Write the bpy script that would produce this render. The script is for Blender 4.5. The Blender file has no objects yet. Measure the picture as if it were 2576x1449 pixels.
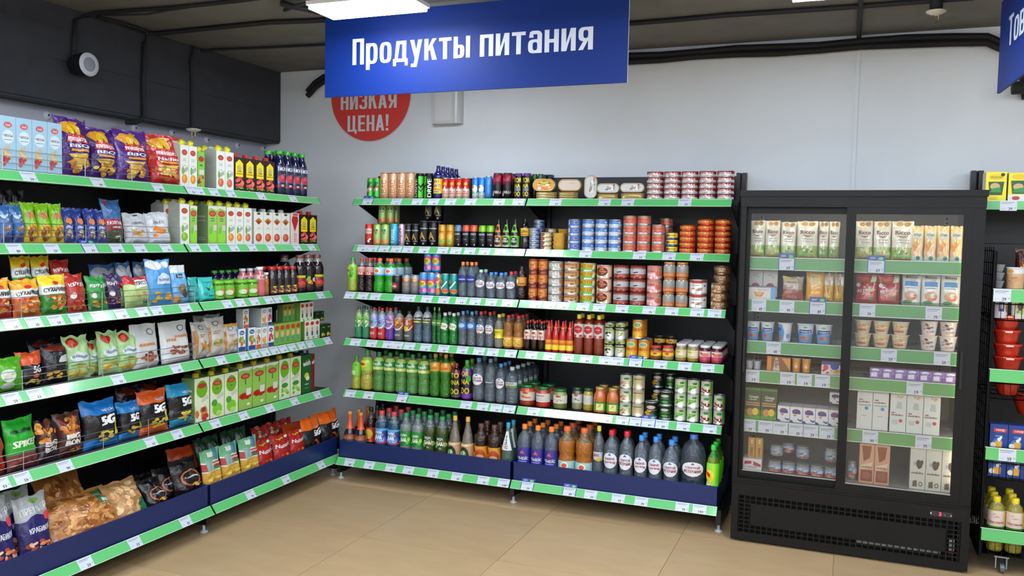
import bpy, math, random
from mathutils import Vector, Matrix, noise
R0 = random.Random(7)
C = bpy.context.scene.collection
sc = bpy.context.scene
# ---------------------------------------------------------------- camera
CAM = Vector((3.7519, -5.3767, 1.6343))
YAW, PITCH, ROLL, FPX = [math.radians(21.5333), math.radians(-3.3404), math.radians(1.1366), 2135.6]
FW = Vector((-math.sin(YAW)*math.cos(PITCH), math.cos(YAW)*math.cos(PITCH), math.sin(PITCH)))
_r = Vector((math.cos(YAW), math.sin(YAW), 0)); _u = _r.cross(FW)
RT = _r*math.cos(ROLL)+_u*math.sin(ROLL); UP = -_r*math.sin(ROLL)+_u*math.cos(ROLL)
cd = bpy.data.cameras.new('camera'); cam = bpy.data.objects.new('camera', cd); C.objects.link(cam)
cam.matrix_world = Matrix(((RT.x, UP.x, -FW.x, CAM.x), (RT.y, UP.y, -FW.y, CAM.y), (RT.z, UP.z, -FW.z, CAM.z), (0, 0, 0, 1)))
cd.sensor_fit = 'HORIZONTAL'; cd.sensor_width = 36; cd.lens = FPX/2576*36; cd.clip_start = .05
sc.camera = cam
# ---------------------------------------------------------------- world, exposure, light levels
w = bpy.data.worlds.new('world'); sc.world = w; w.use_nodes = True
w.node_tree.nodes['Background'].inputs[0].default_value = (.85, .93, 1, 1)
w.node_tree.nodes['Background'].inputs[1].default_value = .3
sc.view_settings.view_transform = 'Standard'; sc.view_settings.look = 'None'
sc.view_settings.gamma = 1; sc.view_settings.use_curve_mapping = False
sc.view_settings.exposure = 0.82
LAMP = 22.0          # emission of the ceiling panels
FRIDGE = 4.5         # emission of the cooler's light strips
sc.cycles.max_bounces = 8; sc.cycles.diffuse_bounces = 4; sc.cycles.glossy_bounces = 3
sc.cycles.transmission_bounces = 4; sc.cycles.transparent_max_bounces = 28
sc.cycles.use_denoising = True; sc.cycles.caustics_reflective = False; sc.cycles.caustics_refractive = False
sc.cycles.sample_clamp_indirect = 4
LAMP_AT = [(1.505, -1.69), (3.74, -1.33), (6.0, -1.6), (1.45, -0.95)]+[(x, -2.5) for x in (3.0, 5.0, 7.0)]+[(x, y) for y in (-3.5, -4.5, -5.5, -6.5, -7.5, -8.5) for x in (.7, 2.1, 3.5, 4.9, 6.3)]  # short row, far rows and lamp behind the sign added to brighten walls
# ---------------------------------------------------------------- colour and materials
def hx(s, a=1.0):
    if not isinstance(s, str): return s
    s = s.lstrip('#')
    if len(s) == 3: s = ''.join(q*2 for q in s)
    v = [int(s[i:i+2], 16)/255 for i in (0, 2, 4)]
    return tuple((q/12.92 if q <= .04045 else ((q+.055)/1.055)**2.4) for q in v)+(a,)
MAT = {}
def mat(name, col=None, rough=.5, metal=0, spec=.5, coat=0, bump=0, bscale=50, alpha=False, noise_c=0, nscale=5, emit=0, detail=4, stretch=None):
    m = bpy.data.materials.new(name); m.use_nodes = True; nt = m.node_tree; b = nt.nodes['Principled BSDF']
    b.inputs['Roughness'].default_value = rough; b.inputs['Metallic'].default_value = metal
    b.inputs['Specular IOR Level'].default_value = spec; b.inputs['Coat Weight'].default_value = coat
    b.inputs['Coat Roughness'].default_value = .12
    tc = nt.nodes.new('ShaderNodeTexCoord'); src = tc.outputs['Object']
    if stretch:
        mp = nt.nodes.new('ShaderNodeMapping'); mp.inputs['Scale'].default_value = stretch
        nt.links.new(src, mp.inputs['Vector']); src = mp.outputs[0]
    at_ = None
    if col is None:
        at_ = nt.nodes.new('ShaderNodeAttribute'); at_.attribute_name = 'Col'; cs = at_.outputs['Color']
    else:
        rgb = nt.nodes.new('ShaderNodeRGB'); rgb.outputs[0].default_value = hx(col); cs = rgb.outputs[0]
    if noise_c:
        n = nt.nodes.new('ShaderNodeTexNoise'); n.inputs['Scale'].default_value = nscale; n.inputs['Detail'].default_value = detail
        nt.links.new(src, n.inputs['Vector'])
        mr = nt.nodes.new('ShaderNodeMapRange'); mr.inputs['From Min'].default_value = .3; mr.inputs['From Max'].default_value = .7
        mr.inputs['To Min'].default_value = 1-noise_c; mr.inputs['To Max'].default_value = 1+noise_c
        nt.links.new(n.outputs['Fac'], mr.inputs['Value'])
        mx = nt.nodes.new('ShaderNodeVectorMath'); mx.operation = 'SCALE'
        nt.links.new(cs, mx.inputs[0]); nt.links.new(mr.outputs[0], mx.inputs['Scale']); cs = mx.outputs[0]
    nt.links.new(cs, b.inputs['Base Color'])
    if bump:
        n = nt.nodes.new('ShaderNodeTexNoise'); n.inputs['Scale'].default_value = bscale; n.inputs['Detail'].default_value = 3
        nt.links.new(src, n.inputs['Vector'])
        bp = nt.nodes.new('ShaderNodeBump'); bp.inputs['Strength'].default_value = bump; bp.inputs['Distance'].default_value = .01
        nt.links.new(n.outputs['Fac'], bp.inputs['Height']); nt.links.new(bp.outputs[0], b.inputs['Normal'])
    if emit:
        nt.links.new(cs, b.inputs['Emission Color']); b.inputs['Emission Strength'].default_value = emit
    if alpha:   # see-through shell: the colour's alpha says how much it covers
        t = nt.nodes.new('ShaderNodeBsdfTransparent'); ms = nt.nodes.new('ShaderNodeMixShader')
        tint = nt.nodes.new('ShaderNodeMix'); tint.data_type = 'RGBA'; tint.inputs[0].default_value = .45
        tint.inputs[6].default_value = (1, 1, 1, 1)
        nt.links.new(cs, tint.inputs[7]); nt.links.new(tint.outputs[2], t.inputs[0])
        if at_: nt.links.new(at_.outputs['Alpha'], ms.inputs[0])
        else: ms.inputs[0].default_value = .004
        out = nt.nodes['Material Output']; b.inputs['Specular IOR Level'].default_value = 0
        nt.links.new(t.outputs[0], ms.inputs[1]); nt.links.new(b.outputs[0], ms.inputs[2])
        fr = nt.nodes.new('ShaderNodeFresnel'); fr.inputs['IOR'].default_value = 1.5; gl = nt.nodes.new('ShaderNodeBsdfGlossy'); gl.inputs['Roughness'].default_value = rough
        if bump: nt.links.new(bp.outputs[0], gl.inputs['Normal']); nt.links.new(bp.outputs[0], fr.inputs['Normal'])
        m2 = nt.nodes.new('ShaderNodeMixShader'); sc_ = nt.nodes.new('ShaderNodeMath'); sc_.operation = 'MULTIPLY'; sc_.use_clamp = True; sc_.inputs[1].default_value = alpha
        nt.links.new(fr.outputs[0], sc_.inputs[0]); nt.links.new(sc_.outputs[0], m2.inputs[0]); nt.links.new(ms.outputs[0], m2.inputs[1]); nt.links.new(gl.outputs[0], m2.inputs[2])
        nt.links.new(m2.outputs[0], out.inputs['Surface'])
    MAT[name] = m; return m
mat('print', rough=.42)
mat('foil', rough=.24, coat=.12, spec=.45, bump=.5, bscale=42)
mat('can', rough=.28, metal=.3, coat=.2)
mat('metal', rough=.3, metal=.9)
mat('plastic', rough=.3)
mat('glass', rough=.06, alpha=1.6, bump=.8, bscale=55)
mat('jar', rough=.12, coat=.5)
mat('matte', rough=.75)
mat('tag', rough=.3, spec=.5, coat=.9)
mat('gloss', rough=.2, coat=.7)
mat('sign_face', rough=.5, spec=.25)
mat('black_steel', '0d0e12', rough=.45, noise_c=.15, nscale=40)
mat('cooler_black', '080807', spec=.3, rough=.5, noise_c=.12, nscale=60, bump=.08, bscale=300)
mat('blue_steel', '10245a', rough=.38, noise_c=.06, nscale=30)
mat('wall_paint', 'd8ddde', rough=.8, noise_c=.025, nscale=2, bump=.05, bscale=120)
mat('dark_paint', '303237', rough=.8, noise_c=.12, nscale=9, bump=.15, bscale=60)
mat('ceiling_paint', '6e6d69', rough=.85, noise_c=.1, nscale=6, bump=.15, bscale=50)
mat('floor_tile', 'b59972', rough=.34, noise_c=.08, nscale=3.5, detail=8, stretch=(1, 3, 1))
mat('grout', '8f7a5c', rough=.7)
mat('lamp', 'eaf2ff', emit=LAMP)
mat('strip_light', 'fff0da', emit=FRIDGE)
mat('cooler_glass', 'ffffff', rough=.03, alpha=.75)
mat('cooler_inside', '9a9b98', rough=.5, noise_c=.04, nscale=20)
mat('chrome', 'b8bcc0', rough=.25, metal=1)
mat('led', 'ff1830', emit=6)
# ---------------------------------------------------------------- mesh collector
class MB:
    def __init__(s): s.v = []; s.f = []; s.c = []; s.m = []; s.s = []; s.mats = []
    def mi(s, m):
        if m not in s.mats: s.mats.append(m)
        return s.mats.index(m)
    def face(s, pts, c, m='print', smooth=False):
        b = len(s.v); s.v += [tuple(p) for p in pts]; s.f.append(tuple(range(b, b+len(pts))))
        s.c.append(hx(c)); s.m.append(s.mi(m)); s.s.append(smooth)
    def quadgrid(s, pts, nu, nv, cf, m='print', smooth=True, flip=False):
        # pts[j][i]; cf(i,j)->(colour, material) or colour
        b = len(s.v)
        for row in pts:
            for p in row: s.v.append(tuple(p))
        W = len(pts[0])
        for j in range(nv):
            for i in range(nu):
                a = b+j*W+i; q = (a, a+1, a+W+1, a+W)
                cc = cf(i, j); mm = m
                if isinstance(cc, tuple) and len(cc) == 2: cc, mm = cc
                s.f.append(q[::-1] if flip else q); s.c.append(hx(cc)); s.m.append(s.mi(mm)); s.s.append(smooth)
    def box(s, x0, y0, z0, x1, y1, z1, c='fff', m='print', top=None, front=None, side=None):
        P = [(x0, y0, z0), (x1, y0, z0), (x1, y1, z0), (x0, y1, z0), (x0, y0, z1), (x1, y0, z1), (x1, y1, z1), (x0, y1, z1)]
        for q, cc in (((0, 1, 5, 4), front or c), ((1, 2, 6, 5), side or c), ((2, 3, 7, 6), c), ((3, 0, 4, 7), side or c), ((4, 5, 6, 7), top or c), ((3, 2, 1, 0), c)):
            s.face([P[i] for i in q], cc, m)
    def obox(s, o, ax, ay, az, c='fff', m='print'):
        o, ax, ay, az = map(Vector, (o, ax, ay, az))
        P = [o, o+ax, o+ax+ay, o+ay, o+az, o+ax+az, o+ax+ay+az, o+ay+az]
        for q in ((0, 1, 5, 4), (1, 2, 6, 5), (2, 3, 7, 6), (3, 0, 4, 7), (4, 5, 6, 7), (3, 2, 1, 0)):
            s.face([P[i] for i in q], c, m)
    def lathe(s, prof, n=24, cf=None, m='plastic', c='fff', cx=0, cy=0, z0=0, smooth=True, cap0=True, cap1=True, sq=0):
        # prof: list of (z, r); cf(z)->(colour, mat)
        pts = []
        for z, r in prof:
            row = []
            for i in range(n+1):
                a = 2*math.pi*(i % n)/n; ca, sa = math.cos(a), math.sin(a)
                k = 1
                if sq: k = 1/max((abs(ca)**sq+abs(sa)**sq)**(1/sq), .01)
                row.append((cx+r*k*ca, cy+r*k*sa, z0+z))
            pts.append(row)
        s.quadgrid(pts, n, len(prof)-1, (lambda i, j: cf((prof[j][0]+prof[j+1][0])/2) if cf else (c, m)), m, smooth)
        for k, on, idx in ((0, cap0, 0), (1, cap1, -1)):
            if on and prof[idx][1] > 1e-4:
                ring = pts[idx][:-1]
                cc = cf(prof[idx][0]) if cf else (c, m)
                if not (isinstance(cc, tuple) and len(cc) == 2): cc = (cc, m)
                s.face(ring if k else ring[::-1], cc[0], cc[1])
    def tube(s, path, r, c='111', m='matte', n=8, cap=True):
        path = [Vector(p) for p in path]; rings = []
        for i, p in enumerate(path):
            t = (path[min(i+1, len(path)-1)]-path[max(i-1, 0)]).normalized()
            ref = Vector((0, 0, 1)) if abs(t.z) < .9 else Vector((1, 0, 0))
            a = t.cross(ref).normalized(); b = t.cross(a)
            rings.append([p+(a*math.cos(2*math.pi*k/n)+b*math.sin(2*math.pi*k/n))*r for k in range(n+1)])
        s.quadgrid(rings, n, len(rings)-1, lambda i, j: (c, m), m, n > 4)
        if cap:
            s.face(rings[0][:-1], c, m); s.face(rings[-1][:-1][::-1], c, m)
    def build(s, name):
        me = bpy.data.meshes.new(name); me.from_pydata(s.v, [], s.f)
        for k in s.mats: me.materials.append(MAT[k])
        me.polygons.foreach_set('material_index', s.m); me.polygons.foreach_set('use_smooth', s.s)
        ca = me.color_attributes.new('Col', 'FLOAT_COLOR', 'CORNER'); buf = []
        for f, c in zip(s.f, s.c): buf += list(c)*len(f)
        ca.data.foreach_set('color', buf); me.update(); return me
# ---------------------------------------------------------------- flat print
GL = {}
def glyphs(s, bold=.02):
    k = (s, bold)
    if k in GL: return GL[k]
    cu = bpy.data.curves.new('lettering', 'FONT'); cu.body = s; cu.resolution_u = 2; cu.fill_mode = 'FRONT'
    ob = bpy.data.objects.new('lettering', cu); me = bpy.data.meshes.new_from_object(ob)
    me.calc_loop_triangles(); vs = [(v.co.x, v.co.y) for v in me.vertices]
    tr = [[vs[i] for i in t.vertices] for t in me.loop_triangles]
    bpy.data.objects.remove(ob); bpy.data.curves.remove(cu); bpy.data.meshes.remove(me)
    if not tr: GL[k] = []; return []
    xs = [p[0] for t in tr for p in t]; ys = [p[1] for t in tr for p in t]
    x0, x1, y0, y1 = min(xs), max(xs), min(ys), max(ys)
    out = []
    for t in tr:
        q = [((p[0]-x0)/(x1-x0+1e-9), (p[1]-y0)/(y1-y0+1e-9)) for p in t]
        ar = (q[1][0]-q[0][0])*(q[2][1]-q[0][1])-(q[2][0]-q[0][0])*(q[1][1]-q[0][1])
        out.append(q if ar > 0 else q[::-1])
    if bold > .025:   # heavier strokes: the outlines again, nudged sideways
        dx = bold/(x1-x0); dy = bold*.5/(y1-y0) if bold > .05 else 0; sh = [(-dx, -dy), (dx, dy)]+([(-dx, dy), (dx, -dy), (0, 0)] if dy else [])
        out = [[((p[0]+a)/(1+2*dx)+dx/(1+2*dx), (p[1]+b+dy)/(1+2*dy)) for p in t] for a, b in sh for t in out]
        nb = len(out)//len(sh); GL[(s, bold, 'n')] = nb
    GL[k] = out; return out
def ring(x0, y0, x1, y1, s, t, a0=0, a1=360, n=22):
    def pt(k, ix, iy, e):
        a = math.radians(k); c_, d_ = math.cos(a), math.sin(a); cx, cy = (x0+x1)/2, (y0+y1)/2
        return (cx+ix*math.copysign(abs(c_)**e, c_), cy+iy*math.copysign(abs(d_)**e, d_))
    W_, H_ = (x1-x0)/2, (y1-y0)/2; ks = [a0+(a1-a0)*i/n for i in range(n+1)]
    return [[pt(p, W_, H_, .62), pt(q, W_, H_, .62), pt(q, W_-s, H_-t, .62), pt(p, W_-s, H_-t, .62)] for p, q in zip(ks, ks[1:])]
def rc(x0, y0, x1, y1): return [[(x0, y0), (x1, y0), (x1, y1), (x0, y1)]]
def block(ch):
    """heavy narrow sign letters: (pieces, advance width); x-height 1, capitals 1.26"""
    w, s, t = .6, .2, .16; up = ch.isupper() or ch == '!'; H = 1.26 if up else 1.0; c = ch.lower()
    L = rc(0, 0, s, H); Rr = rc(w-s, 0, w, H)
    if c == 'п': return L+Rr+rc(0, H-t, w, H), w
    if c == 'н': return L+Rr+rc(0, H*.42, w, H*.42+t), w
    if c == 'и': return L+Rr+[[(s*.8, .02), (s*1.1, 0), (w-s*.8, H-.02), (w-s*1.1, H)], [(s, 0), (s, .36*H), (w-s, H), (w-s, .64*H)]], w
    if c == 'р': return ring(0, 0, w, 1, s, t*.9)+rc(0, -.28, s, 1), w
    if c == 'о': return ring(0, 0, w, H, s, t*.9), w
    if c == 'д': return rc(.14, H-t, w+.04, H)+rc(w-s+.04, 0, w+.04, H)+[[(.06, t), (.22, t), (.33, H), (.14, H)]]+rc(-.02, 0, w+.12, t)+rc(-.02, -.18, .13, t)+rc(w-.03, -.18, w+.12, t), w+.12
    if c == 'у': return [[(w, 1), (w-s, 1), (.16, -.28), (.34, -.28)], [(0, 1), (s, 1), (w*.62, .22), (w*.42, .08)], [(.05, -.28), (.3, -.28), (.34, -.12), (.05, -.12)]], w
    if c == 'к': return L+[[(s, .4*H), (s, .62*H), (w-s*1.05, H), (w, H)], [(s*1.3, .56*H), (s*2, .72*H), (w+.02, 0), (w-s*1.05, 0)]], w
    if c == 'т': return rc(0, H-t, w, H)+rc(w/2-s/2, 0, w/2+s/2, H), w
    if c == 'ы': return rc(0, 0, s, 1)+ring(0, 0, w*.86, .62, s, t*.85)+rc(w*.98, 0, w*.98+s, 1), w*.98+s
    if c == 'а' and not up: return ring(0, 0, w, .62, s, t*.8)+rc(w-s, 0, w, .86)+[[(.04, .7), (s+.04, .7), (s+.02, 1-t), (.08, .95)], [(.08, .95), (.2, 1-t), (w-.2, 1-t), (w-.08, .95), (w-.18, 1), (.18, 1)], [(w-s, 1-t-.02), (w, .84), (w-.06, .95), (w-.18, 1)]], w
    if c == 'а': return [[(0, 0), (s, 0), (w/2+.1, H), (w/2-.1, H)], [(w-s+.04, 0), (w+.04, 0), (w/2+.12, H), (w/2-.08, H)]]+rc(.14, .26, w-.1, .26+t), w+.04
    if c == 'я': return Rr+ring(0, .38*H, w, H, s, t*.85)+[[(0, 0), (s, 0), (w-s+.02, .46*H), (w-s-.16, .46*H)]], w
    if c == 'в': return ring(0, 0, w, .56, s, t*.8)+ring(0, .44, w*.95, 1, s, t*.8)+L, w
    if c == 'з': return ring(0, 0, w, H*.58, s, t, -178, 80)+ring(0, H*.44, w, H, s, t, -80, 178)+rc(.22, H*.44, w*.6, H*.58), w
    if c == 'ц': return L+Rr+rc(0, 0, w+.12, t)+rc(w-.04, -.18, w+.12, t), w+.12
    if c == 'е': return L+rc(0, 0, w*.92, t)+rc(0, H-t, w*.92, H)+rc(0, H*.44, w*.86, H*.44+t), w*.92
    if c == '!': return [[(.04, .36), (.18, .36), (.22, H), (0, H)]]+rc(.02, 0, .2, .2), .22
    return [], .3
def signword(mb, surf, text, u0, u1, v0, xh, c, m='print', lift=.0012):
    x = 0; parts = []
    for ch in text:
        ps, a = block(ch)
        for p in ps: parts.append([(q[0]+x, q[1]) for q in p])
        x += a+.11
    k = (u1-u0)/(x-.11)
    for i, p in enumerate(parts):
        q = [(u0+a*k, v0+b*xh) for a, b in p]; ar = sum(q[j][0]*q[(j+1) % len(q)][1]-q[(j+1) % len(q)][0]*q[j][1] for j in range(len(q)))
        mb.face([surf(a, b, lift+i*.00002) for a, b in (q if ar > 0 else q[::-1])], c, m)
def clip(poly, ax, lo, hi):
    for side, lim in ((1, lo), (-1, hi)):
        o = []; n = len(poly)
        for i in range(n):
            a, b = poly[i], poly[(i+1) % n]; da, db = side*(a[ax]-lim), side*(b[ax]-lim)
            if da >= 0: o.append(a)
            if (da >= 0) != (db >= 0):
                t = da/(da-db); o.append((a[0]+(b[0]-a[0])*t, a[1]+(b[1]-a[1])*t))
        poly = o
        if len(poly) < 3: return []
    return poly
def art(mb, surf, ops, m='print', cu=None, cv=None, step=.0002, base=.0005):
    """print flat shapes on surf(u,v,lift); u and v run 0..1 over the printed field"""
    def put(poly, c, e):
        cells = [poly]
        for ax, st in ((0, cu), (1, cv)):
            if not st: continue
            nx = []
            for p in cells:
                lo = min(q[ax] for q in p); hi = max(q[ax] for q in p)
                a, b = math.floor(lo/st+1e-6), math.ceil(hi/st-1e-6)
                if b-a <= 1: nx.append(p); continue
                for k in range(a, b):
                    q = clip(p, ax, k*st, (k+1)*st)
                    if q: nx.append(q)
            cells = nx
        for p in cells: mb.face([surf(q[0], q[1], e) for q in p], c, m)
    for i, o in enumerate(ops):
        e = base+step*i; k = o[0]
        if k == 'r': put([(o[1], o[2]), (o[3], o[2]), (o[3], o[4]), (o[1], o[4])], o[5], e)
        elif k == 'e':
            n = 16; put([(o[1]+o[3]*math.cos(2*math.pi*j/n), o[2]+o[4]*math.sin(2*math.pi*j/n)) for j in range(n)], o[5], e)
        elif k == 'p':
            p = o[1]; ar = sum(p[j][0]*p[(j+1) % len(p)][1]-p[(j+1) % len(p)][0]*p[j][1] for j in range(len(p)))
            put(p if ar > 0 else p[::-1], o[2], e)
        elif k == 't':
            _, s, cx, cy, W, H, c = o[:7]; rot = o[7] if len(o) > 7 else 0
            bo = o[8] if len(o) > 8 else .02; gl = glyphs(s, bo); nb = GL.get((s, bo, 'n'), len(gl) or 1)
            for ti, t in enumerate(gl):
                q = []
                for x, y in t:
                    x -= .5; y -= .5
                    if rot == 90: x, y = -y, x
                    elif rot == -90: x, y = y, -x
                    elif rot: x, y = x, y+x*rot
                    q.append((cx+x*W, cy+y*H))
                put(q, c, e+(ti//nb)*step*.3)
        elif k == 'b':
            _, cx, cy, rx, ry, n, sz, cols, seed = o; r = random.Random(seed)
            for j in range(n):
                a = r.random()*6.28; d = r.random()**.5; x, y = cx+rx*d*math.cos(a), cy+ry*d*math.sin(a)
                s1, s2, th = sz*(.6+.8*r.random()), sz*(.5+.6*r.random()), r.random()*3.14; asp = ry/rx if rx else 1
                pp = []
                for t in range(7):
                    b = 2*math.pi*t/7; X, Y = s1*math.cos(b), s2*math.sin(b)
                    pp.append((x+X*math.cos(th)-Y*math.sin(th), y+(X*math.sin(th)+Y*math.cos(th))*max(asp, .3)))
                put(pp, cols[j % len(cols)], e+step*j/n)
# ---------------------------------------------------------------- projecting helpers: pixel column on a real shelf line
def dirv(u, v): return FW+RT*((u-1288)/FPX)-UP*((v-724.5)/FPX)
def on_plane(u, v, ax, val):
    d = dirv(u, v); return CAM+d*((val-CAM[ax])/d[ax])
def along(p0, e, u):           # point of the line p0+s*e seen in pixel column u
    k = (u-1288)/FPX; d0 = Vector(p0)-CAM; e = Vector(e)
    g = RT-FW*k; s = -(d0.dot(g))/(e.dot(g)); return Vector(p0)+e*s
def height(p0, v):             # z above p0 of the point seen in pixel row v
    k = -(v-724.5)/FPX; d0 = Vector(p0)-CAM; e = Vector((0, 0, 1)); g = UP-FW*k
    return -(d0.dot(g))/(e.dot(g))
# ---------------------------------------------------------------- objects
def link(name, me, parent=None, loc=None, rot=None):
    o = bpy.data.objects.new(name, me); C.objects.link(o)
    if parent: o.parent = parent
    if loc is not None: o.location = loc
    if rot is not None: o.rotation_euler = rot
    return o
LABELS = {}
def tag(o, label=None, cat=None, group=None, kind=None):
    if label:
        o['label'] = label
        if cat:
            LABELS.setdefault(label, []).append(o.name)
            if not 4 <= len(label.replace(',', '').split()) <= 16: print('LABEL LEN', len(label.split()), label)
    if cat: o['category'] = cat
    if group: o['group'] = group
    if kind: o['kind'] = kind
    return o
def thing(name, label, cat, loc=(0, 0, 0), rz=0, group=None):
    return tag(link(name, None, None, loc, (0, 0, rz)), label, cat, group)
def struct(name, mb): return tag(link(name, mb.build(name)), kind='structure')
def boxm(name, *a, **k):
    b = MB(); b.box(*a, **k); return b.build(name)
# ================================================================ the setting
ZC = 2.86
b = MB(); b.box(-.62, -9, -.06, 8, .25, -.004, '8f7a5c', 'grout'); floor = struct('floor', b)
tl = {}
xs = [1.36+.795*k for k in range(-3, 10)]; ys = [-.665-.795*k for k in range(-2, 11)]
for i in range(len(xs)-1):
    for j in range(len(ys)-1):
        x0, x1, y1, y0 = max(xs[i], -.46), min(xs[i+1], 8), min(ys[j], .05), max(ys[j+1], -9)
        if x1-x0 < .05 or y1-y0 < .05: continue
        key = (round(x1-x0, 3), round(y1-y0, 3), R0.randrange(5))
        if key not in tl:
            q = MB(); a, c = key[0]/2-.0012, key[1]/2-.0012; q.box(-a, -c, -.004, a, c, 0, 'fff', 'floor_tile'); me = q.build('tile')
            mm = MAT['floor_tile'].copy(); k = (.93, .97, 1, 1.03, 1.07)[key[2]]
            for nd in mm.node_tree.nodes:
                if nd.type == 'RGB': nd.outputs[0].default_value = tuple(t*k for t in hx('b59972')[:3])+(1,)
            me.materials[0] = mm; tl[key] = me
        link('tile', tl[key], floor, ((x0+x1)/2, (y0+y1)/2, 0))
b = MB(); b.box(-.62, .05, 0, 8, .25, ZC+.1, 'fff', 'wall_paint'); wb = struct('wall_back', b)
b = MB(); b.box(3.752, .035, 1.9, 3.772, .05, ZC, 'fff', 'wall_paint'); t_ = link('seam_strip', b.build('seam_strip'), wb)
b = MB(); b.box(-.62, -9, 0, -.46, .05, ZC+.1, 'fff', 'wall_paint'); struct('wall_left', b)
b = MB(); b.box(8, -9, 0, 8.15, .25, ZC+.1, 'fff', 'wall_paint'); struct('wall_right', b)
b = MB(); b.box(-.62, -9.15, 0, 8.15, -9, ZC+.1, 'fff', 'wall_paint'); struct('wall_front', b)
b = MB(); b.box(-.62, -9, ZC, 8, .25, ZC+.1, 'fff', 'ceiling_paint'); ce = struct('ceiling', b)
# dark bulkhead along the side wall
b = MB(); b.box(-.46, -9, 2.335, -.316, .05, ZC, 'fff', 'dark_paint')
b.box(-.46, -9, 2.322, -.325, .05, 2.335, 'fff', 'dark_paint'); b.box(-.322, -9, 2.56, -.315, -.02, 2.563, 'fff', 'black_steel')
tag(link('trim_1', b.build('trim_1')), kind='structure')
# pale fixing rail under the bulkhead with its clear buttons
b = MB(); b.box(-.46, -4, 2.2, -.452, .04, 2.322, 'a9aab4', 'plastic'); tr = tag(link('trim_2', b.build('trim_2')), kind='structure')
q = MB(); q.lathe([(0, .028), (.006, .028), (.008, .02), (.016, .012)], 8, c='c2c7cc', m='plastic'); q.lathe([(.016, .007), (.02, .005)], 8, c='4a4c50', m='metal'); btn = q.build('fixing_button')
for px, py in ((118, 290), (338, 322), (433, 334), (520, 352), (597, 366), (661, 372)):
    p = on_plane(px, py, 0, -.452); link('fixing_button', btn, tr, p, (0, math.pi/2, 0))
def conduit(name, label, pts, r, cat='cable', group=None, c='17171a'):
    b = MB(); b.tube(pts, r, c, 'matte', 8); return tag(link(name, b.build(name)), label, cat, group)
zc = ZC-.015
def ce_(u, v, z=zc): return on_plane(u, v, 2, z)
def be_(u, v, x=-.3): return on_plane(u, v, 0, x)
conduit('conduit', 'black conduit climbing from the round speaker and crossing the ceiling', [be_(185, 145), be_(187, 100), be_(191, 50), (-.29, -1.75, ZC-.02), ce_(240, 33), ce_(430, 20), ce_(600, 2), ce_(800, -25)], .012)
conduit('conduit', 'thick black conduit that bends sideways at the foot of the bulkhead', [be_(318, 308), be_(340, 308), be_(356, 303), be_(362, 290), be_(361, 200), be_(364, 110), (-.29, -1.31, ZC-.02), ce_(400, 84), ce_(500, 74), ce_(680, 56), ce_(790, 52), ce_(900, 45)], .015)
conduit('conduit', 'thin black conduit dropping to the white detector on the bulkhead', [be_(483, 318), be_(483, 220), be_(480, 150), (-.29, -.9, ZC-.015), ce_(500, 127), ce_(700, 118), ce_(900, 108)], .009)
conduit('cable', 'slack black cable sagging from the ceiling near the bulkhead top', [ce_(220, 36), ce_(300, 38, zc-.03), ce_(370, 36, zc-.04), ce_(430, 25, zc-.01), ce_(520, 12)], .006)
conduit('cable', 'loose black cable along the bulkhead top between two conduits', [ce_(245, 42), ce_(300, 55), ce_(340, 68), ce_(372, 80)], .008)
conduit('pipe', 'black ceiling pipe running past the blue sign to the smoke detector', [ce_(1500, 66), ce_(1700, 50), ce_(1830, 38), ce_(2000, 27), ce_(2160, 16), ce_(2330, 3), ce_(2450, -6)], .014, 'pipe')
q = conduit('pipe', 'short black pipe crossing the ceiling toward the wall seam', [ce_(2166, 0), ce_(2163, 40), ce_(2161, 95), (3.76, .02, zc-.02), (3.76, .03, zc-.06)], .013, 'pipe')
for i, (dz, r, lb) in enumerate(((0, .02, 'uppermost of the black cable bundle at the back wall top'), (-.034, .02, 'lower cable of the black bundle at the back wall top'))):
    pts = [Vector((-.05, .02, 2.70+dz)), Vector((.02, .015, 2.76+dz)), Vector((.1, .01, 2.80+dz)), Vector((.25, .01, 2.815+dz))]
    for k in range(1, 18): pts.append(Vector((.25+k*.235, .01, 2.815+dz+.006*math.sin(k*1.7+i))))
    pts += [Vector((4.42, .01, 2.80+dz)), Vector((4.53, .01, 2.74+dz)), Vector((4.6, .01, 2.62+dz)), Vector((4.62, .01, 2.45))]
    conduit('cable', lb, pts, r, c='141216')
b = MB(); b.tube([on_plane(2545, 222, 1, -.05), on_plane(2600, 218, 1, -.05), on_plane(2700, 214, 1, -.05)], .035, '1b1c1c', 'matte', 8)
tag(link('pipe', b.build('pipe')), 'dark pipe stub behind the angled blue sign', 'pipe')
conduit('cable', 'black cable knot beside the glowing ceiling lamp', [ce_(708, 8), ce_(735, 16, zc-.02), ce_(770, 22, zc-.03), ce_(800, 30, zc-.01)], .016)
conduit('cable', 'short black cable crossing the knot beside the lamp', [ce_(716, 26), ce_(745, 14, zc-.03), ce_(790, 5)], .01)
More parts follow.
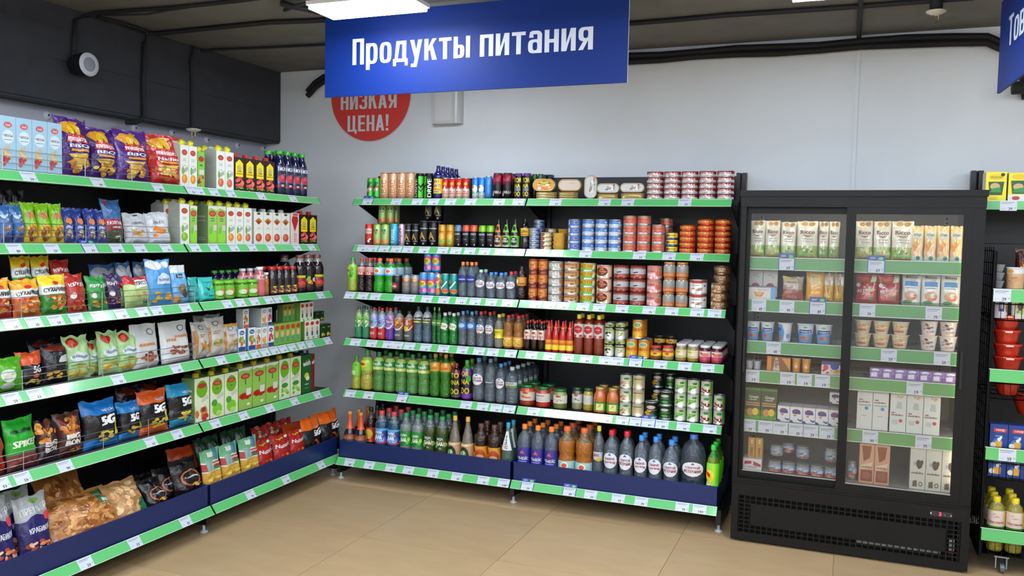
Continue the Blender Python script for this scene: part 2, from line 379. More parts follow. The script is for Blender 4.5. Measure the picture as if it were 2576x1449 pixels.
# ceiling lamps
b = MB(); b.box(-.28, -.12, 0, .28, .12, .02, 'e8e8e8', 'plastic'); lbody = b.build('housing')
b = MB(); b.box(-.27, -.11, -.018, .27, .11, 0, 'fff', 'lamp'); ldif = b.build('diffuser')
for i, (x, y) in enumerate(LAMP_AT):
    N_ = ['first', 'second', 'third', 'fourth', 'fifth', 'sixth', 'seventh']
    if i == 0: lab = "glowing white ceiling lamp hanging over the blue sign's end"
    elif i == 2: lab = 'white ceiling lamp above the wire rack beyond the cooler'
    elif i < 7: lab = f"added white ceiling lamp in the short row before the big sign, {N_[i-4]} from the sign"
    else: lab = f"added unseen white ceiling lamp, {N_[(i-7)//5]} row behind the sign, {N_[(i-7)%5]} from the side wall"  # out-of-view rows, added to raise the light on the walls
    if i == 3: lab = 'white ceiling lamp hidden behind the long blue sign'  # unseen lamp, added to light the middle of the back wall
    if i == 1: lab = 'white ceiling lamp just peeking in over the cooler'
    t = thing('ceiling_lamp', lab, 'lamp', (x, y, 2.76), 0, 'ceiling lamps')
    link('housing', lbody, t); link('diffuser', ldif, t)
    b = MB(); b.tube([(-.2, 0, .03), (-.2, 0, .1)], .006, '222'); b.tube([(.2, 0, .03), (.2, 0, .1)], .006, '222'); link('bracket', b.build('bracket'), t)
# speaker on the bulkhead
p = be_(187, 165, -.316); t = thing('loudspeaker', 'small round black loudspeaker with a pale ring on the bulkhead', 'speaker', p)
b = MB(); b.lathe([(0, .05), (.03, .06), (.09, .068), (.11, .066)], 24, c='16171b', m='plastic'); o = link('housing', b.build('housing'), t, (.0, 0, 0), (0, math.pi/2, 0))
b = MB(); b.lathe([(.108, .066), (.116, .062), (.114, .04)], 24, c='c9ccd2', m='plastic', cap0=False, cap1=False); b.lathe([(.112, .041), (.113, .001)], 24, c='8d9097', m='plastic'); link('grille', b.build('grille'), t, (0, 0, 0), (0, math.pi/2, 0))
# detectors
def detector(p, lab, s):
    t = thing('smoke_detector', lab, 'detector', p)
    b = MB(); b.lathe([(0, .02), (.012, .045), (.018, .048), (.024, .02)], 20, c='d9d2bd', m='plastic'); link('disc', b.build('disc'), t, (0, 0, -.024))
    b = MB(); b.tube([(-.012, 0, -.02), (-.014, 0, -.05), (0, 0, -.068), (.014, 0, -.05), (.012, 0, -.02)], .003, 'b79a5a', 'metal', 6); link('hook', b.build('hook'), t)
detector(be_(487, 323, -.26), 'white disc detector with a brass hook under the bulkhead edge', 1)
detector(on_plane(2355, 25, 2, 2.8), 'cream disc detector with a hook on the ceiling over the cooler', 1)
conduit('pipe', 'short black drop pipe above the ceiling detector', [on_plane(2355, 22, 2, 2.8), on_plane(2355, 22, 2, 2.8)+Vector((0, 0, .06))], .03, 'pipe')
# big blue sign
YS = -1.3
def flat(x0, x1, z0, z1, y):
    return lambda u, v, e: (x0+(x1-x0)*u, y-e, z0+(z1-z0)*v)
t = thing('hanging_sign', 'long blue hanging sign with white Cyrillic lettering', 'sign', (1.9, YS, 2.401))
x0, x1, z0, z1 = .994-1.9, 2.722-1.9, 0, .446
q = MB(); q.box(x0, 0, z0, x1, .012, z1, '062c7c', 'sign_face', side='d8dbe4', top='c8cbd4'); link('panel', q.build('panel'), t)
q = MB()
def S_(u, v, e): return (x0+(x1-x0)*u, -e, z0+(z1-z0)*v)
signword(q, S_, 'Продукты', .1037, .515, .378, .25, 'd9e2f2'); link('lettering', q.build('lettering'), t); q = MB(); signword(q, S_, 'питания', .5466, .898, .378, .25, 'd9e2f2'); link('lettering', q.build('lettering'), t)
for xx in (x0+.15, x1-.15):
    b = MB(); b.tube([(xx, .006, z1), (xx, .006, ZC-2.401)], .003, '888', 'metal', 5); link('hanger', b.build('hanger'), t)
# second sign, seen at a slant
A = CAM+dirv(2508, 236)*4.1; Bp = on_plane(2576, 185, 2, A.z); dv = (Bp-A); dv.z = 0; dv.normalize()
t = thing('hanging_sign', 'blue hanging sign turned nearly edge-on over the wire rack', 'sign', A)
nrm = Vector((dv.y, -dv.x, 0))
if nrm.x > 0: nrm = -nrm
q = MB(); q.obox((0, 0, 0), dv*1.68, -nrm*.012, (0, 0, .434), '062c7c', 'sign_face'); link('panel', q.build('panel'), t)
q = MB(); signword(q, lambda u, v, e: dv*(u*1.68)+Vector((0, 0, v*.434))+nrm*e, 'Товары', .11, .5, .42, .25, 'd9e2f2'); link('lettering', q.build('lettering'), t)
for s_ in (.2, 1.4):
    b = MB(); b.tube([dv*s_+Vector((0, 0, .434)), dv*s_+Vector((0, 0, ZC-A.z))], .003, '888', 'metal', 5); link('hanger', b.build('hanger'), t)
# red round sign on the wall
t = thing('round_sign', 'red round wall sign with white lettering, half hidden by the blue sign', 'sign', (.475, .047, 2.655))
q = MB(); q.face([(.335*math.cos(a*math.pi/24), 0, .335*math.sin(a*math.pi/24)) for a in range(48)], 'b8302c'); q.lathe([(0, .335), (.003, .335)], 48, c='c8c8c8', m='print')
q = MB(); q.lathe([(0, .337), (.004, .337)], 48, c='c9c9c9', m='print'); o = link('backing', q.build('backing'), t, (0, .002, 0), (math.pi/2, 0, 0))
q = MB(); q.face([(.332*math.cos(a*math.pi/24), -.003, .332*math.sin(a*math.pi/24)) for a in range(48)], 'd8423a', 'print'); link('face', q.build('face'), t)
q = MB(); signword(q, lambda u, v, e: (u, -.003-e, v), 'НИЗКАЯ', -.25, .22, -.099, .092, 'd8dadd'); link('lettering', q.build('lettering'), t); q = MB(); signword(q, lambda u, v, e: (u, -.003-e, v), 'ЦЕНА!', -.19, .155, -.26, .092, 'd8dadd'); link('lettering', q.build('lettering'), t)
# white duct cover on the wall
q = MB(); q.box(-.11, -.05, 0, .05, 0, .26, 'c3c4c2', 'plastic'); prof = [(0.05+.06*math.sin(a*math.pi/12), -.05*math.cos(a*math.pi/12)-.0) for a in range(7)]
for (xa, ya), (xb, yb) in zip(prof, prof[1:]): q.face([(xa, ya, 0), (xb, yb, 0), (xb, yb, .26), (xa, ya, .26)], 'b9bab8', 'plastic', True)
q.face([(.05, 0, 0)]+[(x, y, 0) for x, y in prof][::-1], 'aaaaa8', 'plastic')
q.box(-.085, -.052, .02, .04, -.05, .25, 'cfd0ce', 'plastic')
tag(link('wall_box', q.build('wall_box'), None, (1.112, .05, 2.425)), 'pale plastic box on the back wall below the blue sign', 'box')
# ================================================================ shelving
BX, W, LY = .6309, 1.25, .5019
SH = {1: (1.882, .407), 2: (1.569, .407), 3: (1.256, .506), 4: (.944, .506), 5: (.596, .506), 0: (.153, .588)}
WORD = {1: 'top', 2: 'second', 3: 'third', 4: 'fourth', 5: 'fifth', 0: 'bottom'}
def uprightmesh():
    b = MB(); b.box(-.03, -.045, .0, -.006, .0, 2.06, '15161a', 'black_steel'); b.box(.006, -.045, .0, .03, .0, 2.06, '15161a', 'black_steel'); b.box(-.03, -.0, 0, .03, .012, 2.06, '0e0f12', 'black_steel'); return b.build('upright')
upm = uprightmesh()
GREEN, TAGW = '5bbb6b', 'c9d1dc'
def frame(t):     # one two-bay run, local x along the run, front towards -y
    for k in range(3): link('upright', upm, t, (k*W, 0, 0))
    for k in range(2):
        for j in range(5):
            link('back_panel', pan, t, (k*W, 0, .12+j*.385))
    for k in range(3): link('base_foot', foot, t, (k*W, 0, 0))
    for k in range(2): link('plinth', plin, t, (k*W, 0, 0))
b = MB(); b.box(.03, -.012, 0, W-.03, .0, .382, 'fff', 'black_steel'); pan = b.build('back_panel')
b = MB(); b.box(-.014, -.57, .045, .014, 0, .13, 'fff', 'black_steel')
for yy in (-.54, -.06): b.lathe([(0, .022), (.008, .022), (.012, .008), (.05, .008)], 12, c='a9b4b6', m='plastic', cy=yy)
foot = b.build('base_foot')
b = MB(); b.box(.02, -.06, .02, W-.02, -.04, .12, 'fff', 'black_steel'); plin = b.build('plinth')
def tagmesh(price, promo=False):
    # local: x across, z down the strip; built upright, strip slant applied by parent rotation
    b = MB(); w_, h_ = .076, .051
    def S(u, v, e): return ((u-.5)*w_, -.0012-e, -h_+v*h_)
    ops = [('r', 0, 0, 1, 1, TAGW), ('r', .08, .8, .86, .86, '7d8794'), ('r', .08, .68, .7, .73, '8d96a2'), ('r', .08, .2, .3, .24, 'a9b0ba'), ('t', price, .62, .2, .12*len(price), .26, '23262b', 0, .03), ('t', '99', .9, .28, .1, .12, '3a3d44')]
    if promo:
        b.box(-w_/2-.004, -.0015, -h_-.001, w_/2+.004, -.0002, .022, '2b3f9a', 'tag')
        art(b, lambda u, v, e: ((u-.5)*w_, -.0015-e, v*.02), [('t', 'цена', .25, .5, .32, .5, 'dfe5ff'), ('e', .78, .45, .16, .36, '5cc24a')], 'tag')
    art(b, S, ops, 'tag', step=.0001, base=.0008 if promo else .0001); return b.build('promo_tag' if promo else 'price_tag')
TG = {}
def tags(par, xs_, promos, prices):
    for i, x in enumerate(xs_):
        pr = prices[i % len(prices)]; pm = i in promos; k = (pr, pm)
        if k not in TG: TG[k] = tagmesh(pr, pm)
        link('promo_tag' if pm else 'price_tag', TG[k], par, (x, 0, 0))
def bracket(D):
    b = MB()
    for s in (0,):
        pts = [(0, 0, 0), (0, -D+.01, -.004), (0, -D+.01, -.03), (0, -.03, -.16), (0, 0, -.16)]
        b.face(pts, 'fff', 'black_steel'); b.face([(.003, y, z) for _, y, z in pts][::-1], 'fff', 'black_steel')
        for i in range(5):
            a, c = pts[i], pts[(i+1) % 5]; b.face([a, (a[0]+.003, a[1], a[2]), (c[0]+.003, c[1], c[2]), c], 'fff', 'black_steel')
    return b.build('bracket')
BR = {d: bracket(d) for d in (.407, .506)}
SL = math.atan2(.032, .043)
def shelf(unit, lvl, bay, tagpx, promos, prices, guard=False):
    z, D = SH[lvl]; wall = unit == 'B'
    side = 'back' if wall else 'side'
    place = {('B', 0): 'corner bay', ('B', 1): 'cooler bay', ('L', 0): 'corner bay', ('L', 1): 'bay nearer the camera'}[(unit, bay)]
    lab = f"black shelf with green price strip, {WORD[lvl]} of the {side} unit, {place}"
    if wall: loc, rz = (BX+bay*W, 0, z), 0
    else: loc, rz = (0, -LY-(bay+1)*W, z), math.pi/2
    t = thing('shelf', lab, 'shelf', loc, rz, f"shelves of the {side} unit")
    b = MB(); b.box(.004, -D+.004, -.028, W-.004, -.012, 0, 'fff', 'black_steel', top='1b1c20'); link('board', b.build('board'), t)
    if lvl:
        link('bracket', BR[D], t, (.006, 0, -.002)); link('bracket', BR[D], t, (W-.01, 0, -.002))
    L = .0536
    b = MB(); b.box(.005, -.0, -L, W-.005, .004, 0, GREEN, 'tag'); b.box(.005, -.002, -.002, W-.005, .0, .0005, 'cfe8d8', 'tag'); b.box(.005, -.003, -L, W-.005, .001, -L+.002, 'cfe8d8', 'tag')
    b.box(.003, -.001, -L-.001, .005, .006, .001, '101114', 'plastic'); b.box(W-.005, -.001, -L-.001, W-.003, .006, .001, '101114', 'plastic')
    s = link('price_strip', b.build('price_strip'), t, (0, -D, 0), (-SL, 0, 0))
    xs_ = []
    for px in tagpx:
        if wall: xs_.append(along((0, -D-.015, z-.02), (1, 0, 0), px).x-BX-bay*W)
        else: xs_.append(along((D+.015, 0, z-.02), (0, 1, 0), px).y+LY+(bay+1)*W)
    tags(s, xs_, promos, prices)
    if lvl == 0:
        b = MB(); b.box(.006, -D+.012, 0, W-.006, -D+.016, .109, 'fff', 'blue_steel'); b.box(.006, -D+.012, 0, .01, -.05, .109, 'fff', 'blue_steel'); b.box(W-.01, -D+.012, 0, W-.006, -.05, .109, 'fff', 'blue_steel'); b.box(.006, -D+.012, .109, W-.006, -D+.022, .111, 'fff', 'blue_steel')
        link('tray_front', b.build('tray_front'), t)
    if guard:
        b = MB(); y = -D+.006
        for hh in (.004, .032, .06, .088): b.tube([(.004, y, hh), (W-.02, y, hh), (W-.008, y+.012, hh), (W-.006, y+.1, hh)], .0016, 'c9ced4', 'metal', 5)
        for xx in (.2, .62, .9, W-.02): b.tube([(xx, y, 0), (xx, y, .09)], .0018, 'c9ced4', 'metal', 5)
        b.tube([(W-.006, y+.1, 0), (W-.006, y+.1, .09)], .0018, 'c9ced4', 'metal', 5)
        for k in range(8): b.tube([(W-.006, y+.02+k*.01, .004), (W-.006, y+.02+k*.01, .088)], .0006, 'a0a5aa', 'metal', 4)
        link('wire_guard', b.build('wire_guard'), t)
    return t
t = thing('shelving_frame', 'black steel frame of the back wall shelving, uprights and backing', 'shelving', (BX, 0, 0)); frame(t)
t = thing('shelving_frame', 'black steel frame of the side wall shelving, uprights and backing', 'shelving', (0, -LY-2*W, 0), math.pi/2); frame(t)
TP = {('B', 1, 0): ([924.7, 997.5, 1050, 1090.7, 1133.4, 1183.9, 1255.7, 1304], [0], ['99', '17', '39', '49', '39', '43', '39', '34']),
 ('B', 1, 1): ([1397.8, 1521.3, 1579.5, 1722.8], [], ['69', '99', '99', '59']),
 ('B', 2, 0): ([912, 938, 966.5, 997.5, 1026.6, 1067, 1114, 1147, 1182, 1219, 1258.6, 1306], [], ['39', '39', '39', '59', '79', '89', '39', '59', '39', '59', '39', '35']),
 ('B', 2, 1): ([1338.4, 1366.4, 1402.5, 1473.5, 1608.6, 1683, 1753], [], ['29', '29', '29', '59', '59', '79', '33']),
 ('B', 3, 0): ([880, 913, 945, 1005, 1031.5, 1074, 1117, 1160.6, 1195.5, 1236, 1277], [], ['79', '29', '29', '59', '39', '39', '29', '19', '24', '19', '29']),
 ('B', 3, 1): ([1348, 1382.5, 1416.6, 1466.7, 1507.7, 1564.7, 1633, 1690, 1753.7, 1798], [], ['99', '79', '99', '79', '97', '99', '79', '79', '99', '79']),
 ('B', 4, 0): ([894.6, 935.4, 976, 1000.4, 1030.5, 1071.3, 1116, 1163.5, 1205, 1240, 1284.8], [], ['39', '39', '29', '39', '79', '39', '39', '19', '33', '59', '59']),
 ('B', 4, 1): ([1337, 1382.5, 1428, 1475, 1522.5, 1553.3, 1598.8, 1661.5, 1723, 1780], [6], ['79', '59', '79', '89', '79', '59', '99', '79', '59', '59']),
 ('B', 5, 0): ([882.3, 928, 1011.5, 1173, 1214.6, 1248.3, 1280.6], [2], ['59', '89', '69', '79', '29', '24', '24']),
 ('B', 5, 1): ([1342, 1386, 1438, 1525, 1565.6, 1600.3, 1630.8, 1665.5, 1719, 1785.8], [6], ['99', '99', '89', '59', '39', '39', '49', '89', '39', '49']),
 ('B', 0, 0): ([879.6, 929.4, 983.2, 1027.6, 1089.5, 1150, 1216, 1267], [], ['89', '79', '79', '79', '79', '49', '59', '149']),
 ('B', 0, 1): ([1326.5, 1432.3, 1485.9, 1555.4, 1613.4, 1716.2, 1759.7], [0, 1], ['59', '89', '59', '39', '39', '79', '189']),
 ('L', 1, 1): ([71.8, 245.7, 397.5], [], ['59', '99', '89']), ('L', 1, 0): ([480.4, 499.7, 538.4, 580.6, 656.9, 736.6], [], ['99']),
 ('L', 2, 1): ([37.3, 131, 226, 294, 352, 418], [2], ['89', '59', '79']), ('L', 2, 0): ([490.6, 538.4, 588.5, 634, 682, 746.8, 783.3], [], ['99']),
 ('L', 3, 1): ([30, 85, 140, 193, 247, 305, 359, 394.7, 466.5], [], ['24', '39', '59']), ('L', 3, 0): ([571.4, 604.5, 639.8, 676, 699, 736.6, 806], [], ['59']),
 ('L', 4, 1): ([30, 89.5, 151.5, 296.7, 444], [], ['59', '33']), ('L', 4, 0): ([556.6, 613.6, 641, 666, 690, 712, 735, 758, 780, 824], [], ['39']),
 ('L', 5, 1): ([2, 56.8, 163.6, 378.8, 446], [], ['33', '59', '99']), ('L', 5, 0): ([541.5, 612.8, 678, 740.4, 798], [], ['99', '93']),
 ('L', 0, 1): ([215, 339, 466.6], [], ['33']), ('L', 0, 0): ([629.5, 719, 807], [], ['99'])}
for (u_, l_, b_), (px_, pm_, pr_) in TP.items():
    shelf(u_, l_, b_, px_, pm_, pr_, guard=(u_ == 'L' and b_ == 1 and l_ > 0))
# ================================================================ packages
PC = {}
SILV = 'b9bdc2'
def bandf(bands, m):
    # bands: [(upto v, colour, mat?)], v in 0..1
    def f(v):
        for x in bands:
            if v <= x[0]: return (x[1], x[2] if len(x) > 2 else m)
        x = bands[-1]; return (x[1], x[2] if len(x) > 2 else m)
    return f
def cyl_surf(rf, z0, h, cx=0):
    def S(u, v, e):
        r = rf(z0+v*h); a = (u-.5)*2.4; R = r+e
        return (R*math.sin(a), -R*math.cos(a), z0+v*h)
    return S
def b_can(w, d, h, s):
    r = w/2*.98; b = MB(); f = bandf(s['bands'], 'can'); lc = s.get('lid', SILV)
    prof = [(0, r*.78), (.012*1, r*.86), (.03*1, r)]+[(v, r) for v in sorted({x[0] for x in s['bands'] if .04 < x[0] < .88} | {.3, .6})]+[(.89, r), (.95, r*.9), (.965, r*.88)]
    prof = [(p[0]*h, p[1]) for p in prof]
    b.lathe(prof, 22, lambda z: (SILV, 'metal') if z < .012*h else f(z/h), cap1=False)
    art(b, cyl_surf(lambda z: r, .04*h, .84*h), s.get('art', []), 'can', cu=.1, base=.0006)
    l = MB(); l.lathe([(.962*h, r*.885), (.985*h, r*.9), (h, r*.885), (h, r*.84), (.975*h, r*.82), (.975*h, .001)], 22, c=lc, m='can' if lc != SILV else 'metal', cap0=False, cap1=False)
    l.box(-r*.2, -r*.55, .977*h, r*.2, r*.1, .984*h, lc, 'metal')
    return [('can_body', b.build('can_body')), ('lid', l.build('lid'))]
def b_tin(w, d, h, s):
    r = w/2*.985; b = MB(); f = bandf(s['bands'], 'can'); rc = s.get('rim', SILV)
    vs = sorted({x[0] for x in s['bands'] if .08 < x[0] < .92})
    e = min(.004, h*.08)
    prof = [(0, r*1.0), (e, r*1.01), (e*1.3, r*.975)]+[(v*h, r*.975) for v in vs]+[(h-e*1.3, r*.975), (h-e, r*1.01), (h, r*1.0), (h, r*.93), (h-e, r*.9)]
    b.lathe(prof, 22, lambda z: (rc, 'metal') if (z < e*1.25 or z > h-e*1.25) else f(z/h))
    art(b, cyl_surf(lambda z: r*.975, .1*h, .8*h), s.get('art', []), 'can', cu=.1, base=.0007)
    return [('tin', b.build('food_tin'))]
SHAPES = {
 'soda': [(0, .7), (.02, .93), (.06, 1), (.28, 1), (.36, .93), (.44, .97), (.5, 1), (.7, 1), (.76, .92), (.82, .7), (.87, .42), (.9, .35), (.925, .35)],
 'cola': [(0, .7), (.02, .95), (.05, 1), (.25, 1), (.36, .88), (.42, .9), (.5, 1), (.7, 1), (.77, .85), (.84, .55), (.89, .37), (.925, .35)],
 'water': [(0, .72), (.02, .94), (.05, 1), (.1, .96), (.14, 1), (.19, .95), (.24, 1), (.29, .95), (.34, 1), (.4, .96), (.46, 1), (.7, 1), (.76, .95), (.82, .72), (.87, .42), (.9, .33), (.925, .33)],
 'flask': [(0, .72), (.03, .97), (.08, 1), (.3, 1), (.38, .86), (.46, 1), (.66, 1), (.75, .9), (.83, .6), (.88, .4), (.925, .38)],
 'wavy': [(0, .7), (.03, .95), (.1, 1), (.2, .93), (.3, 1), (.4, .9), (.5, .99), (.6, .98), (.72, 1), (.8, .8), (.86, .5), (.9, .34), (.925, .34)],
 'slope': [(0, .8), (.02, .97), (.06, 1), (.35, 1), (.5, .93), (.65, .72), (.78, .48), (.87, .33), (.925, .3)],
 'glass': [(0, .9), (.015, 1), (.58, 1), (.66, .92), (.73, .68), (.79, .45), (.85, .36), (.94, .34)],
 'champ': [(0, .92), (.02, 1), (.42, 1), (.52, .9), (.62, .66), (.7, .45), (.78, .36), (.95, .34)],
 'juice': [(0, .9), (.03, 1), (.3, 1), (.4, .95), (.46, 1), (.62, 1), (.7, .93), (.78, .75), (.84, .58), (.88, .52), (.93, .55)],
 'sauce': [(0, .9), (.03, 1), (.52, 1), (.62, .85), (.72, .6), (.76, .5), (.78, .5)],
 'square': [(0, .93), (.02, 1), (.38, 1), (.42, .95), (.46, 1), (.78, 1), (.84, .8), (.88, .45), (.91, .42)],
 'big': [(0, .9), (.02, .98), (.06, 1), (.1, .96), (.14, 1), (.19, .96), (.24, 1), (.29, .96), (.34, 1), (.4, .97), (.46, 1), (.7, 1), (.78, .92), (.85, .72), (.9, .42), (.94, .3)],
 'milk': [(0, .95), (.02, 1), (.7, 1), (.8, .9), (.87, .6), (.9, .42), (.93, .42)],
 'oil': [(0, .85), (.02, .97), (.06, 1), (.36, 1), (.4, .95), (.44, 1), (.76, 1), (.84, .85), (.89, .5), (.92, .42)],
 'dimple': [(0, .7), (.03, .96), (.1, 1), (.42, 1), (.5, .9), (.58, 1), (.76, .97), (.81, .62), (.84, .5), (.87, .5), (.9, .4), (.93, .38)],
}
def b_bottle(w, d, h, s):
    r = w/2*.97; P = SHAPES[s.get('shape', 'soda')]; top = P[-1]; b = MB()
    fill = s.get('fill', ('dfe9f2', .25)); air = s.get('air', ('e6eef2', .2)); lvl = s.get('level', .8); bm = s.get('m', 'glass')
    pv = []
    for (a, ra), (c_, rc) in zip(P, P[1:]):
        pv.append((a, ra)); pv.append(((a+c_)/2, (ra+rc)/2+.012*(1 if ra == rc else 0)))
    pv.append(top); neckc = s.get('neck')
    def f(z):
        v = z/h
        if neckc and v > neckc[0]: return (neckc[1], neckc[2] if len(neckc) > 2 else 'foil')
        c = fill if v < lvl else air
        return (hx(c[0], c[1]), bm) if bm == 'glass' else (c[0], bm)
    sq = s.get('sq', 0)
    b.lathe([(v*h, q*r) for v, q in pv], 24, f, cap1=True, sq=sq)
    if 'flutes' in s or bm == 'glass' and s.get('shape') in ('water', 'soda', 'wavy'):
        pass
    out = [('bottle_body', b.build('bottle_body'))]
    def rf(z):
        v = z/h
        for (a, ra), (c_, rc) in zip(P, P[1:]):
            if a <= v <= c_: return (ra+(rc-ra)*(v-a)/(c_-a+1e-9))*r
        return P[-1][1]*r
    cb = MB(); cc, ch = s.get('cap', ('2f7fd0', .075)); cr = top[1]*r*1.12; cz = top[0]*h-.004
    if s.get('nozzle'): cb.lathe([(0, cr*1.05), (.2*(h-cz), cr), (.3*(h-cz), cr*.75), (h-cz, cr*.35)], 16, lambda z: (s.get('ring', cc) if z < .2*(h-cz) else cc, 'plastic'), z0=cz)
    else: cb.lathe([(0, cr), (.85*(h-cz), cr), (h-cz, cr*.88)], 18, c=cc, m=s.get('capm', 'plastic'), z0=cz)
    if s.get('sleeve') is None: out.append(('cap', cb.build('cap')))
    else: out.append(('cap', cb.build('cap')))
    lb = s.get('label')
    if lb:
        v0, v1, bands, ops = lb; L = MB(); n = 8
        ff = bandf(bands, 'gloss') if isinstance(bands, list) else (lambda v: (bands, 'gloss'))
        ks = sorted({i/n for i in range(n+1)} | ({x[0] for x in bands if x[0] < 1} if isinstance(bands, list) else set()))
        L.lathe([((v0+(v1-v0)*k)*h, rf((v0+(v1-v0)*k)*h)+.0012) for k in ks], 24, lambda z: ff((z/h-v0)/(v1-v0)), cap0=False, cap1=False, sq=sq)
        k_ = 1 if not sq else 1
        art(L, cyl_surf(lambda z: rf(z)+.0012, v0*h, (v1-v0)*h), ops, 'print', cu=.1, cv=.14, base=.0008)
        out.append(('label', L.build('label')))
    st = s.get('sticker')
    if st:
        v0, v1, ops = st; L = MB()
        art(L, cyl_surf(lambda z: rf(z)+.001, v0*h, (v1-v0)*h), ops, 'print', cu=.1, cv=.14, base=.001); out.append(('label', L.build('label')))
    return out
def b_jar(w, d, h, s):
    r = w/2*.97; b = MB(); c = s['c']; c2 = s.get('c2', c); P = [(0, .86), (.03, .98), (.08, 1), (.68, 1), (.78, .92), (.84, .8), (.87, .8)]
    if s.get('tall'): P = [(0, .86), (.02, .98), (.05, 1), (.55, 1), (.6, .97), (.7, .92), (.8, .72), (.87, .66), (.9, .66)]
    lh = P[-1][0]
    b.lathe([(v*h, q*r) for v, q in P], 22, lambda z: (c if z < s.get('lvl', .45)*h else c2, 'jar')); out = [('jar_body', b.build('jar_body'))]
    L = MB(); lr = P[-1][1]*r*1.1; L.lathe([(lh*h-.002, lr*.97), (lh*h, lr), (h*.985, lr), (h, lr*.93)], 22, c=s.get('lid', 'ddd'), m=s.get('lm', 'plastic')); out.append(('lid', L.build('lid')))
    if 'label' in s:
        v0, v1, col, ops = s['label']; q = MB(); rr = r*1.005
        bf = (lambda z: (col, 'gloss')) if not isinstance(col, list) else (lambda z, ff=bandf(col, 'gloss'): ff((z/h-v0)/(v1-v0)))
        vs = [v0+(v1-v0)*k/6 for k in range(7)]
        q.lathe([(v*h, rr) for v in vs], 22, bf, cap0=False, cap1=False); art(q, cyl_surf(lambda z: rr, v0*h, (v1-v0)*h), ops, 'print', cu=.1, base=.0008); out.append(('label', q.build('label')))
    return out
def b_box(w, d, h, s):
    b = MB(); X = w/2*.985; Y = d/2; c = s.get('c', 'eee'); gable = s.get('gable'); hb = h*(.9 if gable else 1)
    if s.get('cap') and not gable: hb = h*.965
    sc_ = s.get('side', c)
    if gable:   # slanted top with a screw cap on the front slope
        b.box(-X, -Y, 0, X, Y, hb*.93, sc_, 'print', front=c)
        z0, z1 = hb*.93, hb+.0
        b.face([(-X, -Y, z0), (X, -Y, z0), (X, Y*.2, z1), (-X, Y*.2, z1)], s.get('topc', c)); b.face([(X, Y, z0), (-X, Y, z0), (-X, Y*.2, z1), (X, Y*.2, z1)], sc_)
        for q in (-1, 1): b.face([(q*X, -Y, z0), (q*X, Y, z0), (q*X, Y*.2, z1)][::q], sc_)
        b.box(-X, Y*.17, z1-.002, X, Y*.23, z1+.008, sc_)
    else: b.box(-X, -Y, 0, X, Y, hb, sc_, 'print', front=c, top=s.get('topc', sc_))
    zt = hb*.93 if gable else hb
    art(b, lambda u, v, e: (-X+2*X*u, -Y-e, v*zt), s.get('art', []), 'print', base=.0004)
    art(b, lambda u, v, e: (-X-e, Y-2*Y*u, v*zt), s.get('sart', [('r', .2, .1, .8, .12, 'b8bdb4'), ('r', .2, .15, .7, .17, 'b8bdb4'), ('r', .2, .7, .8, .74, 'b3b8b0'), ('r', .2, .6, .8, .62, 'c0c4bc')] if h > .15 and s.get('smark', 1) else []), 'print', base=.0004)
    out = [('carton_body', b.build('carton_body'))]
    if s.get('cap'):
        q = MB(); R = min(w, .09)*(.24 if gable else .2)
        q.lathe([(0, R*1.1), (.006, R*1.1), (.007, R), (.02, R), (.022, R*.85)], 14, c=s['cap'], m='plastic')
        me = q.build('cap')
        if gable: me.transform(Matrix.Translation((0, -Y*.45, (z0+z1)/2+.0))@Matrix.Rotation(.62, 4, 'X'))
        else: me.transform(Matrix.Translation((0, 0, hb)))
        out.append(('cap', me))
    return out
def bagsurf(w, d, h, s, seed):
    kind = s.get('bag', 'pillow'); k = s.get('crease', .008); sk = s.get('skew', 0)
    def T(u, v):
        a = abs(2*u-1)
        if kind == 'pillow': g = max(0, 1-a**2.4)**.6*max(0, math.sin(math.pi*min(max((v-.03)/.9, 0), 1)))**.55
        else: g = max(0, 1-a**4)**.5*(1-min(v/.96, 1)**1.8)**.8*(.5+.5*min(v/.08, 1))
        return g*d/2
    def S(side):
        def f(u, v, e=0):
            x = (u-.5)*w*(1-(.1 if kind == 'pillow' else .03)*max(0, math.sin(math.pi*v))**.7)
            z = v*h
            n1 = noise.noise(Vector((u*3.2+seed*7.1, v*4.5, side*3.3)))+.5*noise.noise(Vector((u*8+seed, v*9, side*5.7)))
            y = T(u, v)+k*n1*(1 if T(u, v) > .002 else .5)+.0012
            x += .5*k*noise.noise(Vector((seed, v*6, 1)))+sk*w*v
            z += k*1.3*noise.noise(Vector((u*4, seed, 2)))*v+(.006 if kind == 'pillow' else 0)*abs(2*u-1)**3*(v-.5)*2
            curl = .012*max(0, (v-.9)/.1)*noise.noise(Vector((u*3, seed, 9)))
            return (x, side*(y+e)+curl, z)
        return f
    return S
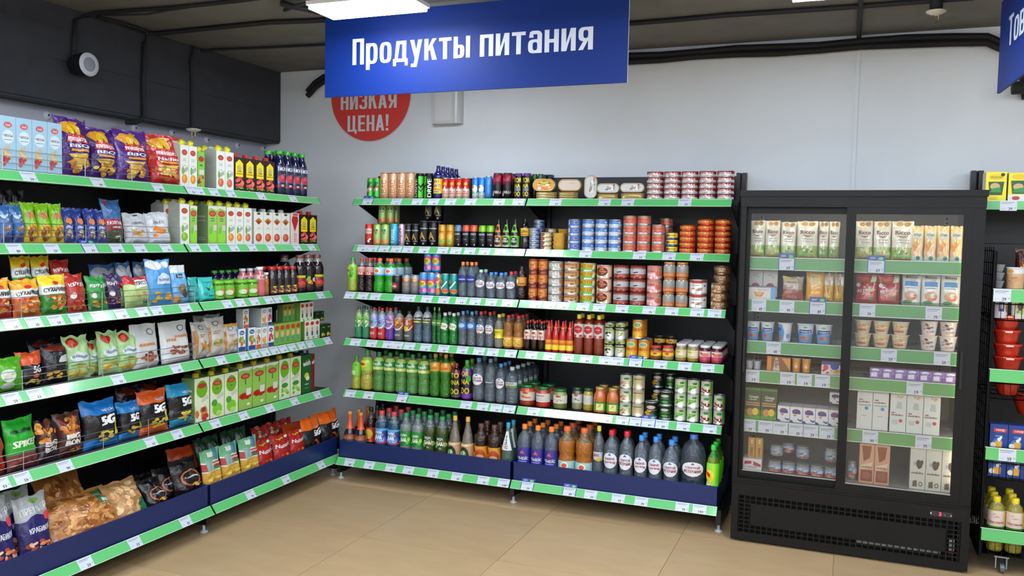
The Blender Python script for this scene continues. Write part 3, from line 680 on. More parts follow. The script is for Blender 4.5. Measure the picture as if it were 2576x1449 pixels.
def b_bag(w, d, h, s):
    b = MB(); seed = s.get('seed', 1); S = bagsurf(w, d, h, s, seed); nu, nv = 18, 22; m = s.get('m', 'foil')
    f = bandf(s['bands'], m)
    vs = sorted({j/nv for j in range(nv+1)} | {x[0] for x in s['bands'] if 0 < x[0] < 1})
    fr = [[S(-1)(i/nu, v) for i in range(nu+1)] for v in vs]; bk = [[S(1)(1-i/nu, v) for i in range(nu+1)] for v in vs]
    cf = lambda i, j: f((vs[j]+vs[j+1])/2)
    b.quadgrid(fr, nu, len(vs)-1, cf, m); b.quadgrid(bk, nu, len(vs)-1, (lambda i, j: (s['back'], m)) if 'back' in s else cf, m)
    for k0, k1 in ((0, -1), (-1, 0)):
        side = [[fr[j][k0], bk[j][k1]] for j in range(len(vs))]
        b.quadgrid(side, 1, len(vs)-1, cf, m, flip=(k0 == 0))
    b.quadgrid([fr[-1], bk[-1][::-1]], nu, 1, lambda i, j: cf(0, len(vs)-2), m)
    art(b, lambda u, v, e: S(-1)(u, v, e), s.get('art', []), 'foil' if m == 'foil' else 'print', cu=1/nu, cv=1/nv, base=.0012+.15*max(0, s.get('crease', .008)-.006), step=.0005)
    return [('bag', b.build('snack_bag'))]
def b_cup(w, d, h, s):
    r = w/2*.95; b = MB(); f = bandf(s['bands'], 'gloss'); tp = s.get('taper', .78)
    b.lathe([(v*h*.95, r*(tp+(1-tp)*v)) for v in [i/8 for i in range(9)]], 22, lambda z: f(z/h), cap1=False)
    art(b, cyl_surf(lambda z: r*(tp+(1-tp)*z/h), .05*h, .85*h), s.get('art', []), 'print', cu=.1, cv=.14, base=.0008)
    l = MB(); l.lathe([(h*.93, r*1.0), (h*.94, r*1.07), (h, r*1.07), (h, r*.9)], 22, c=s.get('lid', 'd8dcdf'), m='gloss'); return [('cup', b.build('cup')), ('lid', l.build('lid'))]
def b_oval(w, d, h, s):
    # flat oval fish tin; lying by default, standing on its long edge when s['up'], on its short one when s['up']==2
    b = MB(); up = s.get('up'); A, B, H = (w/2, d/2, h) if not up else (w/2, h/2, d)
    n = 32; R = min(A, B)
    def ring(z, k):
        o = []
        for i in range(n+1):
            a = 2*math.pi*(i % n)/n; x, y = math.cos(a), math.sin(a)
            if A > B: o.append(((A-R)*(1 if x > 1e-6 else -1 if x < -1e-6 else 0)+(R-k)*x, (R-k)*y, z))
            else: o.append(((R-k)*x, (B-R)*(1 if y > 1e-6 else -1 if y < -1e-6 else 0)+(R-k)*y, z))
        return o
    e = .003; zs = [(0, e), (e, 0), (e*1.5, e), (H*.7, e), (H-e*1.5, e), (H-e, 0), (H, e*.7), (H, e*2), (H-e*.8, e*3)]
    rings = [ring(z, k) for z, k in zs]; body = s.get('body', 'b89f62')
    b.quadgrid(rings, n, len(zs)-1, lambda i, j: (body, 'can'), 'can'); b.face(rings[0][:-1][::-1], body, 'metal'); b.face(rings[-1][:-1], s.get('c', 'c9b98a'), 'can')
    art(b, lambda u, v, e_: ((u-.5)*2*A, (v-.5)*2*B, H-e*.8+e_), s.get('art', []), 'print', base=.0006)
    me = b.build('oval_tin')
    if up == 1: me.transform(Matrix.Translation((0, H/2, B))@Matrix.Rotation(math.pi/2, 4, 'X'))
    elif up == 2: me.transform(Matrix.Translation((0, H/2, B))@Matrix.Rotation(math.pi/2, 4, 'X'))
    return [('tin', me)]
def b_bowl(w, d, h, s):
    r = w/2; b = MB(); c = s['c']
    pr = [(0, .55), (.02, .6), (.5, .8), (.85, .93), (.9, 1), (.97, 1), (1, .97), (.95, .9), (.5, .74), (.05, .55)]
    b.lathe([(v*h, k*r) for v, k in pr], 30, c=c, m='gloss', cap1=True); b.box(-r*.25, -r*1.03, h*.86, r*.25, -r*.96, h*.95, 'e8b8a8', 'gloss') if s.get('grip') else None
    return [('bowl', b.build('bowl'))]
KIND = dict(can=b_can, tin=b_tin, bottle=b_bottle, jar=b_jar, box=b_box, bag=b_bag, cup=b_cup, oval=b_oval, bowl=b_bowl)
def package(sty, w, d, h):
    s = STY[sty]; k = (sty, round(w, 3), round(d, 3), round(h, 3))
    if k not in PC: PC[k] = KIND[s['k']](w, d, h, s)
    return PC[k]
ORD = ['first', 'second', 'third', 'fourth', 'fifth', 'sixth', 'seventh', 'eighth', 'ninth', 'tenth']
LV = ['bottom', 'second', 'third', 'fourth', 'fifth', 'sixth', 'seventh']
ROWW = ['front row', 'second row', 'third row', 'fourth row', 'fifth row', 'sixth row']
def put(name, cat, label, group, sty, w, d, h, loc, rz=0, tilt=0, roll=0):
    parts = package(sty, w, d, h); rot = (tilt, roll, rz)
    if len(parts) == 1:
        return tag(link(name, parts[0][1], None, loc, rot), label, cat, group)
    t = tag(link(name, None, None, loc, rot), label, cat, group)
    for pn, me in parts: link(pn, me, t)
    return t
PLACE = {}
RR = random.Random(11)
def run(unit, lvl, sty, name, cat, desc, p0, p1, n, ytop, rows=1, st=1, inset=.02, dep=None, jit=.0, shift=0, tilt=0, yaw=None, back=0, rowst=None, gap=.004, h=None, z=None, roll=0, lab=None, rowskip=0, D=None, ref=None):
    """n packages side by side between pixel columns p0 and p1 of the shelf line; sizes follow from the shelf they stand on"""
    k = STY[sty]['k']; rnd = k in ('can', 'tin', 'bottle', 'jar', 'cup', 'bowl')
    if unit in 'BL':
        zz, DD = SH[lvl]; zz = zz+.001 if z is None else z
    else: zz, DD = (FS if unit == 'F' else RS)[lvl]; zz = zz+.001 if z is None else z
    if D: DD = D
    off = 0
    for _ in range(2):
        pl = DD-inset-off
        if unit == 'L':
            a = along((pl, 0, zz), (0, 1, 0), p0).y; b_ = along((pl, 0, zz), (0, 1, 0), p1).y
        else:
            a = along((0, -pl, zz), (1, 0, 0), p0).x; b_ = along((0, -pl, zz), (1, 0, 0), p1).x
        wd = (b_-a)/n
        if rnd: off = wd/2
        elif k == 'bag': off = (dep or wd)/2+.1*abs(tilt)
    dp = wd if rnd else (dep or wd)
    if k == 'oval': dp = dep or wd*.6
    # height from the first one's top
    c0 = a+wd/2; base = Vector((pl, c0, zz)) if unit == 'L' else Vector((c0, -pl, zz))
    H = (h or height(base, ytop))/st
    if tilt: H /= math.cos(abs(tilt))
    grp = f"{desc}, {PHRASE[(unit, lvl)]}"
    rs = rowst or [st]*rows
    for r in range(rowskip, rowskip+rows):
        for i in range(n):
            for s_ in range(rs[r-rowskip]):
                c = a+wd*(i+.5); q = DD-inset-dp/2-back-r*(dp+gap)
                if q-dp/2 < .012 and unit != 'F' and not tilt: continue
                jx, jy = (RR.uniform(-jit, jit), RR.uniform(-jit, jit)) if r or s_ else (RR.uniform(-jit, jit)*.3, 0)
                c += r*shift+jx; q += jy-(.0 if r else 0)
                yw = (RR.uniform(-.12, .12) if (k == 'bag') else RR.uniform(-.3, .3) if rnd and r else 0) if yaw is None else yaw
                tl_ = tilt and -(abs(tilt))*RR.uniform(.7, 1.2); ro = RR.uniform(-roll, roll) if roll else 0
                loc = (q, c, zz+H*s_) if unit == 'L' else (c, -q, zz+H*s_)
                idx = i if unit != 'L' else n-1-i
                cs = 'corner' if unit in 'BL' else 'corner side'
                def mk(lv, rw, ph):
                    bits = [desc]
                    if n > 1: bits.append(f"{ORD[idx]} from {cs}")
                    if max(rs) > 1: bits.append(f"{LV[s_]} {lv}")
                    if rows > 1 or rowskip: bits.append(ROWW[r].replace(' row', rw) if rw else ROWW[r])
                    bits.append(ph); return ', '.join(bits)
                P_h = PHRASE[(unit, lvl)]; l = ''
                for lv, rw, ph in (('in its stack', '', P_h), ('in stack', '', P_h), ('in stack', '', P_h.replace(' unit ', ' ')), ('up', ' row', P_h.replace(' unit ', ' ').replace(' shelf', ''))):
                    l = mk(lv, rw, ph)
                    if len(l.replace(',', '').split()) <= 16: break
                put(name, cat, l, grp, sty, wd*.985, dp, H*.995, loc, (math.pi/2 if unit == 'L' else 0)+yw, tl_, ro)
PHRASE = {}
for l_ in range(6):
    PHRASE[('B', l_)] = f"back unit {WORD[l_]} shelf"; PHRASE[('L', l_)] = f"side unit {WORD[l_]} shelf"; PHRASE[('F', l_)] = f"cooler {WORD[l_]} shelf"
PHRASE[('F', 6)] = 'cooler floor'; PHRASE[('F', 3)] = 'cooler third shelf'
for l_, ww_ in ((1, 'top shelf right of cooler'), (2, 'upper rack shelf'), (3, 'middle rack shelf'), (4, 'lower rack shelf'), (5, 'rack floor')): PHRASE[('R', l_)] = ww_
# ================================================================ what is printed on the packages
STY = {}
def S(k, kind, **kw): kw['k'] = kind; STY[k] = kw
def T(s, cx, cy, w_, h_, c, rot=0, b=.03): return ('t', s, cx, cy, w_, h_, c, rot, b)
LINES = lambda x0, x1, ys, c='8b929b', t=.012: [('r', x0, y, x1, y+t, c) for y in ys]
BR_ = ['d9a441', 'c98a2c', 'eebf5a', 'a5651f']; RED_ = ['b3261e', 'd2402c', '8c1a16']; GRN_ = ['5aa832', '7cc445', '3c8426']
# --- cans
S('citrus_can', 'can', bands=[(.12, '2fae3a'), (1, '3cc144')], lid='c25a4a', art=[('p', [(.1, .3), (.3, .2), (.95, .62), (.8, .75)], 'b2262a'), ('p', [(.1, .55), (.4, .5), (.9, .9), (.5, .95)], '0f5a28'), T('DEW', .52, .47, .6, .2, 'e9e6dd', .35), ('p', [(0, .05), (.4, .2), (.2, .3)], '0f5a28')])
S('kvass_can', 'can', bands=[(1, 'e0b48c')], lid='b4643c', art=[T('КВАС', .62, .42, .45, .78, 'a4562c', 90, .02), ('e', .68, .86, .1, .06, 'c9c2ba')])
S('drive_can', 'can', bands=[(1, '10120f')], lid='2a2a2a', art=[('p', [(.55, 0), (1, 0), (1, 1), (.55, 1)], '46b82f'), ('p', [(.5, .72), (.75, .55), (1, .72), (1, .6), (.75, .43), (.5, .6)], '10200c'), ('p', [(.5, .5), (.75, .33), (1, .5), (1, .44), (.75, .27), (.5, .44)], '10200c'), T('DRIVE', .27, .45, .34, .85, 'c9dfc8', 90)])
S('drive_can_b', 'can', bands=[(1, '10120f')], lid='2a2a2a', art=[('p', [(0, 0), (.45, 0), (.45, 1), (0, 1)], '46b82f'), ('p', [(0, .72), (.25, .55), (.5, .72), (.5, .6), (.25, .43), (0, .6)], '10200c'), T('DRIVE', .73, .45, .34, .85, 'c9dfc8', 90)])
S('indigo_bottle', 'bottle', shape='dimple', m='jar', fill=('1c1a5a', 1), air=('1c1a5a', 1), cap=('1f1d60', .07), label=(.16, .6, 'f0d22a', [T('YPO', .45, .8, .6, .2, '7a2a9a'), T('ANTI', .5, .52, .7, .2, '7a2a9a', .1), T('STRESS', .5, .28, .8, .14, 'd8402c'), ('r', .35, .08, .75, .15, '2a7fc0')]))
S('flame_can', 'can', bands=[(.45, 'e8d8cc'), (1, 'c4281f')], art=[('p', [(0, .35), (.2, .62), (.35, .45), (.55, .7), (.75, .48), (1, .6), (1, .3), (0, .3)], 'ecd9c8'), ('e', .6, .8, .22, .09, 'e0a030'), T('GORILLA', .5, .36, .8, .13, 'b8302a'), ('r', .1, .22, .9, .26, 'c43a30'), T('ENERGY', .5, .1, .7, .1, 'd9822c')])
S('sky_can', 'can', bands=[(.3, 'dfe8ea'), (1, '2f86d6')], art=[('e', .5, .5, .4, .22, 'e8eef0'), T('GORILLA', .5, .3, .85, .14, '3aa05a'), ('e', .3, .6, .15, .08, 'e08030'), ('b', .5, .12, .4, .06, 8, .06, ['3fa06a', 'd98a3a', '3a7ac0'], 3)])
S('sky_can_b', 'can', bands=[(1, '3a86d2')])
S('crimson_can', 'can', bands=[(.55, '1a1417'), (.92, '8c1a34'), (1, '222')], lid='3a3a3e', art=[('e', .7, .62, .28, .15, '2a1018'), T('GORILLA', .5, .26, .9, .12, 'ccc7c9'), ('e', .35, .82, .2, .08, 'b0304a'), ('r', .1, .08, .3, .2, 'c9c9c9')])
S('tornado_can', 'can', bands=[(.08, '3a2450'), (.9, '1b1420'), (1, '5a3c7c')], lid='5c4a78', art=[T('TOR', .5, .82, .9, .22, 'dcc92e'), T('NA', .5, .55, .6, .2, 'dcc92e'), T('DO', .5, .18, .6, .22, 'dcc92e'), ('e', .5, .38, .35, .08, '7a7680'), ('p', [(0, .1), (.25, .4), (.1, .6)], '3aa03a')])
S('dark_green_can', 'can', bands=[(.8, '1b3a1c'), (1, '2a5a2a')], lid='3a4a3a')
S('red_can', 'can', bands=[(1, 'c8342a')], lid='c46a5a', art=[('r', .3, .6, .95, .88, 'd8c8c2'), T('COLA', .62, .74, .5, .12, '9a2a22'), ('b', .7, .25, .25, .2, 10, .09, ['222', 'ddd'], 5)])
S('matcha_can', 'can', bands=[(1, 'a8c67a')], lid='6fb02e', art=[T('М', .5, .78, .4, .14, '1f3a2a'), T('G', .55, .64, .25, .1, '1f3a2a'), ('e', .35, .14, .3, .12, 'd9824a'), ('e', .75, .2, .25, .12, 'e09a5c')])
S('aqua_can', 'can', bands=[(1, '3fb3dd')], lid='8ac4d8', art=[T('Tonus', .4, .45, .5, .8, 'd8eef4', 90)])
S('rose_can', 'can', bands=[(1, 'ddb8c4')], art=[T('BORJOMI', .5, .48, .5, .85, '3a2a4c', 90)])
S('noir_can', 'can', bands=[(1, '131214')], lid='55565a', art=[T('A', .42, .45, .6, .34, 'c39a45', 0, .0), ('p', [(.1, .3), (.35, .28), (.5, .62), (.42, .62)], 'c39a45'), T('Adrenaline', .55, .8, .8, .07, 'c8c8c8'), T('RUSH', .6, .22, .45, .05, 'b0b0b0'), ('r', .5, .05, .65, .13, '8a8a8a')])
S('gold_can', 'can', bands=[(1, 'd29a34')], lid='c9a050', art=[T('ЛИМОН', .5, .78, .6, .1, 'a8401c'), ('e', .55, .5, .3, .15, 'e6bc58'), ('e', .55, .24, .3, .14, '9ab84a'), T('GO', .55, .24, .3, .1, '5a7a2a')])
for nm_, c_ in (('steelblue', '5c86a6'), ('coral', 'd25a40'), ('lime', '7cc02c')):
    S(nm_+'_top_can', 'can', bands=[(.72, '1a1d22'), (1, c_)], lid=c_, art=[T('DEVO', .5, .66, .7, .1, 'c8ccd2'), T('energy', .5, .38, .4, .05, '8a9098'), ('e', .7, .1, .07, .04, 'b8bcc2')])
for nm_, c_ in (('orange_label', 'e07a3a'), ('green_label', '6cc43a')):
    S(nm_+'_beer', 'bottle', shape='slope', m='jar', fill=('2a130c', 1), air=('2a130c', 1), cap=('1a1a1a', .04), label=(.06, .44, [(.12, 'b8bcb8'), (1, c_)], [('e', .5, .52, .36, .4, '14201a'), T('BAD', .5, .72, .3, .16, 'e8e8e0'), T('GORILLA', .5, .5, .6, .2, 'f0f0e8')]), sticker=(.55, .85, [('p', [(.1, 0), (.9, 0), (.72, .9), (.28, .9)], c_), ('e', .5, .45, .22, .25, '101a14')]))
S('cola_pet_yellow', 'bottle', shape='cola', m='jar', fill=('1a0f0c', 1), air=('251612', 1), cap=('141414', .06), label=(.42, .68, 'e2b428', [T('Coffee', .5, .6, .7, .34, '6a3c14', .15), ('r', .2, .15, .8, .22, '8a5a20')]))
# --- tins
def tin(n, bands, ops=(), **k): S(n, 'tin', bands=bands, art=list(ops), **k)
tin('sprat_red_tin', [(.42, 'd9d4ce'), (1, 'a8302c')], [T('КИЛЬКА', .5, .62, .7, .4, 'e9e4de'), ('b', .6, .18, .35, .1, 8, .06, ['8a8a90', 'b8b8bc'], 4)])
tin('blue_tin', [(.15, 'c6cad2'), (.55, '2c4f9a'), (1, '7fa3c8')], [('r', .15, .25, .7, .75, 'c8ccd4'), T('ШПРОТЫ', .42, .5, .5, .3, '8a3a2a')])
tin('cream_red_tin', [(1, 'd8cf9c')], [('r', .05, .1, .5, .9, '9a4232'), T('рыба', .28, .5, .3, .3, 'e9d8b8')])
S('honey_cup', 'cup', bands=[(1, 'd0a038')], lid='d8b050', taper=.85)
tin('milk_tin', [(.14, 'c8ccd6'), (.42, 'c6d0e2'), (.88, '5577c0'), (1, 'c8ccd6')], [T('СГУЩЁНКА', .5, .68, .9, .3, '5cc0e8'), ('b', .5, .3, .45, .12, 10, .1, ['dfe6f0', 'cfd8ea'], 6), ('r', .8, .5, .95, .75, 'dfe3ea')])
tin('milk_tin_b', [(.14, 'c8ccd6'), (.88, '5577c0'), (1, 'c8ccd6')], [('e', .72, .55, .17, .25, '9aa8c8'), ('e', .72, .55, .11, .17, '6a5c66'), ('r', .2, .2, .32, .9, 'dfe3ea')])
tin('salmon_tin', [(.12, '8a90a8'), (.84, 'dd7c66'), (1, '7fa87a')], [T('РОДИНА', .5, .55, .75, .36, 'b8503c'), T('ГОРБУША', .5, .22, .5, .12, '9c4434')])
tin('yellow_blue_tin', [(.2, '2f4f8c'), (.85, 'e8cf28'), (1, '3a5a90')], [T('Печень', .55, .55, .6, .3, 'b43a2a', .1), ('e', .15, .5, .2, .3, '2f4f8c')], rim='4a5a80')
tin('sprat_orange_tin', [(.2, 'a8301c'), (1, 'd8542a')], [T('КИЛЬКА', .5, .6, .7, .36, 'f0cf6a'), ('e', .1, .55, .08, .3, 'e8a83a'), ('r', .15, .22, .85, .28, 'e8a050')], rim='c0482a')
tin('copper_tin', [(.1, '6a2c26'), (.3, '7a3428'), (.85, 'c8743c'), (1, '8a4430')], [('e', .45, .5, .38, .36, 'd98a48'), T('Каша', .45, .6, .4, .16, '6a2c1a'), ('b', .45, .3, .25, .1, 8, .08, ['8a4a24', 'b86a34'], 9)], rim='9a5a44')
tin('shank_tin', [(1, 'a8aca4')], [T('РУЛЬКА', .42, .55, .8, .55, 'e8e8e0'), ('e', .95, .45, .12, .3, 'c8743c')])
tin('shank_tin_b', [(1, 'b4b4aa')], [('e', .75, .5, .3, .42, 'c85a3a'), ('e', .62, .45, .14, .25, 'e0b040'), T('УХА', .2, .55, .3, .5, 'eee')])
tin('mushroom_tin', [(1, 'dcab80')], [T('ШАМПИНЬОНЫ', .55, .7, .7, .22, '8a4a2c'), ('e', .65, .35, .25, .24, '6a5030'), ('b', .65, .35, .2, .2, 8, .1, ['d8b070', 'c89850'], 12)])
tin('chicken_tin', [(.2, '5aa832'), (.45, '7cb83c'), (1, 'e2cf34')], [T('МЯСО КУР', .45, .6, .85, .48, 'b83a24'), ('p', [(.82, .1), (.98, .1), (1, .8), (.88, .9)], 'e4e4dc')])
tin('beef_tin', [(.08, 'b07a60'), (.86, 'e0b494'), (1, 'd88a6c')], [('e', .42, .5, .36, .44, '4a2a1c'), ('b', .42, .45, .24, .26, 14, .09, ['9a4a34', 'b8644a', '7a3424', 'c07a54'], 15), ('e', .42, .86, .18, .1, 'c8542c'), ('r', .86, .1, .98, .9, 'e4cba8')])
tin('stew_tin', [(.34, '8c4030'), (.74, 'b4b6ba'), (1, '8c4030')], [T('ТУШЁНКА', .5, .88, .6, .12, 'c89a88'), ('b', .5, .5, .16, .1, 6, .07, ['333'], 5), T('ГОСТ', .5, .1, .5, .1, 'b88a78')], rim='6a2c26')
tin('pink_tin', [(1, 'd99a94')], [T('ВЕТЧИНА', .35, .6, .5, .18, '8a3a40'), ('r', .1, .2, .6, .38, 'e8d0cc'), ('e', .82, .4, .2, .25, 'c86a5a'), ('e', .9, .8, .08, .1, '5a9a3a')], rim='d0908c')
S('clear_jar', 'jar', c='a8663a', c2='8a8a82', lid='b8743c', lvl=.32, lm='can', label=(.02, .3, 'bb6c34', [T('ЗАКУСКА', .5, .5, .7, .4, 'd8a878')]))
tin('redwhite_tin', [(.8, 'dcdcd6'), (1, 'a8402c')], [T('ГУЛЯШ', .45, .62, .4, .1, '7a3a30'), ('b', .5, .3, .35, .14, 14, .08, ['b8442c', 'd87a4a', '4a8a30', 'c86040'], 21), ('e', .5, .95, .4, .14, 'a8402c'), ('e', .9, .6, .06, .06, '3a4a9a')])
tin('plov_tin', [(1, '8c6040')], [T('ПЛОВ', .55, .62, .6, .36, 'ecdcbc'), T('с мясом', .6, .28, .5, .14, 'e0c8a0'), ('p', [(.02, .3), (.2, .5), (.22, .9), (.05, .9)], 'c8c4a8')], rim='a88860')
# --- PET drinks, back unit
S('green_tea', 'bottle', shape='flask', fill=('a3b43a', .85), air=('b9cfa0', .35), cap=('2aa02f', .06), level=.78, label=(.36, .8, [(1, '8fd23c')], [('e', .2, .6, .3, .3, 'e8d83a'), ('e', .2, .6, .16, .1, 'b82a28'), ('b', .6, .4, .35, .4, 10, .12, GRN_, 31)]))
S('cola_pet', 'bottle', shape='cola', m='glass', fill=('1a0d0c', .97), air=('b8b0aa', .3), cap=('c2393a', .06), level=.76, label=(.5, .74, [(.35, 'b83a38'), (1, 'c98a84')], [T('COLA', .5, .2, .6, .3, 'eee'), ('b', .5, .7, .35, .2, 6, .1, ['e0b8b4'], 8)]))
S('tarragon_pet', 'bottle', shape='cola', fill=('1f9c18', .88), air=('9ac89a', .35), cap=('e0622a', .06), level=.82, label=(.5, .74, [(.15, '3a9ad0'), (1, 'a8c8d4')], [('e', .5, .55, .22, .3, 'e8e8e8'), ('e', .5, .55, .15, .2, 'd9703a')]))
S('cola_can', 'can', bands=[(1, '1c1c1e')], art=[('e', .3, .45, .42, .24, 'c42a2a'), T('Cola', .3, .45, .6, .2, 'f0e8e8', .1)])
S('clear_can', 'can', bands=[(.45, '7a7d80'), (.72, '83858a'), (1, '9a9ca0')], art=[('e', .3, .82, .2, .12, 'c84030'), ('e', .65, .85, .25, .1, 'dcb070'), T('Фруктум', .5, .56, .75, .16, 'd8924a')])
S('bubble_can', 'can', bands=[(.12, '3a9ad4'), (.3, 'd84a8a'), (.52, '5a9ad4'), (.7, 'd84a8a'), (1, '4a92d8')], art=[('e', .45, .55, .4, .16, 'e8d83a'), T('Лав', .45, .6, .5, .13, '6a3a1a', .1), T('ИТС', .5, .48, .5, .1, '6a3a1a', .1), ('e', .8, .2, .2, .12, 'e89ac0'), ('e', .2, .15, .2, .1, '58a8e0')])
S('juicy_can', 'can', bands=[(1, 'c8d0a8')], art=[('e', .5, .85, .3, .12, 'd8603a'), ('e', .6, .2, .35, .15, 'e0805a'), ('e', .2, .5, .2, .1, '5a9a4a'), ('e', .8, .6, .2, .1, 'd8904a'), ('b', .5, .4, .4, .2, 8, .1, GRN_+['d8603a'], 4)])
S('grapefruit_can', 'can', bands=[(1, '128a80')], art=[('e', .1, .72, .28, .14, 'd8644a'), ('e', .1, .72, .2, .1, 'e8a08a'), ('p', [(.2, .35), (.3, .3), (.85, .72), (.75, .76)], 'e8eee8'), ('p', [(.1, .4), (.25, .25), (.35, .4), (.3, .5)], 'e8eee8'), ('e', .68, .22, .34, .12, 'e8c8a0'), ('e', .68, .23, .3, .1, 'dc5a3c')])
S('dark_can_tall', 'can', bands=[(.5, '3a7a9a'), (1, '8a3058')], lid='7a2a4a')
def water(n, cap, ops, **k): S(n, 'bottle', shape=k.pop('shape', 'water'), fill=k.pop('fill', ('bccfe0', .14)), air=('d4dfe8', .09), cap=(cap, .06), level=.86, **{**k, **({'sticker': (.36, .66, ops)} if 'label' not in k else {})})
OV = lambda t1, t2: [('e', .5, .5, .44, .44, 'dfe3ea'), T(t1, .5, .62, .6, .18, '8a3040'), T(t2, .5, .4, .7, .17, '8a3040'), ('p', [(.4, .78), (.5, .92), (.6, .78)], '3a6ab0')]
water('sport_water', 'f0852a', [('e', .5, .55, .46, .36, '232a86'), T('ЭЛЬВЕЙС', .5, .5, .76, .16, 'd8dcf0')])
water('small_water_pale', 'a8d0c4', OV('святой', 'источник')); water('small_water_blue', '3a8ee0', OV('святой', 'источник')); water('small_water_red', 'd8343a', OV('saint', 'spring'))
S('cola_pet_orange', 'bottle', shape='cola', m='glass', fill=('1d0d08', .97), air=('5a3a28', .5), cap=('3a2418', .06), level=.8, label=(.42, .68, 'd98a34', [('e', .25, .5, .22, .4, '5a8a3a'), ('e', .25, .5, .14, .3, 'e8d0a0'), ('r', .5, .2, .9, .3, '8a4a1a')]))
def wrapb(n, low, up, cap, ops=()): S(n, 'bottle', shape='soda', m='gloss', fill=(low, 1), air=('9aa8a0', 1), level=.74, cap=(cap, .06), label=(.05, .8, [(.45, low), (1, up)], [('p', [(0, .52), (.35, .4), (.65, .42), (1, .62), (1, .68), (.65, .48), (.35, .46), (0, .58)], 'dfe6e2')]+list(ops)))
wrapb('mojito_bottle', '1c7a4a', '7fb45a', '1f5a34', [('b', .5, .75, .45, .18, 20, .1, ['a8d87a', '4a9a3a', 'd0e8b8'], 41), ('r', .4, .15, .6, .6, '2a8a5a')])
wrapb('berry_bottle', 'b8242c', '8aa0d4', 'b32a30', [('b', .5, .75, .45, .18, 20, .1, ['b8c8e8', '5a6ab8', 'd8a0c8'], 42), T('BAR', .4, .68, .3, .14, '2a2a5a'), T('FRESH', .5, .2, .4, .1, 'e8c8c8')])
wrapb('grape_bottle', '5a2c9a', '9a6ac0', 'b32a30', [('b', .5, .75, .45, .18, 20, .1, ['d0a0d8', '6a3a8a', 'e0d060'], 43)])
wrapb('cider_bottle', '4a4e54', 'a0583a', '2a2a2a', [('b', .5, .72, .45, .2, 18, .13, ['c87a2c', '7a3a20', 'e0a040', 'd8c050'], 44), T('FRESH', .5, .2, .4, .08, 'c8c8c8')])
wrapb('citrus_bottle', '4a4e54', '8a3a2c', '2a2a2a', [('b', .6, .75, .35, .18, 14, .12, ['a84a2c', 'c86a3a'], 45), ('e', .35, .5, .28, .12, 'e8cf4a'), ('r', .4, .65, .6, .9, 'd8b8a8'), T('FRESH', .5, .2, .4, .08, 'c8c8c8')])
S('active_bottle', 'bottle', shape='wavy', fill=('6a86a0', .5), air=('8a98a4', .4), cap=('2a2c30', .05), level=.9, label=(.56, .86, [(.35, '6a737c'), (1, 'a4a8ac')], [('p', [(0, .05), (1, .2), (1, .52), (0, .42)], '101114'), T('Active', .55, .32, .8, .2, 'e8e8e8', .1), ('p', [(0, .0), (.9, .0), (.6, .14), (0, .1)], 'd0e02a')]))
S('pine_bottle', 'bottle', shape='water', fill=('0f5a22', .9), air=('2a6a3a', .6), cap=('5ac02a', .06), label=(.5, .66, '4a8a2c', [T('Лаймон', .5, .5, .6, .3, 'e0e8c8')]))
S('sprite_bottle', 'bottle', shape='cola', fill=('157a2e', .85), air=('4a9a5a', .5), cap=('dfe4e0', .06), label=(.42, .72, [(1, '1f7a34')], [('e', .5, .55, .42, .34, 'e4e4e0'), T('Frutz', .5, .55, .6, .26, '4a9a3a', .1), ('e', .25, .7, .14, .12, 'c83a34'), ('e', .7, .2, .12, .08, 'd8e0a0')]))
water('tall_water_blue', '5a9ad0', [], label=(.5, .68, '3a74c4', [('e', .5, .5, .3, .35, 'a8c8e8')])); water('tall_water_red', 'c8323a', OV('святой', 'источник')+[('e', .5, .12, .1, .08, 'd8603a')])
S('lemon_pet', 'bottle', shape='flask', fill=('a9a994', .45), air=('b4b8b0', .3), cap=('e0d028', .06), label=(.3, .56, 'e0d22a', [T('ЛИМОН', .5, .7, .6, .2, '5a6a1a')]))
S('amber_pet', 'bottle', shape='dimple', fill=('a06a34', .8), air=('b09078', .4), cap=('c0302c', .06), label=(.08, .36, 'd9a23a', [('b', .5, .4, .35, .25, 8, .12, ['e8d040', '4a8a2a', 'f0e8c0'], 51), ('r', .15, .75, .8, .85, 'e8d8b0')]))
S('syrup', 'bottle', shape='glass', m='jar', fill=('1e0a0a', 1), air=('1e0a0a', 1), cap=('c02a2c', .05), label=(.38, .7, 'd8c4b4', [('e', .5, .7, .22, .12, 'a8342c'), ('r', .2, .3, .8, .36, '8a6a60'), ('r', .45, .0, .6, .3, 'c04a8a')]))
S('hot_sauce', 'bottle', shape='sauce', m='jar', fill=('b3271c', 1), air=('c63526', 1), cap=('d2302a', .2), ring='e07a2c', nozzle=1, label=(.08, .4, [(.5, 'e8cf3a'), (1, 'e08a2c')], [T('КЕТЧУП', .5, .6, .7, .2, 'b8301c', .1)]))
S('ketchup_bottle', 'bottle', shape='square', m='jar', fill=('7a2c18', 1), air=('7a2c18', 1), cap=('e2d22a', .08), label=(.42, .76, 'c9c4c0', [('p', [(.15, .45), (.15, .75), (.5, .92), (.85, .75), (.85, .45), (.5, .28)], 'b3222c'), T('СОУС', .5, .62, .4, .1, 'e8c8c8'), ('e', .25, .12, .15, .1, 'c83a34'), ('e', .75, .12, .15, .1, 'c83a34')]))
tin('olive_tin', [(.52, 'c8cab8'), (.6, '9ac03a'), (.76, '1a2018'), (1, 'a8b87a')], [T('bonda', .5, .7, .8, .12, 'dfe4d8'), ('b', .5, .28, .3, .16, 8, .1, ['22261c', '2e3424', '15180f'], 61), ('e', .65, .92, .15, .06, '3a4a24')])
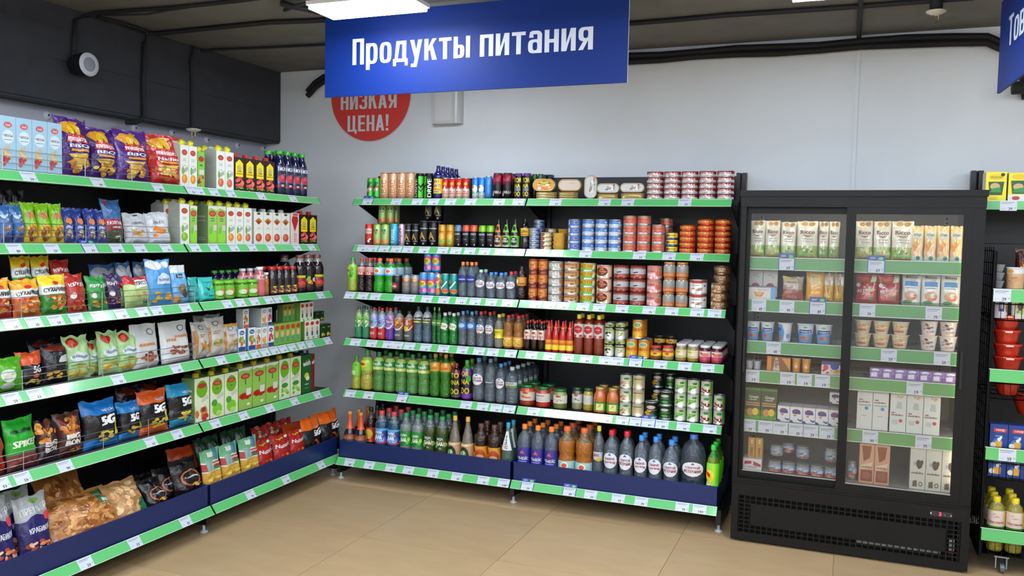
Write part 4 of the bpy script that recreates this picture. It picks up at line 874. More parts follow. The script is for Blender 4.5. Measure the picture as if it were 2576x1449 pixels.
tin('olive_tin_b', [(.52, 'c8cab8'), (.6, '6a7a3a'), (.76, '1a2018'), (1, 'b4c080')], [T('bonda', .5, .7, .8, .12, 'dfe4d8'), ('b', .5, .28, .3, .16, 8, .1, ['a8b03a', '8a9430', 'c0c050'], 62), ('e', .5, .9, .14, .07, '5a6a2a')])
tin('mango_tin', [(.4, 'e0a02c'), (1, 'e0922c')], [('e', .5, .78, .32, .18, 'd8d8b0'), ('e', .5, .78, .24, .13, '7ab07a'), T('МАНГО', .5, .46, .8, .13, 'a8542a'), ('b', .5, .18, .35, .14, 8, .14, ['f0c040', 'e8b030'], 63)])
S('honey_jar', 'jar', c='7a4a1c', c2='4a2a14', lid='c0302c', label=(.28, .66, [(.7, 'e2c42c'), (1, 'c8702c')], [('e', .5, .45, .15, .2, 'b8402c')]))
S('honey_jar_b', 'jar', c='8a7a4a', c2='a88a4a', lid='c0302c', label=(.28, .66, [(.7, 'e2c42c'), (1, 'c83a2c')], [('e', .5, .45, .15, .2, 'b8402c')]))
S('dark_honey_jar', 'jar', c='2a1810', lid='22201c', label=(.35, .68, 'c8a02a', [('e', .5, .5, .14, .2, '8a3a1a')]))
S('lemon_jam', 'jar', c='8c7a34', c2='8a7e50', lid='d8d8d8', label=(.22, .66, 'd8cfa4', [('e', .3, .75, .2, .14, 'a8b03a'), ('e', .65, .45, .25, .22, 'dcd2b8'), ('r', .15, .12, .7, .2, 'b0903a')]))
S('cherry_jam', 'jar', c='a8324c', c2='4a1820', lid='d8d8d8', label=(.18, .66, [(.25, 'c84a6a'), (1, 'e0ccc8')], [('e', .55, .6, .3, .2, 'd8705a'), ('e', .25, .75, .12, .1, 'a83a2c'), T('ДЖЕМ', .5, .33, .6, .12, 'a83a4a')]))
# B5
S('lipton_big', 'bottle', shape='flask', fill=('b9b44a', .8), air=('a8c090', .4), cap=('2c9a34', .06), level=.8, label=(.5, .82, [(1, '9ccb4a')], [('e', .35, .5, .34, .28, 'ecd83a'), ('e', .35, .48, .22, .1, 'b83230')]))
S('iced_tea_small', 'bottle', shape='flask', fill=('a8b03a', .85), air=('a8c090', .4), cap=('2c9a34', .06), level=.8, label=(.4, .82, [(1, '7cc83a')], [('r', .2, .1, .6, .4, 'cfe0b0'), ('b', .6, .7, .3, .2, 6, .1, GRN_, 7)]))
S('fresh_pet', 'bottle', shape='wavy', fill=('5a9a4a', .72), air=('7aa87a', .45), cap=('1f7a34', .06), level=.84, label=(.56, .86, [(.25, 'b8c864'), (.7, '1f8a3c'), (1, 'b4cc6a')], [T('Fresh', .45, .5, .7, .3, 'eef2e8', .1), ('e', .3, .12, .16, .14, 'dfe0a0'), ('e', .6, .14, .16, .14, 'd8dc90')]))
S('pear_pet', 'bottle', shape='soda', fill=('2f7a1c', .85), air=('3a7a2a', .55), cap=('c8902c', .06), level=.86, label=(.58, .8, [(.12, '3a8a2a'), (1, 'dc9a34')], [T('Соло', .5, .45, .6, .3, 'b8481c', .1)]))
S('tornado_pet', 'bottle', shape='soda', m='gloss', fill=('16121a', 1), air=('3a1420', 1), level=.76, cap=('8a1c2c', .06), label=(.05, .8, [(.18, '4a4048'), (.85, '1a141c'), (1, '8a1c2c')], [T('TO', .5, .82, .7, .17, 'd8c82e'), T('RNA', .5, .55, .8, .17, 'd8c82e'), T('DO', .5, .22, .7, .2, 'd8c82e')]))
S('tornado_pet_b', 'bottle', shape='soda', m='gloss', fill=('5a2a80', 1), air=('3a8a2a', 1), level=.76, cap=('4aa83a', .06), label=(.05, .8, [(.16, '6a3494'), (.7, '241830'), (1, '5a3080')], [T('OR', .5, .82, .6, .17, 'd8c82e'), T('NA', .5, .55, .7, .17, 'd8c82e'), T('DO', .5, .25, .7, .2, 'd8c82e'), ('e', .8, .65, .2, .1, '3a9a3a')]))
water('saint_water', '4a86c8', OV('святой', 'источник'), shape='soda'); water('plain_water', '6a90b8', [('r', .2, .3, .8, .38, 'a8bccf')]); water('clear_cap_water', 'b8c4cc', [('r', 0, .5, 1, .8, 'c0c8c4'), ('r', 0, .3, 1, .5, '4a9a4a'), T('BOДА', .5, .65, .5, .2, '4a5a5a'), ('e', .4, .38, .12, .08, 'b83a3a')])
S('tomato_jar', 'jar', c='8a2a14', c2='b84a20', lid='1f6a34', lm='can', label=(.26, .68, 'c8c0b0', [('b', .45, .35, .3, .2, 5, .13, ['d8502c', 'c83a24'], 71), ('e', .5, .9, .16, .1, 'b83028'), ('r', .1, .55, .5, .62, 'd89a80')]))
S('tomato_jar_b', 'jar', c='a82c1c', c2='a83424', lid='1f6a34', lm='can', label=(.26, .68, 'd0ccc4', [('r', .15, .7, .7, .78, '6a4a44')]+LINES(.15, .8, [.2, .32, .44])))
S('gherkin_jar', 'jar', c='5a6a2c', c2='8a9450', lid='2a6a3a', lm='can', label=(.28, .68, 'd0d0c4', [('e', .5, .88, .18, .1, 'b83028'), ('b', .5, .35, .3, .15, 8, .08, ['7a8a3a', 'b87a3a', '5a7a2a'], 72)]))
S('pepper_jar', 'jar', c='8a8a6a', c2='4a4a34', lid='1f4a2a', lm='can', label=(.3, .7, 'c4c8c0', [('e', .5, .88, .16, .1, 'b83028'), ('b', .5, .4, .3, .15, 8, .08, ['3a3a34', '8a8a7a'], 73)]))
S('corn_jar', 'jar', c='a88a2c', c2='b89a34', lid='2a5a3a', lm='can', label=(.28, .68, 'c8ccc4', LINES(.15, .85, [.3, .45, .6])))
S('carrot_jar', 'jar', tall=1, c='b8602c', c2='c06a34', lid='b89a5a', lm='can', label=(.08, .44, [(.8, '5a9a3a'), (1, '3a7a34')], [('r', .35, .1, .85, .8, 'd8d88a'), ('p', [(.45, .3), (.6, .7), (.7, .65)], 'd8602c'), ('e', .5, .2, .1, .06, 'e8e0a0')]))
tin('chickpea_tin', [(1, 'd2d4c8')], [('e', .62, .78, .2, .1, '2a8a3a'), ('b', .4, .3, .35, .22, 18, .09, ['c8945a', 'd8a86a', 'b88048'], 81), ('r', .85, .05, 1, .55, '8ac83a')])
tin('bean_tin', [(1, 'cdbf9c')], [('r', .15, .72, .85, .8, '5a7a3a')]+LINES(.12, .88, [.2, .28, .36, .5], 'a89878'))
tin('corn_tin', [(1, '15301c')], [('e', .55, .72, .3, .14, 'c8b0b0'), ('b', .25, .3, .25, .25, 14, .09, ['e0b02c', 'd09a24'], 82), T('Кукуруза', .65, .5, .6, .1, '9ab89a')])
tin('pea_dark_tin', [(1, '163a20')], [('e', .5, .72, .28, .13, 'b8c0b0'), ('e', .5, .2, .22, .1, '4aa83a'), T('Горошек', .5, .48, .6, .1, 'a8c8a0')])
tin('pea_tin', [(1, 'd6dccb')], [('e', .65, .78, .17, .11, '2a8a3a'), ('r', .9, 0, 1, 1, '7ac83a'), ('p', [(.1, .2), (.25, .12), (.8, .5), (.7, .6)], '5aa82c'), ('b', .4, .42, .28, .22, 12, .08, ['6ab83a', '4a9a2a', '8ac850'], 83)])
tin('kidney_tin', [(1, 'd8d4ca')], [('e', .55, .78, .2, .12, '2a8a3a'), ('b', .4, .25, .36, .22, 26, .09, ['8a2424', 'a03434', '701a1a'], 84), ('r', .78, 0, 1, 1, '6ab834')])
# B0
S('foil_cider', 'bottle', shape='champ', m='jar', fill=('1c1420', 1), air=('2a1414', 1), neck=(.62, 'd2572c', 'foil'), cap=('c88a3c', .03), capm='foil', label=(.12, .5, [(.7, '3a4c6c'), (1, '8a4a34')], [('e', .5, .1, .4, .25, 'a84a3a'), T('SANDALI', .5, .82, .8, .16, 'd07a3a')]))
S('dark_fruit_pet', 'bottle', shape='flask', m='glass', fill=('2a0c10', .95), air=('6a6a6a', .4), cap=('1a1a1a', .06), label=(.3, .6, 'c83a24', [('e', .5, .55, .35, .35, 'e8c83a')]))
def fbar(n, fill, lab, cap, cols, seed, al=.8): S(n, 'bottle', shape='dimple', fill=(fill, al), air=('a0b0b4', .4), cap=(cap, .06), level=.78, label=(.36, .66, lab, [('b', .5, .5, .48, .4, 12, .14, cols, seed), ('r', .32, .1, .72, .9, lab if isinstance(lab, str) else lab[-1][1]), T('FRESH', .52, .72, .4, .16, 'eeeef4'), T('BAR', .52, .42, .42, .26, 'f4f4f8')]))
fbar('blue_bar', '1c4a66', [(.12, 'c83a6a'), (.85, '3a4a9c'), (1, '5aa8d8')], 'd23a44', ['c8a0c8', 'd0d8f0', '5a6ac0'], 91, .85)
fbar('lime_bar', '9aa8a0', '2a8a3c', '2a8a4c', ['4ac83a', 'b8d84a', '1a6a2c'], 92, .55)
fbar('kiwi_bar', '3a4a18', '22401a', '2a8a4c', ['8ac83a', '5a8a2a', 'c8b080'], 93, .92)
S('cream_soda', 'bottle', shape='slope', fill=('7a4a24', .75), air=('c0b0a0', .3), cap=('dca84a', .05), level=.5, label=(.2, .52, [(.88, 'b8926a'), (1, 'd0b080')], [('e', .4, .42, .34, .38, '1f2a1a'), ('b', .4, .4, .26, .26, 8, .14, ['e0e0d4', '5a9a3a', 'c8d8c0'], 94), ('r', .1, .85, .7, .93, 'e0d4c0')]))
S('kvass_pet', 'bottle', shape='dimple', m='glass', fill=('20120c', .97), air=('3a2418', .8), cap=('5a3a30', .06), level=.7, label=(.15, .56, 'dc962c', [('e', .6, .5, .36, .36, 'a8401c'), ('e', .6, .46, .26, .14, 'c8a06a'), ('r', .4, .3, .85, .42, '5a8a2a'), ('e', .2, .75, .1, .1, '6a2a1a')]))
S('mineral_glass', 'bottle', shape='slope', fill=('5a7a70', .55), air=('8aa8a0', .4), cap=('3a9ac8', .05), label=(.0, .1, 'a8c4cc', []), sticker=(.5, .86, [('p', [(.05, 0), (.95, 0), (.68, .95), (.32, .95)], 'd8dcda'), T('ДЗЫНЬ', .5, .42, .25, .7, '3a3c3a', 90)]))
S('helv', 'bottle', shape='soda', fill=('acbcd8', .16), air=('ccd6e2', .1), cap=('f0822a', .06), level=.8, label=(.22, .58, [(.1, 'b8c0dc'), (1, '2f2c8c')], [T('ЭЛЬВЕЙС', .5, .5, .8, .2, 'e0e0f0'), ('p', [(.35, .72), (.5, .92), (.65, .72)], 'c85a6a'), ('r', .2, .3, .8, .35, '8a8ad0')]))
S('apricot_pet', 'bottle', shape='dimple', fill=('b06a1c', .8), air=('c0a070', .35), cap=('ea6a34', .06), level=.74, label=(.14, .42, 'a8d0cc', [('b', .5, .3, .4, .25, 8, .14, ['e8b02c', 'd89a24', '3a7a2a'], 95), ('e', .5, .72, .2, .22, 'e8e8e0'), ('e', .5, .72, .13, .14, 'd8602c')]))
water('lemon_water', 'e8d82a', [('r', .1, .3, .9, .75, 'c8c8d0'), T('saint', .4, .6, .5, .2, '8a3040'), ('e', .6, .35, .2, .1, 'd8c03a')], shape='wavy')
water('saint_red', 'd42a34', OV('saint', 'spring'), shape='soda'); water('source_red', 'd42a34', OV('святой', 'источник'), shape='soda'); water('saint_blue', '3a8ae0', OV('saint', 'spring'), shape='soda'); water('source_blue', '3a8ae0', OV('святой', 'источник'), shape='soda')
S('five_litre', 'bottle', shape='big', fill=('5a6a7c', .3), air=('8a9aa8', .16), cap=('4a7ac0', .06), level=.8, sticker=(.34, .62, [('e', .55, .55, .4, .4, 'e0e2e6'), T('святой', .55, .66, .5, .16, '8a3040'), T('источник', .55, .44, .62, .16, '8a3040'), ('p', [(.48, .8), (.55, .92), (.62, .8)], '3a6ab0')]))
S('green_tea_big', 'bottle', shape='flask', fill=('6a8a24', .8), air=('4aa83a', .5), cap=('3ac83a', .06), level=.8, label=(.2, .7, [(1, '9ade3a')], [('e', .3, .55, .34, .22, 'ecd83a'), ('p', [(.05, .6), (.4, .5), (.38, .64), (.08, .72)], 'b8262c'), ('b', .3, .2, .25, .14, 8, .1, ['e8f0d0', '4aa02a'], 96), ('r', .75, 0, 1, 1, '6ae82a')]))
# --- side unit
S('chip_box', 'box', c='9fc6dc', side='b8d0dc', art=[('e', .5, .84, .26, .055, 'c05a5a'), T('Good', .5, .84, .3, .05, 'e8d0d0'), ('e', .5, .62, .36, .13, 'd4e2ea'), T('ЧИПСЫ', .5, .64, .6, .05, '4a5a6a'), ('r', .25, .56, .75, .57, '5a6a7a'), ('b', .45, .34, .28, .1, 8, .14, ['d8b070', 'e0c088'], 101), ('b', .4, .16, .28, .09, 8, .12, ['c04440', 'b03a3a', 'd06050'], 102)])
def chips(n, c, c2, seed, **k): S(n, 'bag', seed=seed, crease=.011, bands=[(1, c)], art=[('p', [(.0, .8), (.15, .9), (.5, .95), (.7, .93), (.2, .7)], 'd8962c'), ('e', .45, .76, .2, .13, 'e0b82a'), ('p', [(.42, .7), (.45, .8), (.5, .7)], 'a8301c'), ('p', [(.15, .56), (.8, .56), (.78, .7), (.2, .7)], 'c43c2c'), T('mission', .48, .63, .58, .09, 'f0ecf4', 0, .04), T(k.get('t2', 'BBQ'), .5, .5, .6, .07, 'e8e0f0', .1), ('r', .25, .41, .8, .45, 'd89a2c'), ('p', [(.15, .36), (.8, .38), (.5, .14)], 'd8b44a'), ('b', .45, .2, .3, .13, 22, .09, ['d8a840', 'c88a2c', 'e8c868', 'b0702a'], seed)], **{q: v for q, v in k.items() if q != 't2'})
chips('mission_purple', '4a2478', 'd8962c', 1); chips('mission_purple_b', '432070', 'd8962c', 2, skew=.06); chips('mission_purple_c', '50287e', 'd8962c', 3, skew=.05); chips('mission_red', 'b8261c', 'd8962c', 4, t2='Nacho', bag='pouch')
JL = [('e', .5, .83, .33, .07, 'a83428'), ('e', .5, .83, .24, .045, 'c05040')]
def juice(n, fruit, fc, side='b4bcb0', **k): S(n, 'box', c='dfe3da', side=side, topc='d4d8d0', gable=1, cap='d8d41c', art=JL+LINES(.3, .7, [.66, .62, .5], '8a9490')+[('e', .3, .38, .12, .1, '6ab03a'), ('e', .5, .18, .32, .11, fc), ('e', .42, .2, .14, .07, fruit), ('p', [(.45, .32), (.9, .4), (.85, .5), (.42, .42)], 'a8aca8')])
juice('orange_carton', 'e8a83a', 'd8842c'); juice('peach_carton', 'd88a5a', 'c8643c'); juice('grape_carton', 'a8c83a', '7aa82c')
S('green_carton', 'box', c='8fbe58', side='7a9068', gable=1, topc='c8d4b8', cap='d8d41c', art=[('e', .5, .8, .4, .08, 'a83428'), ('e', .5, .8, .3, .05, 'c8543c'), ('r', .3, .6, .7, .62, '3a6a2a'), ('r', .3, .66, .7, .68, '3a6a2a'), ('e', .5, .18, .45, .16, '8ad03a'), ('e', .3, .35, .15, .1, '6ab83a'), ('r', .55, .35, .95, .5, 'c0c8b8'), ('p', [(0, .9), (.3, .95), (1, .88), (1, 1), (0, 1)], 'd4dccc')])
S('mixed_carton', 'box', c='7ac03a', side='8a9a7a', gable=1, topc='9ad04a', cap='d8d41c', art=[('e', .5, .8, .4, .08, 'a83428'), ('r', .3, .6, .7, .64, '2a6a2a'), ('b', .5, .2, .42, .16, 10, .16, ['d8822c', 'c85a2c', '6a3040'], 104), ('r', .2, .36, .9, .5, 'c8ccc4')])
S('amaretto_box', 'box', c='2c1a14', side='3a2820', topc='6a5040', cap='c03028', art=[('p', [(.14, .42), (.86, .42), (.86, .82), (.5, .94), (.14, .82)], 'e6d81c'), ('e', .5, .68, .2, .09, 'b8aa6a'), ('r', .2, .5, .8, .52, '8a3a1c'), T('сок', .5, .58, .4, .05, '7a2a1c'), ('b', .5, .25, .38, .13, 12, .16, ['d8605a', 'e07a6c', 'c84840'], 105), ('b', .5, .07, .4, .05, 8, .08, GRN_, 106)])
S('mors_bottle', 'bottle', shape='juice', m='jar', fill=('161a3c', 1), air=('1c2048', 1), cap=('3fae3a', .06), label=(.16, .66, [(.12, '7a2030'), (1, '1a2450')], [T('МОРС', .5, .84, .85, .16, 'e8e8f0', 0, .05), ('e', .5, .42, .42, .2, 'b83040'), ('e', .4, .48, .14, .08, 'd86070'), ('e', .6, .6, .14, .05, '3a8a3a'), ('r', .3, .06, .5, .14, 'c8c8cc')]))
def bag(n, bands, ops=(), seed=1, **k): S(n, 'bag', seed=seed, bands=bands, art=list(ops), **k)
bag('sunseed_blue', [(.25, '3a4a7a'), (1, '3a6aa8')], [('b', .5, .45, .3, .14, 8, .12, ['c88a5a', '8a5a3a', 'd8d0c8'], 111), ('b', .5, .75, .4, .1, 6, .15, ['8aa8d0', 'c8d8e8'], 112)], 11)
bag('lime_bag', [(.42, 'c8b02c'), (1, '82bc1e')], [('e', .5, .68, .34, .08, 'c8744a'), ('e', .5, .22, .34, .18, '7a4a20'), ('b', .5, .3, .4, .16, 14, .12, ['e0b02c', 'd8c848', 'a8641c'], 113)], 12)
bag('blue_snack', [(.2, '3a4480'), (1, '2c3f88')], [('e', .5, .62, .3, .09, 'd8824a'), ('r', .2, .4, .8, .48, 'a8b0d0'), ('b', .5, .25, .3, .12, 10, .1, ['c8c858', 'a8a8b8', 'b07a8a'], 114)], 13)
bag('milk_blue', [(.3, '4a5040'), (.38, '8a2a30'), (.55, 'a8243c'), (1, '3a6aa0')], [T('МОЛОЧНОЕ', .5, .46, .8, .08, 'e8e4ec'), T('семечко', .5, .36, .5, .05, 'e8e4ec'), ('e', .2, .92, .14, .05, 'b83040'), ('b', .5, .15, .4, .12, 30, .05, ['8a9070', 'c8ccb8', '3a4030'], 115)], 14)
bag('white_dried', [(1, 'b8bcc0')], [('b', .5, .35, .25, .12, 10, .1, ['d8a03a', 'e0b048', 'c08028'], 116), T('МАНГО', .55, .66, .5, .09, '7a7f84'), ('r', .42, .9, .6, .93, '222')], 15, bag='pouch')
bag('white_dried_b', [(1, 'c4c8cc')], [('b', .45, .35, .28, .14, 10, .12, ['d87a2c', 'e08a34'], 117), T('МАНГО', .5, .66, .5, .09, '7a7f84')], 16, bag='pouch', skew=.12)
S('mango_box', 'box', c='dcdcd4', side='c8c8c0', cap='c8ccc4', art=[('e', .5, .95, .2, .04, '3a5a3a'), ('p', [(.1, .72), (.5, .82), (.9, .72), (.5, .6)], 'b8702c'), ('e', .5, .68, .18, .05, '8a3a1c')]+LINES(.3, .7, [.5, .46], '9aa098')+[('e', .5, .2, .34, .13, 'b8502c'), ('e', .42, .22, .16, .07, 'd07a4a')])
S('heart_box', 'box', c='dcc8c0', side='c8b8b0', art=[('p', [(.5, .4), (.9, .75), (.8, .9), (.2, .9), (.1, .75)], 'a82c2c'), ('r', .25, .92, .85, .98, 'b83a3a')]+LINES(.35, .7, [.08, .14, .2, .26, .32], 'a8706a', .02))
def suh(n, low, seed, up='e2c22c', **k): S(n, 'bag', seed=seed, crease=.009, bands=[(.5, low), (.72, 'd8dcd8'), (1, up)], art=[T('СУХАРИКИ', .5, .61, .85, .11, '2a2c2c', 0, .04), ('e', .5, .78, .12, .05, 'c0302c'), ('b', .5, .28, .36, .18, 16, .1, ['d8a03a', 'c8702c', 'e0b860', 'b05028'], seed), ('r', .1, .42, .5, .47, 'b03028')], **k)
suh('rusk_orange', 'd0642c', 121, up='dda02c'); suh('rusk_red', 'a8302c', 122, up='dda02c'); suh('rusk_green', '2f8a2c', 123); suh('rusk_green_b', '3a9a34', 124, skew=.04)
def kru(n, c, seed, low, **k): S(n, 'bag', seed=seed, crease=.009, bands=[(1, c)], art=[T('КРУТЕЦ', .5, .7, .85, .11, 'e8e0dc', 0, .04), ('e', .2, .42, .12, .08, 'e0d0c8'), ('b', .5, .18, .42, .13, 14, .1, low, seed)], **k)
kru('rusk_bag_red', 'a83028', 125, ['d8843a', 'c86a2c']); kru('rusk_bag_green', '2c8a3c', 126, BR_); kru('rusk_bag_purple', '3a2450', 127, ['a07ac0', 'c87a4a', '8a4a8a'])
bag('hrus_bag', [(.72, 'a9c47a'), (1, 'b8282c')], [('p', [(.3, .6), (.8, .66), (.85, .9), (.4, .9)], 'e0dcd4'), T('ХРУСТ', .58, .78, .45, .14, '2a3a24', 0, .05), ('b', .5, .4, .3, .08, 6, .1, ['d08a5a', 'c8643c'], 128), T('БИТ', .75, .16, .3, .12, '2a4a1c', 0, .05)], 18)
bag('sky_bag', [(1, '4a92cc')], [('e', .3, .88, .32, .11, 'd0d4d4'), ('e', .75, .88, .14, .08, 'ccd0d0'), ('p', [(.25, .45), (.85, .45), (.9, .62), (.6, .7), (.3, .62)], 'c0ccd8'), T('Московская', .57, .55, .5, .07, '4a6a9a'), ('b', .5, .15, .42, .13, 10, .13, ['d8a82c', 'c8922c', 'e0bc50'], 129)], 19)
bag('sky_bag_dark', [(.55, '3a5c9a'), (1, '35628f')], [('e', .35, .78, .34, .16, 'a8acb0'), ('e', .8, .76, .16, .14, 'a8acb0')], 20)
bag('cookie_bag', [(.8, '6aa8d8'), (1, 'd0d4d4')], [('r', .25, .66, .75, .76, '1f2a34'), T('TasteRu', .5, .71, .42, .06, 'e0e0e0'), ('e', .5, .35, .25, .15, '8a6a44'), ('e', .6, .25, .2, .12, '4a3a30'), ('e', .15, .1, .2, .1, 'b8864a')], 21, bag='pouch')
bag('teal_pouch', [(1, '2ab5ae')], [('p', [(.3, .6), (.5, .42), (.72, .55), (.55, .5)], '24402c'), ('p', [(.55, .45), (.85, .62), (.8, .7)], 'b8c83a'), ('e', .25, .3, .12, .07, '1a8a8a'), T('Seed', .62, .22, .4, .09, '0f6a6a', .1), ('r', .2, .78, .8, .8, '1a8a8a')], 22, bag='pouch', crease=.002, m='gloss')
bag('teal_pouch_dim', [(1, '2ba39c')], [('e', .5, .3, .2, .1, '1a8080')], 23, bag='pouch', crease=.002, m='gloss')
S('baby_jar', 'jar', c='5a9a24', c2='4a6a24', lid='6ac02a', lvl=.7, label=(.08, .76, '6ab82c', [('e', .65, .62, .32, .16, 'd8784a'), ('e', .3, .42, .26, .2, 'c8d8b0'), ('r', .2, .12, .8, .2, '3a7a1c'), ('e', .7, .3, .2, .1, 'c84a2c')]))
S('pink_drink', 'bottle', shape='juice', m='jar', fill=('c4606c', 1), air=('c87a80', 1), cap=('dcdce0', .06), label=(.58, .74, 'd0a0a4', [T('Love', .5, .5, .6, .5, '5a2a30', .1)]))
S('amber_drink', 'bottle', shape='juice', m='jar', fill=('a86a1c', 1), air=('a86a1c', 1), cap=('dcdcdc', .06))
S('cherry_glass', 'jar', tall=1, c='1e1216', c2='2a2024', lid='b8302c', lm='can', label=(.06, .34, [(.1, '15100f'), (1, '2a1814')], [('b', .5, .4, .36, .28, 9, .16, ['c8785a', 'b86a4a', 'd8b82c'], 131), ('b', .5, .85, .3, .08, 5, .12, ['e0d020'], 132)]))
S('pomegranate_glass', 'bottle', shape='juice', m='jar', fill=('1c1015', 1), air=('8a8a84', 1), level=.8, cap=('6a3a34', .04), label=(.14, .46, [(.8, '8a241c'), (1, 'c8c42a')], [('b', .5, .4, .36, .25, 6, .2, ['b8342c', 'c84a34'], 133)]))
S('pomegranate_glass_b', 'bottle', shape='juice', m='jar', fill=('1c1015', 1), air=('8a8a84', 1), level=.8, cap=('6a3a34', .04), label=(.14, .46, '141010', [('e', .6, .6, .2, .2, 'd8b8a0'), ('b', .2, .5, .16, .3, 6, .1, ['5ab82a', 'c8d02a', 'b8342c'], 134)]))
bag('green_top_bag', [(1, '52a824')], [('e', .35, .45, .25, .2, 'c8d4c4'), ('e', .35, .15, .25, .1, 'b8c8b8')], 24)
bag('black_orange_bag', [(.62, '1a1a22'), (1, 'd8582a')], [T('5G', .6, .48, .4, .2, 'd8d8dc', .2, .06), ('b', .5, .12, .35, .08, 8, .1, ['d0b42c', 'b89a24'], 141), ('e', .55, .3, .12, .06, 'c8502c')], 25)
bag('black_star_bag', [(1, '1c1b22')], [('e', .5, .88, .4, .08, '7a2c1c'), ('p', [(.45, .52), (.85, .52), (.8, .7), (.55, .68)], 'b8bcbc'), ('b', .4, .2, .3, .14, 10, .1, ['d8b43a', 'c8982c'], 142)], 26, skew=.05)
def tom(n, seed, **k): S(n, 'bag', seed=seed, crease=.009, bands=[(1, 'a3cb8c')], art=[('e', .3, .84, .22, .11, 'b02c1c'), ('e', .25, .86, .09, .05, 'd85a40'), ('e', .5, .5, .4, .12, 'c8d4d8'), T('Московская', .5, .52, .62, .07, '4a6a8a'), ('b', .5, .17, .42, .12, 12, .12, ['d8b02c', 'c89a24', 'e0c048'], seed), ('r', .1, .32, .7, .34, '3a7a3a')], **k)
tom('tomato_chips', 143); tom('tomato_chips_b', 144, skew=.1); tom('tomato_chips_c', 145, skew=-.05)
bag('fig_bag', [(1, 'c4c8c8')], [('e', .7, .8, .13, .08, '6a6f70'), ('e', .7, .8, .09, .055, 'c4c8c8'), T('ФИНИКИ', .5, .52, .62, .075, 'd8822c', 0, .05), ('b', .5, .24, .28, .1, 14, .09, ['9a4a34', 'b05a3c', '7a3424'], 146)], 27, bag='pouch', m='gloss', crease=.005)
bag('fig_bag_b', [(1, 'ccd0d0')], [('e', .7, .82, .13, .08, '6a6f70'), ('e', .7, .82, .09, .055, 'ccd0d0'), T('УРЮК', .3, .55, .35, .07, 'd8822c', 0, .05), T('ФИНИКИ', .68, .62, .5, .07, 'd8822c', 0, .05), ('b', .5, .3, .36, .12, 20, .08, ['9a4a34', 'b05a3c', '7a3424'], 147)], 28, bag='pouch', m='gloss', crease=.005)
def nut(n, seed, top='c0c0bc', **k): S(n, 'bag', seed=seed, crease=.007, bands=[(.9, 'bcb8b0'), (1, top)], art=[('e', .45, .84, .16, .07, '6a6f70'), ('e', .45, .84, .11, .05, 'c4c4c0'), ('r', .25, .62, .6, .64, '8a7a6a'), ('r', .25, .57, .5, .59, '8a7a6a'), ('b', .5, .32, .24, .1, 9, .12, ['c8823c', 'd89a54', '6a8a3a'], seed), ('r', .0, .1, .14, .75, 'a8743c')], **k)
nut('nut_bag', 148, skew=.1); nut('nut_bag_b', 149, skew=.12); nut('nut_bag_gold', 150, top='d0a03c')
def kid(n, c, fr, seed, top='dfe2e0', side=None): S(n, 'box', c=top, side=side or 'a8b4b4', smark=0, art=[('e', .5, .82, .34, .1, c), T('Сок', .5, .82, .4, .09, 'eee'), ('b', .5, .45, .32, .22, 8, .16, fr, seed), ('r', .05, .02, .95, .2, c if seed % 2 else 'd8582c')])
kid('kid_blue', '2a4a8c', ['c8a03a', '5a9a4a', 'c85a3a'], 151, side='5a94c0'); kid('kid_pine', '8a8a8a', ['a8602c', 'c88a3a'], 152); kid('kid_peach', '9a9a9a', ['e08a2c', 'd8a040'], 153); kid('kid_cherry', '2a3f7a', ['b0283a', 'c83a4a'], 155)
S('green_kid', 'box', c='7ab03a', side='6a8a4a', smark=0, art=[('e', .5, .8, .4, .12, 'b8382c'), ('e', .5, .5, .28, .16, 'd8a888'), ('r', .2, .1, .8, .35, '4a9a6a'), ('b', .5, .3, .4, .1, 6, .1, ['4a8a8a', 'c85a4a'], 156)])
S('white_kid', 'box', c='d8dcd0', side='5a8a34', smark=0, art=[('e', .5, .82, .36, .1, 'b8382c'), ('e', .5, .52, .2, .14, 'c89878'), ('r', .3, .2, .7, .42, '5a5f6a'), ('e', .7, .1, .2, .06, '6ab03a')])
S('deep_green_box', 'box', c='15401c', side='10381a', smark=0, art=[('b', .6, .3, .34, .2, 8, .16, ['d8a82c', 'c8b850'], 157), ('r', .45, .72, .85, .8, 'c8822c')])
bag('spikes_bag', [(.3, '7a3a3c'), (.34, '2c8a3c'), (1, '23a02c')], [T('SPIKES', .5, .5, .8, .13, 'e4ece0', 0, .05), ('r', .1, .72, .8, .78, '1a4a20'), ('b', .5, .76, .3, .03, 8, .07, ['1a3a1c'], 161), ('b', .5, .15, .4, .1, 10, .14, ['9a5a50', '8a4a44'], 162)], 31)
bag('bigbon_bag', [(1, '4a2c26')], [('b', .5, .7, .45, .26, 26, .13, ['c8782c', 'd8923c', '8a3a24', '3a2420', 'b8602c'], 163), T('BIG', .5, .44, .55, .13, 'e4e0dc', .1, .07), T('BON', .5, .3, .6, .13, 'e4e0dc', .1, .07), ('b', .5, .12, .35, .08, 10, .1, ['c88a3c', '6a2c30'], 164)], 32, crease=.012)
bag('bigbon_bag_b', [(1, '2c2022')], [('b', .4, .68, .4, .26, 22, .13, ['c8782c', 'd8923c', '6a3a24', '2a2020'], 165), T('BIG', .5, .42, .55, .12, 'd4d0cc', .1, .07), T('BON', .5, .28, .55, .12, 'd4d0cc', .1, .07)], 33, crease=.012, skew=.1)
def fiveg(n, c, seed, **k): S(n, 'bag', seed=seed, crease=.01, bands=[(.18, c), (.7, '17161c'), (1, c)], art=[T('ЧИПСЫ', .65, .78, .35, .06, 'c8d4e0', .1), T('5G', .62, .56, .48, .2, 'eceef0', .12, .08), ('b', .55, .22, .3, .1, 12, .1, ['d8c03a', 'e0cc58', 'c8a82c'], seed), ('p', [(.78, .2), (.95, .25), (.95, .5), (.82, .5)], 'c8c04a')], **k)
